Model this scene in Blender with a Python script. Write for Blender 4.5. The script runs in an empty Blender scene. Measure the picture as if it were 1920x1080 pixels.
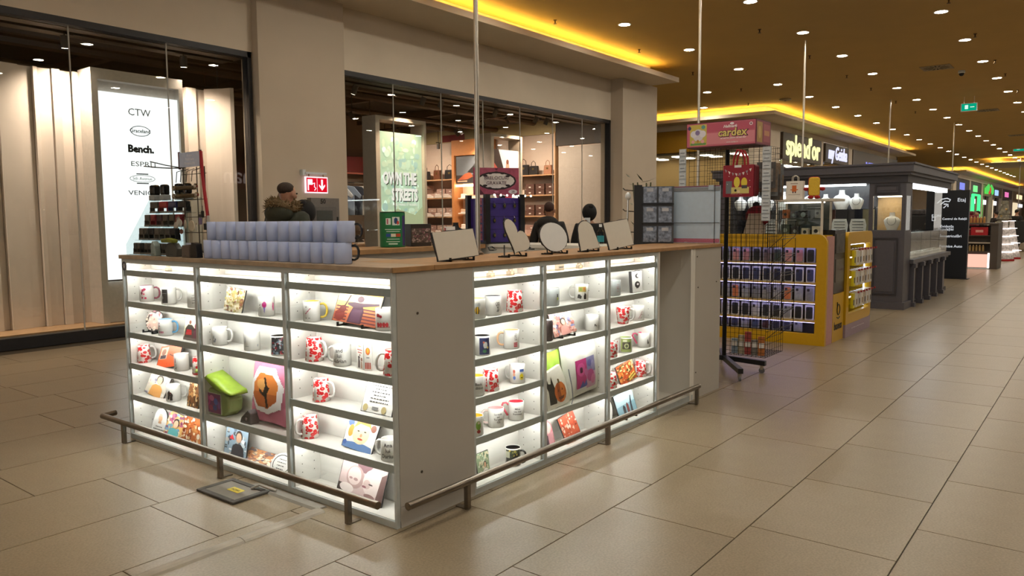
import bpy, math, random
from mathutils import Vector, Matrix
R_ = math.radians
random.seed(7)
SC = bpy.context.scene
COL = SC.collection

# ------------------------------------------------------------------ camera
# world: x along the kiosk's right-hand face, y along its left-hand face, z up, origin at its near corner (metres)
FPX = 1441.04
def _n(v): return v.normalized()
_X = _n(Vector(((2085-960)/FPX, (403-540)/FPX, 1.0)))
_Y = _n(Vector(((-900-960)/FPX, (424-540)/FPX, 1.0)))
_Z = _X.cross(_Y)
if _Z.y > 0: _Z = -_Z
_Z.normalize(); _Y = _n(_Z.cross(_X))
CAM = Vector((-2.16275, -2.30146, 1.29337))
def cam2w(c): return Vector((_X.dot(c), _Y.dot(c), _Z.dot(c)))
def at(px, py, axis, val):
    """world point on the plane axis=val seen at a photo pixel (1920x1080)"""
    d = cam2w(Vector(((px-960)/FPX, (py-540)/FPX, 1.0)))
    return CAM + d*((val-CAM[axis])/d[axis])
cd = bpy.data.cameras.new('camera'); cam = bpy.data.objects.new('camera', cd); COL.objects.link(cam)
cd.sensor_width = 36; cd.lens = FPX/1920*36; cd.clip_end = 400; cd.clip_start = .05
rt, up, bk = cam2w(Vector((1,0,0))), cam2w(Vector((0,-1,0))), cam2w(Vector((0,0,-1)))
cam.matrix_world = Matrix(((rt.x,up.x,bk.x,CAM.x),(rt.y,up.y,bk.y,CAM.y),(rt.z,up.z,bk.z,CAM.z),(0,0,0,1)))
SC.camera = cam

# ------------------------------------------------------------------ world, exposure
W = bpy.data.worlds.new('world'); SC.world = W; W.use_nodes = True
W.node_tree.nodes['Background'].inputs[0].default_value = (1.0, .93, .84, 1)
W.node_tree.nodes['Background'].inputs[1].default_value = .85
vs = SC.view_settings
vs.view_transform = 'Standard'; vs.look = 'None'; vs.gamma = 1; vs.use_curve_mapping = False
vs.exposure = 0.0
SC.cycles.max_bounces = 6; SC.cycles.diffuse_bounces = 3; SC.cycles.glossy_bounces = 3; SC.cycles.transparent_max_bounces = 12
SC.cycles.use_adaptive_sampling = True; SC.cycles.adaptive_threshold = .1; SC.cycles.adaptive_min_samples = 16; SC.cycles.use_denoising = True
SC.cycles.caustics_reflective = False; SC.cycles.caustics_refractive = False; SC.cycles.sample_clamp_indirect = 6
L_DOWN, L_COVE, L_LED, L_BOX = 205.0, 42.0, 40.0, 1.5     # radiance of downlights, coves, cabinet strips, light boxes

# ------------------------------------------------------------------ colours and materials
def hx(s):
    s = s.lstrip('#'); o = []
    for i in (0, 2, 4):
        c = int(s[i:i+2], 16)/255
        o.append(c/12.92 if c <= .04045 else ((c+.055)/1.055)**2.4)
    return tuple(o)
_M = {}
def M(name, col='#808080', rough=.5, metal=0.0, var=.06, scale=30.0, bump=0.0, coord='Object', spec=.5, coat=0.0, rnd=0.0):
    if name in _M: return _M[name]
    m = bpy.data.materials.new(name); m.use_nodes = True
    nt = m.node_tree; b = nt.nodes['Principled BSDF']
    c = hx(col) if isinstance(col, str) else col
    b.inputs['Roughness'].default_value = rough; b.inputs['Metallic'].default_value = metal
    b.inputs['Specular IOR Level'].default_value = spec
    if coat: b.inputs['Coat Weight'].default_value = coat; b.inputs['Coat Roughness'].default_value = .08
    tc = nt.nodes.new('ShaderNodeTexCoord'); nz = nt.nodes.new('ShaderNodeTexNoise')
    nz.inputs['Scale'].default_value = scale; nz.inputs['Detail'].default_value = 4
    nt.links.new(tc.outputs[coord], nz.inputs['Vector'])
    rp = nt.nodes.new('ShaderNodeValToRGB')
    rp.color_ramp.elements[0].position = .3; rp.color_ramp.elements[1].position = .7
    rp.color_ramp.elements[0].color = tuple(max(0, x*(1-var)) for x in c)+(1,)
    rp.color_ramp.elements[1].color = tuple(min(1, x*(1+var)) for x in c)+(1,)
    nt.links.new(nz.outputs['Fac'], rp.inputs[0])
    out = rp.outputs[0]
    if rnd:
        oi = nt.nodes.new('ShaderNodeObjectInfo'); hs = nt.nodes.new('ShaderNodeHueSaturation')
        mr = nt.nodes.new('ShaderNodeMapRange'); mr.inputs['To Min'].default_value = 1-rnd; mr.inputs['To Max'].default_value = 1+rnd
        nt.links.new(oi.outputs['Random'], mr.inputs['Value']); nt.links.new(mr.outputs[0], hs.inputs['Value'])
        nt.links.new(out, hs.inputs['Color']); out = hs.outputs[0]
    nt.links.new(out, b.inputs['Base Color'])
    if bump:
        bp = nt.nodes.new('ShaderNodeBump'); bp.inputs['Strength'].default_value = bump; bp.inputs['Distance'].default_value = .01
        nt.links.new(nz.outputs['Fac'], bp.inputs['Height']); nt.links.new(bp.outputs[0], b.inputs['Normal'])
    _M[name] = m
    return m
def EM(name, col='#ffffff', strength=1.0):
    if name in _M: return _M[name]
    m = bpy.data.materials.new(name); m.use_nodes = True; nt = m.node_tree; nt.nodes.clear()
    o = nt.nodes.new('ShaderNodeOutputMaterial'); e = nt.nodes.new('ShaderNodeEmission')
    e.inputs[0].default_value = (hx(col) if isinstance(col, str) else col)+(1,); e.inputs[1].default_value = strength
    nt.links.new(e.outputs[0], o.inputs[0]); _M[name] = m
    return m
def GLASS(name='clear_glass', tint='#f4faf7', ior=1.45, rough=0.0):
    if name in _M: return _M[name]
    m = bpy.data.materials.new(name); m.use_nodes = True; nt = m.node_tree; nt.nodes.clear()
    o = nt.nodes.new('ShaderNodeOutputMaterial'); t = nt.nodes.new('ShaderNodeBsdfTransparent'); g = nt.nodes.new('ShaderNodeBsdfGlossy')
    t.inputs[0].default_value = hx(tint)+(1,); g.inputs['Roughness'].default_value = rough
    f = nt.nodes.new('ShaderNodeFresnel'); ge = nt.nodes.new('ShaderNodeNewGeometry'); mr = nt.nodes.new('ShaderNodeMapRange')
    mr.inputs['To Min'].default_value = ior; mr.inputs['To Max'].default_value = 1/ior      # same reflectance on both faces of a pane
    nt.links.new(ge.outputs['Backfacing'], mr.inputs['Value']); nt.links.new(mr.outputs[0], f.inputs[0])
    mx = nt.nodes.new('ShaderNodeMixShader')
    nt.links.new(f.outputs[0], mx.inputs[0]); nt.links.new(t.outputs[0], mx.inputs[1]); nt.links.new(g.outputs[0], mx.inputs[2])
    nt.links.new(mx.outputs[0], o.inputs[0]); _M[name] = m
    return m
def PRINT(name='print_ink', rough=.45, emit=0.0):
    """flat print: colours come from the mesh's own colour attribute"""
    if name in _M: return _M[name]
    m = bpy.data.materials.new(name); m.use_nodes = True; nt = m.node_tree; b = nt.nodes['Principled BSDF']
    a = nt.nodes.new('ShaderNodeVertexColor'); a.layer_name = 'Col'
    nt.links.new(a.outputs[0], b.inputs['Base Color']); b.inputs['Roughness'].default_value = rough
    if emit:
        nt.links.new(a.outputs[0], b.inputs['Emission Color']); b.inputs['Emission Strength'].default_value = emit
    _M[name] = m
    return m

# ------------------------------------------------------------------ mesh builder
class MB:
    def __init__(s): s.v = []; s.f = []; s.c = []
    def poly(s, pts, col=None):
        n = len(s.v); s.v += [tuple(p) for p in pts]; s.f.append(tuple(range(n, n+len(pts)))); s.c.append(col); return s
    def box(s, x0, y0, z0, x1, y1, z1, col=None, mt=None):
        if x0 > x1: x0, x1 = x1, x0
        if y0 > y1: y0, y1 = y1, y0
        if z0 > z1: z0, z1 = z1, z0
        n = len(s.v); P = [(x0,y0,z0),(x1,y0,z0),(x1,y1,z0),(x0,y1,z0),(x0,y0,z1),(x1,y0,z1),(x1,y1,z1),(x0,y1,z1)]
        if mt is not None: P = [tuple(mt @ Vector(p)) for p in P]
        s.v += P
        for q in ((0,3,2,1),(4,5,6,7),(0,1,5,4),(1,2,6,5),(2,3,7,6),(3,0,4,7)):
            s.f.append(tuple(n+i for i in q)); s.c.append(col)
        return s
    def ring(s, pts):
        n = len(s.v); s.v += [tuple(p) for p in pts]; return list(range(n, n+len(pts)))
    def bridge(s, a, b, col=None):
        k = len(a)
        for i in range(k):
            s.f.append((a[i], a[(i+1) % k], b[(i+1) % k], b[i])); s.c.append(col)
    def cap(s, r, flip=False, col=None):
        s.f.append(tuple(reversed(r)) if flip else tuple(r)); s.c.append(col)
    def tube(s, pts, r, n=8, closed=False, caps=True, col=None):
        P = [Vector(p) for p in pts]; k = len(P); rings = []
        rr = r if isinstance(r, (list, tuple)) else [r]*k
        t0 = (P[1]-P[0]).normalized(); u = t0.orthogonal().normalized()
        for i in range(k):
            if closed: t = (P[(i+1) % k]-P[i-1])
            elif i == 0: t = P[1]-P[0]
            elif i == k-1: t = P[-1]-P[-2]
            else: t = (P[i+1]-P[i]).normalized()+(P[i]-P[i-1]).normalized()
            t = t.normalized() if t.length > 1e-9 else t0
            u = (u-t*u.dot(t)); u = u.normalized() if u.length > 1e-9 else t.orthogonal().normalized()
            w = t.cross(u)
            rings.append(s.ring([P[i]+(u*math.cos(a)+w*math.sin(a))*rr[i] for a in [2*math.pi*j/n for j in range(n)]]))
        for i in range(k-1): s.bridge(rings[i], rings[i+1], col)
        if closed: s.bridge(rings[-1], rings[0], col)
        elif caps: s.cap(rings[0], True, col); s.cap(rings[-1], False, col)
        return s
    def cyl(s, p0, p1, r, r1=None, n=12, col=None): return s.tube([p0, p1], [r, r if r1 is None else r1], n, col=col)
    def lathe(s, prof, n=24, cx=0, cy=0, cz=0, col=None, close=True):
        rings = []
        for (r, z) in prof:
            rings.append(s.ring([(cx+r*math.cos(2*math.pi*j/n), cy+r*math.sin(2*math.pi*j/n), cz+z) for j in range(n)]))
        for i in range(len(rings)-1): s.bridge(rings[i], rings[i+1], col)
        if close: s.cap(rings[0], True, col); s.cap(rings[-1], False, col)
        return s
    def prism(s, poly, a, b, ax='y', col=None):
        """2-d outline extruded from a to b along ax; outline is (x,z) for y, (x,y) for z, (y,z) for x"""
        def p3(p, h): return (p[0], h, p[1]) if ax == 'y' else ((p[0], p[1], h) if ax == 'z' else (h, p[0], p[1]))
        A = s.ring([p3(p, a) for p in poly]); B = s.ring([p3(p, b) for p in poly])
        s.bridge(A, B, col); s.cap(A, True, col); s.cap(B, False, col); return s
    def ball(s, c, r, nu=16, nv=10, col=None):
        rx, ry, rz = r if isinstance(r, (list, tuple)) else (r, r, r); rings = []
        for i in range(1, nv):
            t = math.pi*i/nv
            rings.append(s.ring([(c[0]+rx*math.sin(t)*math.cos(2*math.pi*j/nu), c[1]+ry*math.sin(t)*math.sin(2*math.pi*j/nu), c[2]-rz*math.cos(t)) for j in range(nu)]))
        for i in range(len(rings)-1): s.bridge(rings[i], rings[i+1], col)
        for r_, z, fl in ((rings[0], -rz, True), (rings[-1], rz, False)):
            n = len(s.v); s.v.append((c[0], c[1], c[2]+z))
            for j in range(nu):
                a, b = r_[j], r_[(j+1) % nu]; s.f.append((b, a, n) if fl else (a, b, n)); s.c.append(col)
        return s
    def mesh(s, name, smooth=False, recalc=True):
        me = bpy.data.meshes.new(name); me.from_pydata(s.v, [], s.f)
        if any(c is not None for c in s.c):
            ca = me.color_attributes.new('Col', 'FLOAT_COLOR', 'CORNER'); buf = []
            for f, c in zip(s.f, s.c): buf += [*(c or (.8, .8, .8))[:3], 1.0]*len(f)
            ca.data.foreach_set('color', buf)
        if recalc:
            import bmesh
            bm = bmesh.new(); bm.from_mesh(me); bmesh.ops.recalc_face_normals(bm, faces=bm.faces); bm.to_mesh(me); bm.free()
        if smooth: me.shade_smooth() if smooth is True else None
        me.update(); return me
    def build(s, name, mat, parent=None, smooth=False, bevel=0.0, loc=None, recalc=True):
        me = s.mesh(name, smooth, recalc); me.materials.append(mat)
        o = bpy.data.objects.new(name, me); COL.objects.link(o)
        if parent is not None: o.parent = parent
        if loc is not None: o.location = loc
        if smooth == 'auto': smooth_auto(o)
        if bevel:
            b = o.modifiers.new('bevel', 'BEVEL'); b.width = bevel; b.segments = 2; b.limit_method = 'ANGLE'; b.angle_limit = R_(40)
        return o
def smooth_auto(o, ang=35):
    me = o.data; me.shade_smooth(); me.set_sharp_from_angle(angle=R_(ang))
def mobj(name, me, mat, parent=None, loc=None, rot=None):
    if not me.materials: me.materials.append(mat)
    o = bpy.data.objects.new(name, me); COL.objects.link(o)
    if parent is not None: o.parent = parent
    if loc is not None: o.location = loc
    if rot is not None: o.rotation_euler = rot
    return o
def tag(o, label=None, cat=None, group=None, kind=None):
    if label: o['label'] = label
    if cat: o['category'] = cat
    if group: o['group'] = group
    if kind: o['kind'] = kind
    return o
def thing(name, label, cat, loc=(0,0,0), rz=0.0, group=None):
    o = bpy.data.objects.new(name, None); COL.objects.link(o); o.empty_display_size = .1
    o.location = loc; o.rotation_euler = (0, 0, rz); tag(o, label, cat, group); return o
def struct(o): o['kind'] = 'structure'; return o
KIDS = {}
def copy_tree(o, parent=None, loc=None, rz=None, label=None):
    c = o.copy(); COL.objects.link(c)
    if parent is not None: c.parent = parent
    if loc is not None: c.location = loc
    if rz is not None: c.rotation_euler = (0, 0, rz)
    if label: c['label'] = label
    for ch in list(o.children): copy_tree(ch, c)
    return c
_T = {}
def text_data(s, size, ext=.0006, off=0.0, sx=1.0, shear=0.0, align='CENTER'):
    key = (s, size, ext, off, sx, shear, align)
    if key in _T: return _T[key]
    cu = bpy.data.curves.new('text', 'FONT'); cu.body = s; cu.size = size; cu.extrude = ext; cu.offset = off; cu.shear = shear
    cu.align_x = align; cu.align_y = 'CENTER'; cu.resolution_u = 2
    ob = bpy.data.objects.new('text', cu); COL.objects.link(ob)
    dg = bpy.context.evaluated_depsgraph_get(); me = bpy.data.meshes.new_from_object(ob.evaluated_get(dg))
    bpy.data.objects.remove(ob); bpy.data.curves.remove(cu)
    me.materials.clear()
    if sx != 1.0:
        for v in me.vertices: v.co.x *= sx
    _T[key] = me
    return me
def text(name, s, size, mat, parent, loc, facing=-90, ext=.0006, off=0.0, sx=1.0, shear=0.0, align='CENTER', rx=90):
    """lettering facing local -y (facing=0), local -x (facing=-90)"""
    me = text_data(s, size, ext, off, sx, shear, align).copy()
    return mobj(name, me, mat, parent, loc, (R_(rx), 0, R_(facing)))
# flat pictures: a list of shapes in 0..1 coordinates, later ones lie on top
def outline(sh):
    k = sh[1]
    if k == 'r': x0, y0, x1, y1 = sh[2:6]; return [(x0,y0),(x1,y0),(x1,y1),(x0,y1)]
    if k == 'e':
        cx, cy, rx, ry = sh[2:6]; a0 = R_(sh[6]) if len(sh) > 6 else 0; n = 16
        return [(cx+rx*math.cos(t)*math.cos(a0)-ry*math.sin(t)*math.sin(a0), cy+rx*math.cos(t)*math.sin(a0)+ry*math.sin(t)*math.cos(a0)) for t in [2*math.pi*i/n for i in range(n)]]
    return sh[2]
def flat_art(art, w, h, y=0.0, step=.00006, x0=None, z0=0.0):
    """picture standing in the local xz-plane, facing -y"""
    mb = MB(); x0 = -w/2 if x0 is None else x0
    for i, sh in enumerate(art):
        mb.poly([(x0+u*w, y-step*(i+1), z0+v*h) for u, v in outline(sh)], hx(sh[0]))
    return mb
def inside(p, poly):
    x, y = p; c = False; j = len(poly)-1
    for i in range(len(poly)):
        if (poly[i][1] > y) != (poly[j][1] > y) and x < (poly[j][0]-poly[i][0])*(y-poly[i][1])/(poly[j][1]-poly[i][1]+1e-12)+poly[i][0]: c = not c
        j = i
    return c
def wrap_art(art, rfun, h0, h1, a0, a1, nu=40, nv=30):
    """picture wrapped round a mug between angles a0..a1 (degrees), rfun(z) gives its radius"""
    mb = MB(); polys = [(hx(s[0]), outline(s)) for s in art]
    def P(u, v):
        a = R_(a0+(a1-a0)*u); z = h0+(h1-h0)*v; r = rfun(z)+.0005; return (r*math.cos(a), r*math.sin(a), z)
    for i in range(nu):
        for j in range(nv):
            col = None; p = ((i+.5)/nu, (j+.5)/nv)
            for c, pl in polys:
                if inside(p, pl): col = c
            if col is not None: mb.poly([P(i/nu, j/nv), P((i+1)/nu, j/nv), P((i+1)/nu, (j+1)/nv), P(i/nu, (j+1)/nv)], col)
    return mb

# ================================================================== SETTING
CEIL, SOF, FAC = 4.6, 4.3, 6.44
# --- stone material of the floor tiles
def tile_mat():
    m = M('floor_stone', '#8a7b64', .2, var=.04, scale=9, rnd=.05, spec=.42)
    nt = m.node_tree; b = nt.nodes['Principled BSDF']; src = b.inputs['Base Color'].links[0].from_socket
    tc = nt.nodes.new('ShaderNodeTexCoord'); oi = nt.nodes.new('ShaderNodeObjectInfo'); ad = nt.nodes.new('ShaderNodeVectorMath'); ad.operation = 'ADD'
    nt.links.new(tc.outputs['Object'], ad.inputs[0]); nt.links.new(oi.outputs['Location'], ad.inputs[1])
    n1 = nt.nodes.new('ShaderNodeTexNoise'); n1.inputs['Scale'].default_value = 110; n1.inputs['Detail'].default_value = 3
    n2 = nt.nodes.new('ShaderNodeTexNoise'); n2.inputs['Scale'].default_value = 2.2; n2.inputs['Detail'].default_value = 6; n2.inputs['Distortion'].default_value = 1.5
    v = nt.nodes.new('ShaderNodeTexVoronoi'); v.inputs['Scale'].default_value = 28
    for n in (n1, n2, v): nt.links.new(ad.outputs[0], n.inputs['Vector'])
    def ramp(sock, p0, p1, c0, c1):
        r = nt.nodes.new('ShaderNodeValToRGB'); r.color_ramp.elements[0].position = p0; r.color_ramp.elements[1].position = p1
        r.color_ramp.elements[0].color = c0; r.color_ramp.elements[1].color = c1; nt.links.new(sock, r.inputs[0]); return r.outputs[0]
    def mul(a, bs):
        x = nt.nodes.new('ShaderNodeMixRGB'); x.blend_type = 'MULTIPLY'; x.inputs[0].default_value = 1; nt.links.new(a, x.inputs[1]); nt.links.new(bs, x.inputs[2]); return x.outputs[0]
    o = mul(src, ramp(n1.outputs['Fac'], .38, .62, (.84,.83,.81,1), (1.08,1.08,1.08,1)))
    o = mul(o, ramp(v.outputs['Distance'], .04, .10, (.72,.68,.62,1), (1,1,1,1)))
    nt.links.new(o, b.inputs['Base Color'])
    b.inputs['Roughness'].default_value = .30
    return m
TILE = tile_mat()
floor = struct(MB().box(-14, -13, -.12, 120, 16, -.006).build('floor', M('floor_grout', '#3f3424', .6, scale=6)))
TP, TW, G = .742, .566, .0026
tile_me = MB().prism([(G,G),(TP-G,G),(TP-G,TW-G),(G,TW-G)], -.01, 0, 'z').mesh('floor_tile'); tile_me.materials.append(TILE)
cells = []
for k in range(-16, 12):
    y0 = -.594+TW*k
    if y0 > 6.2: continue
    off = {0: .388, -1: .02, -2: .18, -3: .56, 1: .6, 2: .25}.get(k, random.random()*TP)
    for i in range(-12, 62):
        x0 = off+TP*i; cx, cy = x0+TP/2, y0+TW/2
        q = Vector((cx, cy, 0))-CAM; d = Vector((rt.dot(q), up.dot(q), -bk.dot(q)))
        if d.z < .5: vis = False
        else:
            u, w = d.x/d.z*FPX+960, 540-d.y/d.z*FPX
            vis = -120 < u < 2040 and w < 1200
            if .3 < cx < 3.3 and .3 < cy < 2.2: vis = False
        cells.append((not vis, q.length, x0, y0))
cells.sort()
near = [c for c in cells if not c[0]][:296]
for _, _, x0, y0 in near:
    o = mobj('floor_tile', tile_me, TILE, floor, (x0, y0, 0))
rest = MB(); sn = set((c[2], c[3]) for c in near)
for c in cells:
    if (c[2], c[3]) in sn: continue
    x0, y0 = c[2], c[3]
    rest.prism([(x0+G,y0+G),(x0+TP-G,y0+G),(x0+TP-G,y0+TW-G),(x0+G,y0+TW-G)], -.01, 0, 'z')
tag(rest.build('floor_tiles', TILE, floor), kind='stuff')
fs = MB(); fs.box(45.5, -13, -.01, 120, 6.2, 0); fs.box(-14, -13, -.01, 45.5, -9.7, 0)
tag(fs.build('floor_tiles', TILE, floor), kind='stuff')

# --- ceiling, soffits with cove light
CEILM = M('ceiling_paint', '#c9a765', .8, var=.03, scale=1.5)
WALLM = M('wall_paint', '#dacdba', .75, var=.03, scale=2)
WHITEM = M('white_wall_paint', '#c9bfb2', .7, var=.03, scale=2)
struct(MB().box(-14, -13, CEIL, 120, 16, CEIL+.15).build('ceiling', CEILM))
COVE = EM('cove_light', (1.0, .66, .13), L_COVE)
def soffit(name, n, boxes, strips):
    mb = MB()
    for b in boxes: mb.box(*b)
    o = struct(mb.build(name, M('soffit_paint', '#d2c4ae', .75, var=.03, scale=2)))
    ml = MB()
    for b in strips: ml.box(*b)
    ml.build('cove_strip', COVE, o); return o
soffit('trim_1', 1, [(-14, 5.45, SOF, 13.9, 6.6, SOF+.04), (-14, 5.45, SOF+.04, 13.9, 5.50, SOF+.10), (13.86, 5.5, SOF+.04, 13.9, 6.6, SOF+.1), (-14, 5.85, SOF+.04, 13.3, 6.44, CEIL-.002)], [(-14, 5.60, SOF+.095, 13.2, 5.625, SOF+.108)])
soffit('trim_2', 2, [(20.5, 5.6, SOF, 41, 6.6, SOF+.04), (20.5, 6.6, SOF, 21.4, 16, SOF+.04), (20.5, 5.6, SOF+.04, 41, 5.65, SOF+.10), (20.5, 5.65, SOF+.04, 20.55, 16, SOF+.10), (20.9, 6.0, SOF+.04, 40.8, 6.44, CEIL-.002), (20.9, 6.44, SOF+.04, 21.2, 15.8, CEIL-.002)],
       [(20.7, 5.75, SOF+.095, 40.5, 5.775, SOF+.108), (20.65, 5.9, SOF+.095, 20.675, 15.7, SOF+.108)])
soffit('trim_3', 3, [(58, 5.6, SOF, 100, 6.6, SOF+.04), (58, 6.6, SOF, 58.9, 16, SOF+.04), (58, 5.6, SOF+.04, 100, 5.65, SOF+.1), (58, 5.65, SOF+.04, 58.05, 16, SOF+.1), (58.4, 6.0, SOF+.04, 100, 6.44, CEIL-.002), (58.4, 6.44, SOF+.04, 58.9, 15.8, CEIL-.002)],
       [(58.2, 5.75, SOF+.095, 100, 5.775, SOF+.108), (58.15, 5.9, SOF+.095, 58.175, 15.7, SOF+.108)])
soffit('trim_4', 4, [(50, -6, SOF, 56, 3.6, SOF+.04)], [(50.3, -5.7, SOF+.045, 50.36, 3.3, SOF+.06), (50.3, 3.3, SOF+.045, 55.7, 3.36, SOF+.06)])

# --- shop front: fascia, columns, frames, panes
fas = MB(); fas.box(-14, FAC, 3.43, 14.2, FAC+.22, CEIL); fas.box(-14, FAC-.0, 0, -6, FAC+.22, 3.43)
fas.box(13.9, FAC, 0, 14.2, 16, CEIL); fas.box(-14, 14, 0, 14, 14.2, CEIL)
struct(fas.build('wall_front', WALLM))
struct(MB().box(3.72, FAC-.125, 0, 5.11, FAC+.25, SOF).build('wall_column', M('column_paint', '#c1b3a0', .75, var=.03, scale=2)))
struct(MB().box(12.62, FAC-.3, 0, 14.2, FAC+.25, SOF).build('wall_corner_column', M('column_paint', '#b3a08a')))
FRAME = M('dark_frame_metal', '#2e2d2f', .4, .3)
SG = GLASS('shop_glass', '#f3f4f1')
def shopfront(n, x0, x1, z0, z1, xs):
    w = struct(MB().box(x0, FAC+.02, z0-.12, x1, FAC+.14, z0).build('window_%d' % n, FRAME))
    f = MB(); f.box(x0, FAC+.0, z1-.07, x1, FAC+.12, z1); f.box(x0, FAC, z0, x0+.05, FAC+.12, z1); f.box(x1-.05, FAC, z0, x1, FAC+.12, z1)
    f.build('window_frame', FRAME, w)
    for a, b in zip(xs[:-1], xs[1:]):
        MB().box(a+.004, FAC+.05, z0, b-.004, FAC+.06, z1-.07).build('pane', SG, w)
        if b < x1-.1: MB().box(b-.006, FAC+.048, z0, b+.006, FAC+.062, z1-.07).build('pane_joint', M('silicone_joint', '#b0aca4', .4), w)
    return w
shopfront(1, -6, 3.70, .12, 3.43, [-5.95,-4.88,-3.81,-2.74,-1.67,-.6,.47,1.54,2.61,3.65])
shopfront(2, 5.11, 12.62, .12, 3.43, [5.16, 6.2, 7.27, 8.34, 9.41, 10.48, 11.55, 12.57])

# --- downlights
DL = EM('downlight_lens', (1.0, .92, .77), L_DOWN)
rm = MB().lathe([(.118,.0),(.118,-.006),(.094,-.006),(.094,.0)], 20, close=False).mesh('trim_ring'); rm.materials.append(M('lamp_white', '#e8e2d6', .4))
lm = MB().poly([(.094*math.cos(2*math.pi*j/14), .094*math.sin(2*math.pi*j/14), -.004) for j in range(14)][::-1]).mesh('lens', recalc=False); lm.materials.append(DL)
ORD = ['first','second','third','fourth','fifth','sixth','seventh','eighth','ninth','tenth','eleventh','twelfth','thirteenth','fourteenth','fifteenth','sixteenth','seventeenth','eighteenth','nineteenth','twentieth']+['twenty-'+w for w in ('first','second','third','fourth','fifth','sixth','seventh','eighth','ninth')]+['thirtieth','thirty-first','thirty-second']
def downlight(x, y, label, group='ceiling downlights', z=CEIL):
    t = thing('downlight', label, 'ceiling light', (x, y, z), 0, group)
    mobj('trim_ring', rm, None, t); mobj('lens', lm, None, t); return t
rows = [(4.45, 'row nearest the shop fronts'), (2.25, 'row above the kiosk backs'), (.05, 'row over the kiosk fronts'), (-2.15, 'row over the walkway\'s middle'), (-4.35, 'row right of the walkway\'s middle'), (-6.55, 'outermost row on the right')]
for y, nm in rows:
    for i in range(-5, 27):
        x = 9.70+2.56*i
        if i < -2 and y > 3: continue
        downlight(x, y, 'round ceiling downlight, %s along the %s' % (ORD[i+5], nm))
for j, (x, y) in enumerate(((17.37, 6.31), (20.0, 7.57), (16.2, 8.0), (16.2, 10.2))):
    downlight(x, y, 'round white downlight in the side passage ceiling, %s of four' % ORD[j], 'passage downlights')

# ================================================================== KIOSK
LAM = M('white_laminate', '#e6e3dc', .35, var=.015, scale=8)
ALU = M('grey_aluminium', '#c4cac9', .4, .1, var=.04)
WOODL = M('grey_oak_worktop', '#a48f78', .45, var=.16, scale=14)
WOODR = M('oak_worktop', '#a77f54', .45, var=.16, scale=14)
BLK = M('black_plastic', '#17171a', .4)
STEEL = M('brushed_steel', '#7d7468', .3, .9, var=.08)
CG = GLASS('cabinet_glass', '#fafcfb')
LEDM = EM('led_strip', (1.0, .98, .94), L_LED)
SH = [1.0, .815, .63, .445, .255]; T2 = .011
DEP = .16
def cabinet(label, w, loc, rz, skip=(), left_post=True, right_post=True):
    t = thing('display_cabinet', label, 'display cabinet', loc, rz, 'lit display cabinets of the photo gift kiosk')
    MB().box(.012, 0.014, 0, .028, DEP, 1.078).build('side_panel', LAM, t)
    MB().box(w-.028, 0.014, 0, w-.012, DEP, 1.078).build('side_panel', LAM, t)
    MB().box(.012, DEP, 0, w-.012, DEP+.012, 1.078).build('back_panel', LAM, t)
    MB().box(.028, .012, .012, w-.028, DEP, .03).build('floor_panel', LAM, t)
    MB().box(.0, 0.0, 0, w, .018, .028).build('plinth_rail', ALU, t)
    MB().box(.012, .0, 1.052, w-.012, .018, 1.078).build('head_rail', ALU, t)
    for a in ((0, .012), (w-.012, w)): MB().box(a[0], 0, .028, a[1], .02, 1.078).build('frame_post', ALU, t)
    MB().box(.034, .02, 1.056, w-.034, .032, 1.066).build('led_strip', LEDM, t)
    MB().box(.012, .004, .028, w-.012, .008, 1.050).build('glass_pane', CG, t)
    for i, z in enumerate(SH):
        if i in skip: continue
        s = MB().box(.028, .0175, z-T2, w-.028, DEP, z+T2-.001).build('shelf', LAM, t)
        MB().box(.012, .010, z-T2-.012, w-.012, .017, z+T2).build('shelf_trim', ALU, s)
        MB().box(.034, .019, z-T2-.010, w-.034, .030, z-T2-.0005).build('led_strip', LEDM, s)
    h = MB(); k = 0
    for x, sg in ((.0285, 1), (w-.0285, -1)):
        for yy in (.055, .125):
            for j in range(24):
                z = .09+j*.041
                if min(abs(z-q) for q in SH) < .02: continue
                h.box(x, yy-.0022, z-.0022, x+sg*.0006, yy+.0022, z+.0022)
    tag(h.build('peg_holes', M('peg_hole_shadow', '#4a4640', .7), t), kind='stuff')
    return t
PI2 = -math.pi/2
YB = [2.30, 1.50, .735, 0.0]; XB = [.50, 1.075, 1.725, 2.34]
cabinet('tall lit shelf cabinet at the far left end of the kiosk, paw sticker on it', YB[0]-YB[1], (0, YB[0], 0), PI2)
cabinet('lit cabinet with the pink pillow and green bag behind its glass', YB[1]-YB[2], (0, YB[1], 0), PI2, skip=(3,))
cabinet('lit cabinet beside the white corner panel, with the guitar slate picture', YB[2]-YB[3], (0, YB[2], 0), PI2)
cabinet('lit cabinet right of the white corner panel, with the bee mug', XB[1]-XB[0], (XB[0], 0, 0), 0)
cabinet('lit cabinet with the pumpkin bag and the white flower pillow', XB[2]-XB[1], (XB[1], 0, 0), 0, skip=(3,))
cabinet('narrow lit cabinet next to the empty white niche', XB[3]-XB[2], (XB[2], 0, 0), 0)
t = thing('corner_panel', 'plain white end panel at the near corner of the kiosk', 'panel', (0, 0, 0))
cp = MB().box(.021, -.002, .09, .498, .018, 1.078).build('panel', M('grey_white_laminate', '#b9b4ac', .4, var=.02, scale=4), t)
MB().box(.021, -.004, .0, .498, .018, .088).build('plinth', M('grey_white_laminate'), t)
sc = MB()
for x, z in ((.14, .9), (.148, .21)): sc.cyl((x, -.004, z), (x, -.001, z), .006, n=10)
sc.build('screw_cap', M('screw_cap_brown', '#4a4038', .5), t)
t = thing('niche_unit', 'empty white open niche unit near the right end of the kiosk', 'niche', (XB[3], 0, 0))
w = .54
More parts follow.
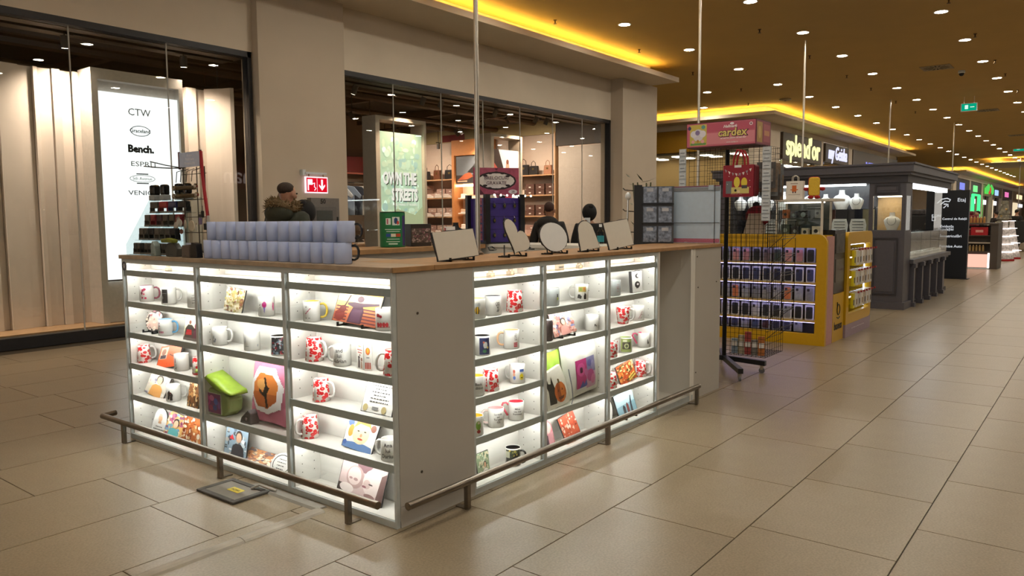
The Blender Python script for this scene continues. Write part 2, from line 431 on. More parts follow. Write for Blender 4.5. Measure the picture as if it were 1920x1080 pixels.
MB().box(.0, 0, 0, .02, .30, 1.078).build('side_panel', LAM, t); MB().box(w-.02, 0, 0, w, .30, 1.078).build('side_panel', LAM, t)
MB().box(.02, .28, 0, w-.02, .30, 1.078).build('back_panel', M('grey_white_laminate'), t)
MB().box(.02, .01, 0, w-.02, .28, .03).build('floor_panel', LAM, t); MB().box(.0, -.004, 0, w, .0, .04).build('plinth_rail', ALU, t)
MB().box(w-.06, -.006, 0, w-.035, .0, 1.078).build('edge_strip', LAM, t)
t = thing('end_panel', 'white end panel with screw holes at the right end of the kiosk', 'panel', (XB[3]+w, 0, 0))
MB().box(.0, 0, 0, .02, .3, 1.078).build('side_panel', LAM, t)
MB().box(.02, 0.0, 0, .47, .02, 1.078).build('panel', M('grey_white_laminate'), t)
sc = MB()
for x, z in ((.05, .19), (.07, .80), (.39, .82), (.05, 1.02)): sc.cyl((x, -.003, z), (x, .001, z), .005, n=8)
sc.build('screw_hole', M('screw_cap_brown'), t)
# carcass behind the cabinets and the counters on the other sides of the island
t = thing('counter_carcass', 'white counter body behind the lit cabinets', 'counter', (0, 0, 0))
MB().box(DEP+.013, .02, 0, .48, 2.29, 1.078).build('left_body', LAM, t)
MB().box(.48, DEP+.013, 0, 2.34, .45, 1.078).build('right_body', LAM, t)
MB().box(2.36, .301, 0, 3.34, .45, 1.078).build('right_body', LAM, t)
t = thing('worktop', 'grey-brown oak worktop above the left lit cabinets', 'worktop', (0, 0, 1.078))
MB().box(-.012, .0, 0, .238, 2.31, .022).build('board', WOODL, t, bevel=.002); MB().box(.239, .472, 0, .50, 2.31, .022).build('board', WOODL, t, bevel=.002)
t = thing('worktop', 'long oak worktop with slate plaques on it, above the right cabinets', 'worktop', (0, 0, 1.078))
MB().box(.24, -.012, 0, 3.36, .47, .022).build('board', WOODR, t, bevel=.002)
MB().box(.0, -.012, 0, .238, -.0005, .022).build('edge_board', WOODR, t, bevel=.002)
t = thing('back_counter', 'oak-topped counter on the far side of the kiosk', 'counter', (0, 0, 0))
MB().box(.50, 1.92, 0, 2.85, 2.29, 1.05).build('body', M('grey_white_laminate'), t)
MB().box(.50, 1.88, 1.05, 2.85, 2.31, 1.085).build('top', WOODR, t, bevel=.003)
t = thing('side_counter', 'white counter at the right-hand end of the kiosk', 'counter', (0, 0, 0))
MB().box(2.90, .475, 0, 3.33, 2.29, 1.06).build('body', LAM, t); MB().box(2.88, .475, 1.06, 3.35, 2.31, 1.085).build('top', LAM, t)
t = thing('kiosk_pole', 'tall thin steel power pole rising from the kiosk counter to the ceiling', 'pole', (1.06, .44, 1.10))
MB().lathe([(.03,0),(.03,.01),(.012,.02)], 16).build('base_flange', STEEL, t)
MB().cyl((0,0,.02), (0,0,CEIL-1.10), .0125, n=12).build('tube', M('pole_steel', '#d6d0c4', .3, .85), t)
# guard rails
def rail(label, a, b, posts, rz_in):
    t = thing('guard_rail', label, 'rail', (a[0], a[1], 0)); A = Vector(a); B = Vector(b)-A
    MB().tube([(0,0,.125), tuple(Vector((B.x,B.y,.125)))], .017, 12).build('tube', STEEL, t, smooth='auto')
    for (x, y) in posts:
        dx, dy = x-a[0], y-a[1]; ix, iy = rz_in
        p = MB()
        p.box(dx-.011-.0*abs(ix), dy-.011, .004, dx+.011, dy+.011, .112)
        x0, x1 = (dx-.011, dx+.011) if ix == 0 else (dx, dx+ix*.062); y0, y1 = (dy-.011, dy+.011) if iy == 0 else (dy, dy+iy*.062)
        p.box(x0, y0, .0, x1, y1, .006)
        p.build('post', STEEL, t)
    return t
r1 = rail('brushed steel guard rail along the left side of the kiosk', (-.085, 2.46), (-.085, .02), [(-.085, 2.2), (-.085, 1.19), (-.085, .21)], (1, 0))
MB().tube([(0,.0,.125),(.085,.02,.125)], .017, 12).build('return_tube', STEEL, r1)
rail('brushed steel guard rail along the right side of the kiosk', (-.02, -.085), (2.80, -.085), [(.35, -.085), (1.57, -.085), (2.77, -.085)], (0, 1))
# paw sticker on the far-left cabinet
def disc(mb, cx, cz, r, y, col, n=20): mb.poly([(cx+r*math.cos(2*math.pi*i/n), y, cz+r*math.sin(2*math.pi*i/n)) for i in range(n)], hx(col))
t = thing('paw_sticker', 'round dark blue sticker with a white paw print on the cabinet glass', 'sticker', (-.001, 2.268, 1.035), PI2)
s = MB(); disc(s, 0, 0, .030, 0, '#c9d0d8'); disc(s, 0, 0, .027, -.0003, '#1c2333'); disc(s, 0, 0, .019, -.0005, '#e8ecf2'); disc(s, 0, 0, .0175, -.0006, '#1c2333')
for q in ((-.009,.003,.0035),(-.003,.009,.0035),(.003,.009,.0035),(.009,.003,.0035),(0,-.005,.0075)): disc(s, q[0], q[1], q[2], -.0008, '#f2f4f6', 12)
s.build('print', PRINT(), t, recalc=False)

# ================================================================== GOODS: builders
def lips_mat():
    if 'lips_print' in _M: return _M['lips_print']
    m = M('lips_print', '#f4efe9', .25); nt = m.node_tree; b = nt.nodes['Principled BSDF']
    tc = nt.nodes.new('ShaderNodeTexCoord'); mp = nt.nodes.new('ShaderNodeMapping'); mp.inputs['Scale'].default_value = (1, 1, 1.35)
    v = nt.nodes.new('ShaderNodeTexVoronoi'); v.inputs['Scale'].default_value = 43; v.inputs['Randomness'].default_value = .75
    nt.links.new(tc.outputs['Object'], mp.inputs[0]); nt.links.new(mp.outputs[0], v.inputs['Vector'])
    r = nt.nodes.new('ShaderNodeValToRGB'); e = r.color_ramp.elements; r.color_ramp.interpolation = 'LINEAR'
    W_, D_ = hx('#f6eee8')+(1,), hx('#c8141c')+(1,)
    e[0].position = 0; e[0].color = W_; e[1].position = .07; e[1].color = W_
    for p, c in ((.11, D_), (.48, D_), (.53, W_)):
        x = e.new(p); x.color = c
    nt.links.new(v.outputs['Distance'], r.inputs[0]); nt.links.new(r.outputs[0], b.inputs['Base Color'])
    return m
CER = M('white_ceramic', '#efede8', .15, var=.01)
def mug(loc, rz, label, handle_ang=0, rb=.040, rtp=.040, h=.095, body=None, inner=None, hcol=None, art=None, span=(-150, -30), txt=None, group='printed mugs in the kiosk cabinets', heart=False, name='mug'):
    t = thing(name, label, 'mug', loc, rz, group)
    bm = body if body else CER
    if name == 'mug' and group.startswith('printed'):      # shown with its print towards the walkway corner
        dv = CAM-Vector(loc); t.rotation_euler = (0, 0, math.atan2(dv.y, dv.x)+math.pi/2)
    rf = lambda z: rb+(rtp-rb)*z/h
    MB().lathe([(rb-.004,0),(rb,.003),(rf(h*.5),h*.5),(rtp,h-.001),(rtp-.0012,h),(rtp-.003,h-.001)], 28, close=False).build('body', bm, t, smooth=True)
    MB().lathe([(.001,.0005),(rb-.004,0)], 28, close=False).build('foot', CER, t)
    im = M('glaze_'+inner.strip('#'), inner, .2) if inner else CER
    MB().lathe([(rtp-.003,h-.001),(rb-.005,.008),(.001,.007)], 28, close=False).build('lining', im, t, smooth=True)
    hm = M('glaze_'+hcol.strip('#'), hcol, .2) if hcol else CER
    a = R_(handle_ang); c, s_ = math.cos(a), math.sin(a); pts = []
    if heart: prof = [(0,.80),(.012,.92),(.028,.90),(.034,.75),(.020,.50),(.004,.22)]
    else: prof = [(-.002,.84),(.014,.86),(.025,.78),(.030,.62),(.030,.42),(.024,.26),(.012,.19),(-.002,.20)]
    for d, z in prof: pts.append(((rf(z*h)+d)*c, (rf(z*h)+d)*s_, z*h))
    MB().tube(pts, .0055, 8).build('handle', hm, t, smooth=True)
    if art: wrap_art(art, rf, 0.006, h-.006, span[0], span[1]).build('print', PRINT(), t, recalc=False)
    if txt:
        tm = M('ink_black', '#1d1b1c', .5) if len(txt) < 4 else M('ink_'+txt[3].strip('#'), txt[3], .5)
        me = text_data(txt[0], txt[1], 0.0, off=.0002).copy(); a0 = txt[2]
        for vtx in me.vertices:
            z = h*.5+vtx.co.y; r = rf(z)+.0006; aa = R_(a0)+vtx.co.x/r; vtx.co = (r*math.cos(aa), r*math.sin(aa), z)
        mobj('print', me, tm, t)
    return t
def jag(poly, amp, n=6, seed=1):
    rr = random.Random(seed); o = []
    for i in range(len(poly)):
        a, b = Vector(poly[i]), Vector(poly[(i+1) % len(poly)]); k = max(1, min(n, int((b-a).length/.012)))
        for j in range(k):
            p = a.lerp(b, j/k); o.append((p.x+rr.uniform(-amp, amp), p.y+rr.uniform(-amp, amp)))
    return o
def shape(kind, w, h):
    if kind == 'rect': return [(-w/2,0),(w/2,0),(w/2,h),(-w/2,h)]
    if kind == 'oval': return [(w/2*math.cos(t), h/2+h/2*math.sin(t)) for t in [2*math.pi*i/28 for i in range(28)]]
    if kind == 'arch':
        return [(-w/2,0),(w/2,0),(w/2*.9,h*.45)]+[(w/2*.82*math.cos(t), h*.60+h*.40*math.sin(t)) for t in [math.pi*i/12 for i in range(13)]]+[(-w/2*.9,h*.45)]
    if kind == 'heart':
        pts = []
        for i in range(32):
            q = 2*math.pi*i/32; x = 16*math.sin(q)**3; z = 13*math.cos(q)-5*math.cos(2*q)-2*math.cos(3*q)-math.cos(4*q)
            pts.append((x/32*w, (z+17)/30*h))
        return pts
def easel(parent, w, depth=.05, mat=None):
    e = MB()
    for s in (-1, 1):
        e.box(s*w-.004, -.022, 0, s*w+.004, .05, .007); e.box(s*w-.004, -.022, .0, s*w+.004, -.014, .018)
        e.tube([(s*w, .012, .004), (s*w*.6, .035, .06)], .004, 6)
    e.tube([(-w, .03, .006), (w, .03, .006)], .004, 6)
    return e.build('easel', mat or BLK, parent)
def slate(loc, rz, label, kind, w, h, art=None, tilt=18, ez=False, body='#2b2a2c', group=None, name='photo_slate', cat='picture', face=None, thick=.007, roll=0, rough=.0012, txt=None):
    """a printed plaque leaning back; loc is the middle of its lower front edge"""
    t = thing(name, label, cat, loc, rz, group)
    z0 = .012 if ez else 0.0
    pm = M('slate_'+body.strip('#'), body, .7, var=.2, scale=60, bump=.3)
    sh = shape(kind, w, h)
    p = MB().prism(jag(sh, rough, seed=len(label)), 0, thick).build('plate', pm, t, loc=(0, 0, z0))
    p.rotation_euler = (R_(-tilt), R_(roll), 0)
    if face: MB().prism([(x*.965, h*.5+(z-h*.5)*.97) for x, z in sh], -.0012, 0).build('face', M('plaque_'+face.strip('#'), face, .3, var=.02), p)
    if art:
        if kind == 'rect': flat_art(art, w*.98, h*.98, -.0014 if face else 0, z0=h*.01).build('print', PRINT(), p, recalc=False)
        else:
            a2 = []
            for s_ in art:      # shapes are kept inside the outline
                pts = outline(s_); q = []
                for u, v in pts:
                    x, z = (u-.5)*w*.97, v*h*.97+h*.015
                    if kind in ('oval',):
                        k = math.hypot(x/(w/2*.96), (z-h/2)/(h/2*.96))
                        if k > 1: x /= k; z = h/2+(z-h/2)/k
                    q.append((x/(w)+.5, z/h))
                a2.append((s_[0], 'p', q))
            flat_art(a2, w, h, -.0014 if face else 0).build('print', PRINT(), p, recalc=False)
    if txt: 
        for s_, sz, x, z, col in txt: text('lettering', s_, sz, M('ink_'+col.strip('#'), col, .5), p, (x, -.0018, z), 0, ext=.0001)
    if ez: easel(t, w*.28)
    return t
def pillow_pt(u, v, w, h, T): 
    k = max(0, (1-abs(u)**3.2))**.55*max(0, (1-abs(v)**3.2))**.55; pinch = 1-.07*(1-abs(v)**2)*abs(u)**4; pz = 1-.07*(1-abs(u)**2)*abs(v)**4
    return u*w/2*pinch, k*T/2, v*h/2*pz
def pillow(loc, rz, label, w, h, T, col, art=None, win=(.2,.2,.8,.8), tilt=12, roll=0, group='print cushions in the kiosk cabinets', name='cushion', N=22):
    t = thing(name, label, 'cushion', loc, rz, group); mb = MB(); idx = {}; rr = random.Random(len(label))
    for side in (-1, 1):
        for i in range(N+1):
            for j in range(N+1):
                u, v = 2*i/N-1, 2*j/N-1; x, y, z = pillow_pt(u, v, w, h, T)
                wr = .0035*math.sin(9*u+5*v+rr.random())*(1-abs(u)**4)
                idx[side, i, j] = len(mb.v); mb.v.append((x, side*(y+wr*(y > .004)), z+h/2))
        for i in range(N):
            for j in range(N):
                q = (idx[side,i,j], idx[side,i+1,j], idx[side,i+1,j+1], idx[side,i,j+1]); mb.f.append(q if side < 0 else q[::-1]); mb.c.append(None)
    b = mb.build('cover', M('cloth_'+col.strip('#'), col, .8, var=.05, scale=40, bump=.15), t, smooth=True)
    b.rotation_euler = (R_(-tilt), R_(roll), 0)
    if art:
        pa = MB(); polys = [(hx(s[0]), outline(s)) for s in art]; n = 44
        def P(a, b_):
            u = (win[0]+(win[2]-win[0])*a)*2-1; v = (win[1]+(win[3]-win[1])*b_)*2-1; x, y, z = pillow_pt(u, v, w, h, T); return (x, -y-.0055, z+h/2)
        for i in range(n):
            for j in range(n):
                c = None
                for cc, pl in polys:
                    if inside(((i+.5)/n, (j+.5)/n), pl): c = cc
                if c: pa.poly([P(i/n,j/n), P((i+1)/n,j/n), P((i+1)/n,(j+1)/n), P(i/n,(j+1)/n)], c)
        pa.build('print', PRINT(), b, smooth=True, recalc=False)
    return t
def photo(seed, pal, n=26, people=(), bg=None):
    """blurred snapshot: patches of the palette plus people as head-and-shoulder shapes (x, scale, skin, clothes)"""
    rr = random.Random(seed); a = [(bg or pal[0], 'r', 0, 0, 1, 1)]
    for i in range(n*3):
        cx, cy = rr.random(), rr.random(); q = 1-.6*i/(n*3); rx, ry = rr.uniform(.03,.13)*q, rr.uniform(.03,.13)*q
        cx = min(max(cx, rx), 1-rx); cy = min(max(cy, ry), 1-ry)
        a.append((rr.choice(pal), 'e', cx, cy, min(rx, cx, 1-cx), min(ry, cy, 1-cy)))
    for x, s, skin, cl in people:
        a.append((cl, 'p', [(max(0,x-.26*s),0),(min(1,x+.26*s),0),(min(1,x+.22*s),.34*s),(min(1,x+.1*s),.44*s),(max(0,x-.1*s),.44*s),(max(0,x-.22*s),.34*s)]))
        a.append(('#2a1c18', 'e', x, min(.62*s, .98-.19*s)+.03*s, .135*s, .165*s)); a.append((skin, 'e', x, min(.62*s, .98-.19*s)-.01*s, .105*s, .14*s))
    return a

# ================================================================== GOODS IN THE CABINETS
def ZS(s): return .0305 if s == 5 else SH[s]+T2
def PL(px, py, s, d=.075): return (d, at(px, py, 0, d).y, ZS(s)), PI2
def PR_(px, py, s, d=.075): return (at(px, py, 1, d).x, d, ZS(s)), 0.0
def SPL(px0, px1, py, s, d):      # a span of photo columns on the left face -> place, width
    a, b = at(px0, py, 0, d).y, at(px1, py, 0, d).y; return (d, (a+b)/2, ZS(s)), PI2, abs(a-b)
def SPR(px0, px1, py, s, d):
    a, b = at(px0, py, 1, d).x, at(px1, py, 1, d).x; return ((a+b)/2, d, ZS(s)), 0.0, abs(a-b)
GS = 'printed slates and photo panels in the kiosk cabinets'
SKIN, SKIN2 = '#d9a07c', '#c98f6b'
WARM = ['#c98a4b','#e0b070','#7a4a2c','#f0d9b0','#a0583a','#d7c3a5']
COOL = ['#8fa6b8','#c6d2da','#5a6b7c','#e8ecef','#39444f','#b0a9a0']
PINKS = ['#d98a9a','#f0c8c8','#a04a5c','#e8d0c0','#7a5068','#f4e4da']
GREYS = ['#d8d0cc','#a09490','#6a605e','#c0a8a8','#403a3a','#b89aa0']
def line_text(n=4, col='#3a3a3a', x0=.2, x1=.8, y0=.25, y1=.75):
    rr = random.Random(n*7); a = []
    for i in range(n):
        y = y1-(y1-y0)*i/max(1, n-1); w = rr.uniform(.5, 1)*(x1-x0); c = (x0+x1)/2; x = c-w/2
        while x < c+w/2-.02:
            l = rr.uniform(.03, .09); a.append((col, 'r', x, y-.018, min(x+l, c+w/2), y+.018)); x += l+.025
    return a
def star_trophy(loc, rz, label):
    t = thing('crystal_star', label, 'trophy', loc, rz, 'crystal star trophies in the kiosk cabinets')
    MB().prism([((.026 if i % 2 == 0 else .012)*math.sin(math.pi*i/5), .045+(.026 if i % 2 == 0 else .012)*math.cos(math.pi*i/5)) for i in range(10)], -.005, .005).build('star', GLASS('crystal', '#e9e6de', 1.5, .05), t)
    MB().box(-.02, -.010, 0, .02, .010, .022).build('base', GLASS('crystal'), t)
    flat_art([('#b09a6a','r',.2,.3,.8,.5),('#8a8478','e',.35,.7,.12,.2),('#c9b48a','e',.65,.7,.12,.2)], .034, .018, -.0102, z0=.002).build('print', PRINT(), t, recalc=False)
HEARTS = [('#c2185b','e',.22,.75,.08,.09),('#c2185b','e',.36,.82,.09,.08),('#7b1f3a','e',.15,.55,.07,.12),('#d81b60','e',.30,.48,.06,.06),('#c2185b','e',.18,.22,.07,.07),('#d81b60','e',.40,.20,.07,.08),('#8e2440','p',[(.1,.62),(.4,.78),(.4,.75),(.1,.58)])]
# --- far-left cabinet
star_trophy(*PL(316, 505, 0), 'clear crystal star trophy on the top shelf, far-left cabinet')
l, r = PL(276, 565, 1); mug(l, r, 'white mug with magenta hearts and a maroon handle', -12, inner='#6d1f34', hcol='#7a3a4c', art=HEARTS)
l, r = PL(317, 568, 1); mug(l, r, 'white mug with a black printed rectangle', 20, art=[('#232427','r',.0,.03,.42,.97),('#8d8d8d','r',.03,.66,.36,.69),('#c0c0c0','r',.05,.3,.1,.5)])
l, r = PL(366, 570, 1); mug(l, r, 'white mug with small black marks, half behind a cabinet post', 30, art=line_text(4))
l, r, w = SPL(268, 298, 620, 2, .07); slate(l, r, 'oval slate with a printed flower picture on a small easel', 'oval', w, .125, photo(3, ['#d9b8a8','#b07a7a','#e8d2c0','#8a4a52','#f0e0d0'], 20), 20, ez=True, group=GS, roll=6)
l, r = PL(311, 625, 2); mug(l, r, 'white mug with a sky blue handle and pink lettering', -25, inner='#7fb3d3', hcol='#5b9ac6', art=[('#c97a92','r',.02,.78,.10,.86),('#c97a92','r',.02,.6,.12,.68)]+[('#c2587c','r',.03+.09*i,.12,.09+.09*i,.28) for i in range(4)])
l, r, w = SPL(343, 368, 632, 2, .05); slate(l, r, 'small panel of a couple seen from behind against a cream sky', 'rect', w, .14, [('#efe3c4','r',0,0,1,1),('#6a5e58','r',0,0,1,.12),('#40352f','p',[(.05,.1),(.8,.1),(.75,.5),(.55,.62),(.25,.62),(.08,.45)]),('#b3262c','p',[(.12,.2),(.6,.22),(.55,.42),(.2,.42)]),('#7a4a38','e',.4,.72,.09,.08),('#8a3550','e',.85,.6,.1,.12),('#5c2a3c','p',[(.7,.1),(1,.1),(1,.5),(.75,.5)])], 10, group=GS)
l, r = PL(271, 678, 3); mug(l, r, 'red lipstick-kiss mug beside the orange picture clock', 10, rb=.040, rtp=.031, h=.105, body=lips_mat())
l, r, w = SPL(291, 332, 685, 3, .06); slate(l, r, 'tilted orange square picture clock with a portrait corner', 'rect', w, .135, [('#e0561f','r',0,0,1,1),('#c9b6a0','r',.04,.4,.38,.94),('#8a5a48','e',.2,.72,.1,.15),('#3a2c3c','r',.08,.42,.34,.58),('#2a1a14','p',[(.5,.62),(.8,.46),(.78,.42),(.48,.58)])]+[('#7a2a10','e',.62+.28*math.cos(k*math.pi/6),.42+.3*math.sin(k*math.pi/6),.015,.015) for k in range(12)], 24, group=GS, roll=-10, name='picture_clock', cat='clock', thick=.012)
l, r = PL(341, 690, 3); mug(l, r, 'plain white mug with a little red text, next to the orange clock', 120, art=[('#b03a3a','r',.02,.5,.07,.8)]+line_text(3, '#333333', .0, .2, .1, .35))
l, r = PL(374, 693, 3); mug(l, r, 'red lipstick-kiss mug mostly hidden by the cabinet post', 0, rb=.038, rtp=.032, body=lips_mat())
l, r, w = SPL(270, 304, 738, 4, .06); slate(l, r, 'white wavy slate with a pale portrait of a girl', 'rect', w, .135, photo(11, ['#d8cfc0','#e8d7a8','#b9a8b0','#8a86a0','#f2efe8'], 16, [(.55,1.2,'#e4c39a','#d79a56')]), 22, group=GS, roll=8)
l, r = PL(326, 752, 4); mug(l, r, 'white mug with black dancing figures and a white handle', 12, art=[('#1d1b1c','p',[(.08,.08),(.2,.1),(.3,.5),(.22,.75),(.1,.6)]),('#1d1b1c','p',[(.25,.05),(.42,.05),(.45,.45),(.35,.6),(.27,.4)]),('#7a2a30','e',.3,.55,.05,.06)])
l, r, w = SPL(350, 371, 762, 4, .05); slate(l, r, 'dark brown family photo panel beside the cabinet post', 'rect', w, .15, photo(12, ['#7a4a22','#c08a50','#3a2413','#e0c090','#5a3a20'], 30), 12, group=GS)
l, r, w = SPL(281, 309, 798, 5, .07); slate(l, r, 'white arched slate with a cartoon baby and black text', 'arch', w, .16, [('#e3b58e','e',.5,.62,.13,.13),('#d8c6b0','e',.5,.74,.11,.05),('#c89a78','r',.4,.42,.6,.5)]+line_text(3, '#222222', .12, .88, .1, .3), 14, face='#eceae6', group=GS)
l, r, w = SPL(304, 342, 818, 5, .06); slate(l, r, 'square photo panel of two smiling women in bright colours', 'rect', w, .155, photo(13, ['#e2b36a','#c76a8a','#7fa8c0','#f4e6c8','#8a4a70','#e7c7b0'], 26, [(.45,1.0,'#e6bd9c','#5fb0b4')]), 20, group=GS, roll=6)
l, r, w = SPL(337, 376, 835, 5, .05); slate(l, r, 'orange-brown photo panel of a dining table at the cabinet post', 'rect', w, .165, photo(14, ['#b5602c','#e8c79a','#8a3a1c','#f3e4cc','#d08a50'], 34), 14, group=GS)
# --- middle-left cabinet
l, r, w = SPL(419, 452, 578, 1, .06); slate(l, r, 'upright cream floral plaque leaning on the shelf', 'rect', w, .125, photo(21, ['#e8dcb8','#b39a5a','#8a5a40','#f2ecd8','#c9c07a'], 40), 12, group=GS, roll=5)
l, r = PL(500, 590, 1); mug(l, r, 'white mug with a pink ice cream cone print', 60, art=[('#c2187a','e',.38,.62,.13,.18),('#d0509a','e',.38,.72,.08,.1),('#8a7ac0','p',[(.32,.46),(.44,.46),(.38,.1)]),('#333333','p',[(.03,.6),(.14,.66),(.14,.62),(.03,.56)]),('#333333','p',[(.04,.45),(.15,.5),(.15,.46),(.04,.41)]),('#c2387a','e',.92,.5,.06,.26)])
l, r = PL(413, 642, 2); mug(l, r, 'white mug with grey leaf sketches and a broad white handle', -30, art=photo(5, ['#efede8'], 0)[1:]+[('#8a8f96','e',.12,.2,.1,.08),('#7a7f88','e',.2,.32,.05,.08),('#9aa0a6','e',.08,.45,.05,.12)])
l, r = PL(473, 655, 2); mug(l, r, 'pale white mug with thin grey outlines', 90, art=[('#aab0b4','e',.05,.6,.05,.22),('#c0c4c6','e',.05,.6,.03,.17),('#aab0b4','r',.05,.2,.3,.22),('#b5babd','e',.85,.25,.06,.07)])
l, r = PL(524, 665, 2); mug(l, r, 'dark photo mug with a black rim next to the cabinet post', 60, inner='#141416', art=photo(23, ['#2c343c','#7f95a8','#b02a3a','#1a1c20','#c9d2da'], 24))
def satchel(loc, rz):
    t = thing('messenger_bag', 'lime green satin messenger bag with a flower print flap', 'bag', loc, rz)
    lime = M('lime_satin', '#a6c83e', .35, var=.12, scale=30, bump=.3); dk = M('lime_lining', '#8a9a58', .6)
    MB().prism([(-.13,0),(.05,0),(.10,.03),(.11,.10),(.06,.13),(-.10,.14),(-.14,.07)], -.05, .04).build('body', dk, t, bevel=.012)
    f = MB()
    rows_ = []
    for i in range(13):
        u = i/12; x = -.19+.34*u; zz = .228-.08*u+.012*math.sin(5*u); rows_.append(f.ring([(x, -.062-.012*math.sin(3*u), zz-.018+.01*math.sin(8*u)), (x, -.052, zz), (x, .035, zz+.012), (x, .04, zz-.01), (x, -.045, zz-.012)]))
    for i in range(12): f.bridge(rows_[i], rows_[i+1])
    f.cap(rows_[0], True); f.cap(rows_[-1])
    f.build('flap', lime, t, smooth=True)
    b = flat_art([('#7a2a6a','r',0,0,1,1),('#c23a8a','e',.2,.6,.19,.3),('#4a1c4c','e',.2,.55,.09,.14),('#d070a8','e',.48,.75,.14,.15),('#5a6ac0','e',.72,.6,.12,.18),('#3a4a9a','e',.66,.28,.12,.14),('#8a50a0','e',.9,.45,.08,.2),('#b0406a','e',.42,.25,.12,.14)], .16, .105, -.056, x0=-.115, z0=.012)
    b.box(-.117, -.0555, .010, .047, -.045, .119, hx('#cfd8b8')); b.build('print_panel', PRINT(), t)
    MB().tube([(-.17,-.05,.02),(-.15,-.06,-.0+.006),(-.12,-.065,.005),(-.09,-.06,.01)], .004, 6).build('strap', lime, t)
    t.scale = (1.0, 1.0, 1.0)
    return t
l, r = PL(424, 782, 4, .085); satchel((l[0], l[1], l[2]), r)
l, r, w = SPL(432, 469, 800, 4, .05)
t = thing('zip_pouch', 'small dark grey zip pouch between the green bag and pink pillow', 'pouch', *PL(467, 800, 4, .05)); pm = MB().prism([(-.045,0),(.05,0),(.055,.06),(.03,.075),(-.03,.03)], -.025, .03).build('body', M('dark_grey_cloth', '#5a5456', .6, var=.2, scale=25, bump=.3), t, bevel=.006)
flat_art([('#3a3436','r',0,0,1,1),('#8a8088','e',.5,.5,.2,.3),('#c8b8c0','e',.6,.6,.1,.15)], .05, .03, -.0255, x0=-.01, z0=.012).build('print', PRINT(), t, recalc=False)
SUN = [('#f2eef0','p',[(.0,.55),(.25,1),(.75,1),(1,.6),(.95,.15),(.6,.0),(.25,.05)]),('#d9803a','p',[(.14,.62),(.32,.86),(.7,.84),(.86,.66),(.84,.3),(.6,.12),(.3,.14),(.12,.36)]),('#b5602c','p',[(.13,.47),(.85,.42),(.84,.3),(.6,.12),(.3,.14),(.12,.36)]),('#e8a860','e',.4,.62,.16,.12),('#1f1512','p',[(.44,.44),(.5,.6),(.46,.76),(.5,.78),(.56,.6),(.64,.56),(.6,.5),(.56,.4),(.62,.14),(.56,.12),(.5,.36),(.36,.42),(.3,.5),(.34,.52)])]
l, r, w = SPL(468, 536, 800, 4, .07); pillow((l[0]+.02, l[1], l[2]), r, 'tall pink satin pillow printed with a dancer at sunset', w*1.02, .345, .085, '#c9748f', SUN, (.08,.18,.94,.86), 6)
l, r, w = SPL(418, 459, 838, 5, .08); slate(l, r, 'upright grey-blue photo panel of a couple and a red heart', 'rect', w, .165, photo(25, COOL, 14, [(.62,1.15,'#c9a288','#2c2c34')])+[('#c01f2e','p',[(.2,.62),(.32,.78),(.42,.6)])], 10, group=GS)
l, r, w = SPL(440, 505, 880, 5, .05); slate(l, r, 'photo panel of a seated group lying nearly flat', 'rect', w, .12, photo(26, ['#c98a5a','#e8cfa8','#8a5a48','#7a6a70','#f0e2cc'], 34), 62, group=GS)
l, r, w = SPL(500, 538, 890, 5, .05); slate(l, r, 'round white plaque with a black circular stamp print', 'oval', w, .12, [('#4a4a4a','e',.5,.5,.42,.42),('#eceae6','e',.5,.5,.38,.38)]+line_text(4, '#3a3a3a', .2, .8, .3, .7), 30, face='#eceae6', group=GS)
# --- near-left cabinet
l, r = PL(585, 600, 1); mug(l, r, 'white mug with a yellow lining and yellow handle', -10, inner='#e8c33a', hcol='#e0c04a', art=[('#5a5a5a','r',.15,.72,.2,.8),('#c05a70','p',[(.12,.4),(.42,.72),(.44,.68),(.15,.36)]),('#444444','r',.12,.12,.22,.16),('#444444','r',.3,.12,.4,.16)])
GUIT = [('#e8b060','r',0,0,1,1),('#f6e0a8','r',0,.66,1,.92),('#c9c04a','r',.02,.93,.5,.99),('#c06a48','r',0,.0,1,.3),('#d88a58','r',0,.3,1,.5)]+[('#5a2c38','r',.02,.06+.1*k,.3,.10+.1*k) for k in range(5)]+[('#6a3440','r',.55,.06+.1*k,.98,.1+.1*k) for k in range(5)]+[('#4a2a3a','p',[(.34,.02),(.66,.02),(.66,.42),(.62,.55),(.97,.66),(.96,.72),(.6,.66),(.4,.66),(.26,.62),(.26,.56),(.4,.5),(.36,.3)]),('#5a3a50','p',[(.38,.05),(.62,.05),(.62,.45),(.4,.45)]),('#54303c','e',.53,.77,.075,.1),('#7a2c24','e',.14,.2,.12,.18),('#6a2620','e',.18,.4,.08,.12),('#3a1a18','p',[(.19,.5),(.27,.86),(.3,.86),(.22,.48)])]
l, r, w = SPL(622, 704, 612, 1, .055); slate((l[0], l[1], l[2]), r, 'wide slate of a person with open arms and a guitar at sunset', 'rect', w, .148, GUIT, 20, ez=True, group=GS, roll=3, rough=.002)
l, r = PL(722, 615, 1); mug(l, r, 'white mug with red flowers at the right end of the shelf', 60, art=[('#c0303a','e',.12,.72,.1,.1),('#b8283a','e',.28,.66,.08,.08),('#7a2a30','r',.03,.1,.75,.14)]+[('#c0303a','e',.12+.16*k,.24,.08,.12) for k in range(4)])
l, r = PL(590, 675, 2); mug(l, r, 'red lipstick-kiss mug left of the lettered white mug', -40, rb=.043, rtp=.034, h=.11, body=lips_mat())
l, r = PL(642, 685, 2); mug(l, r, 'white mug lettered and lui Adrian', 150, txt=('and\nlui\nAdrian', .024, -110))
t = thing('folding_card', 'two-leaf white wooden card with a couple and a balloon', 'card', *PL(682, 690, 2, .06)); 
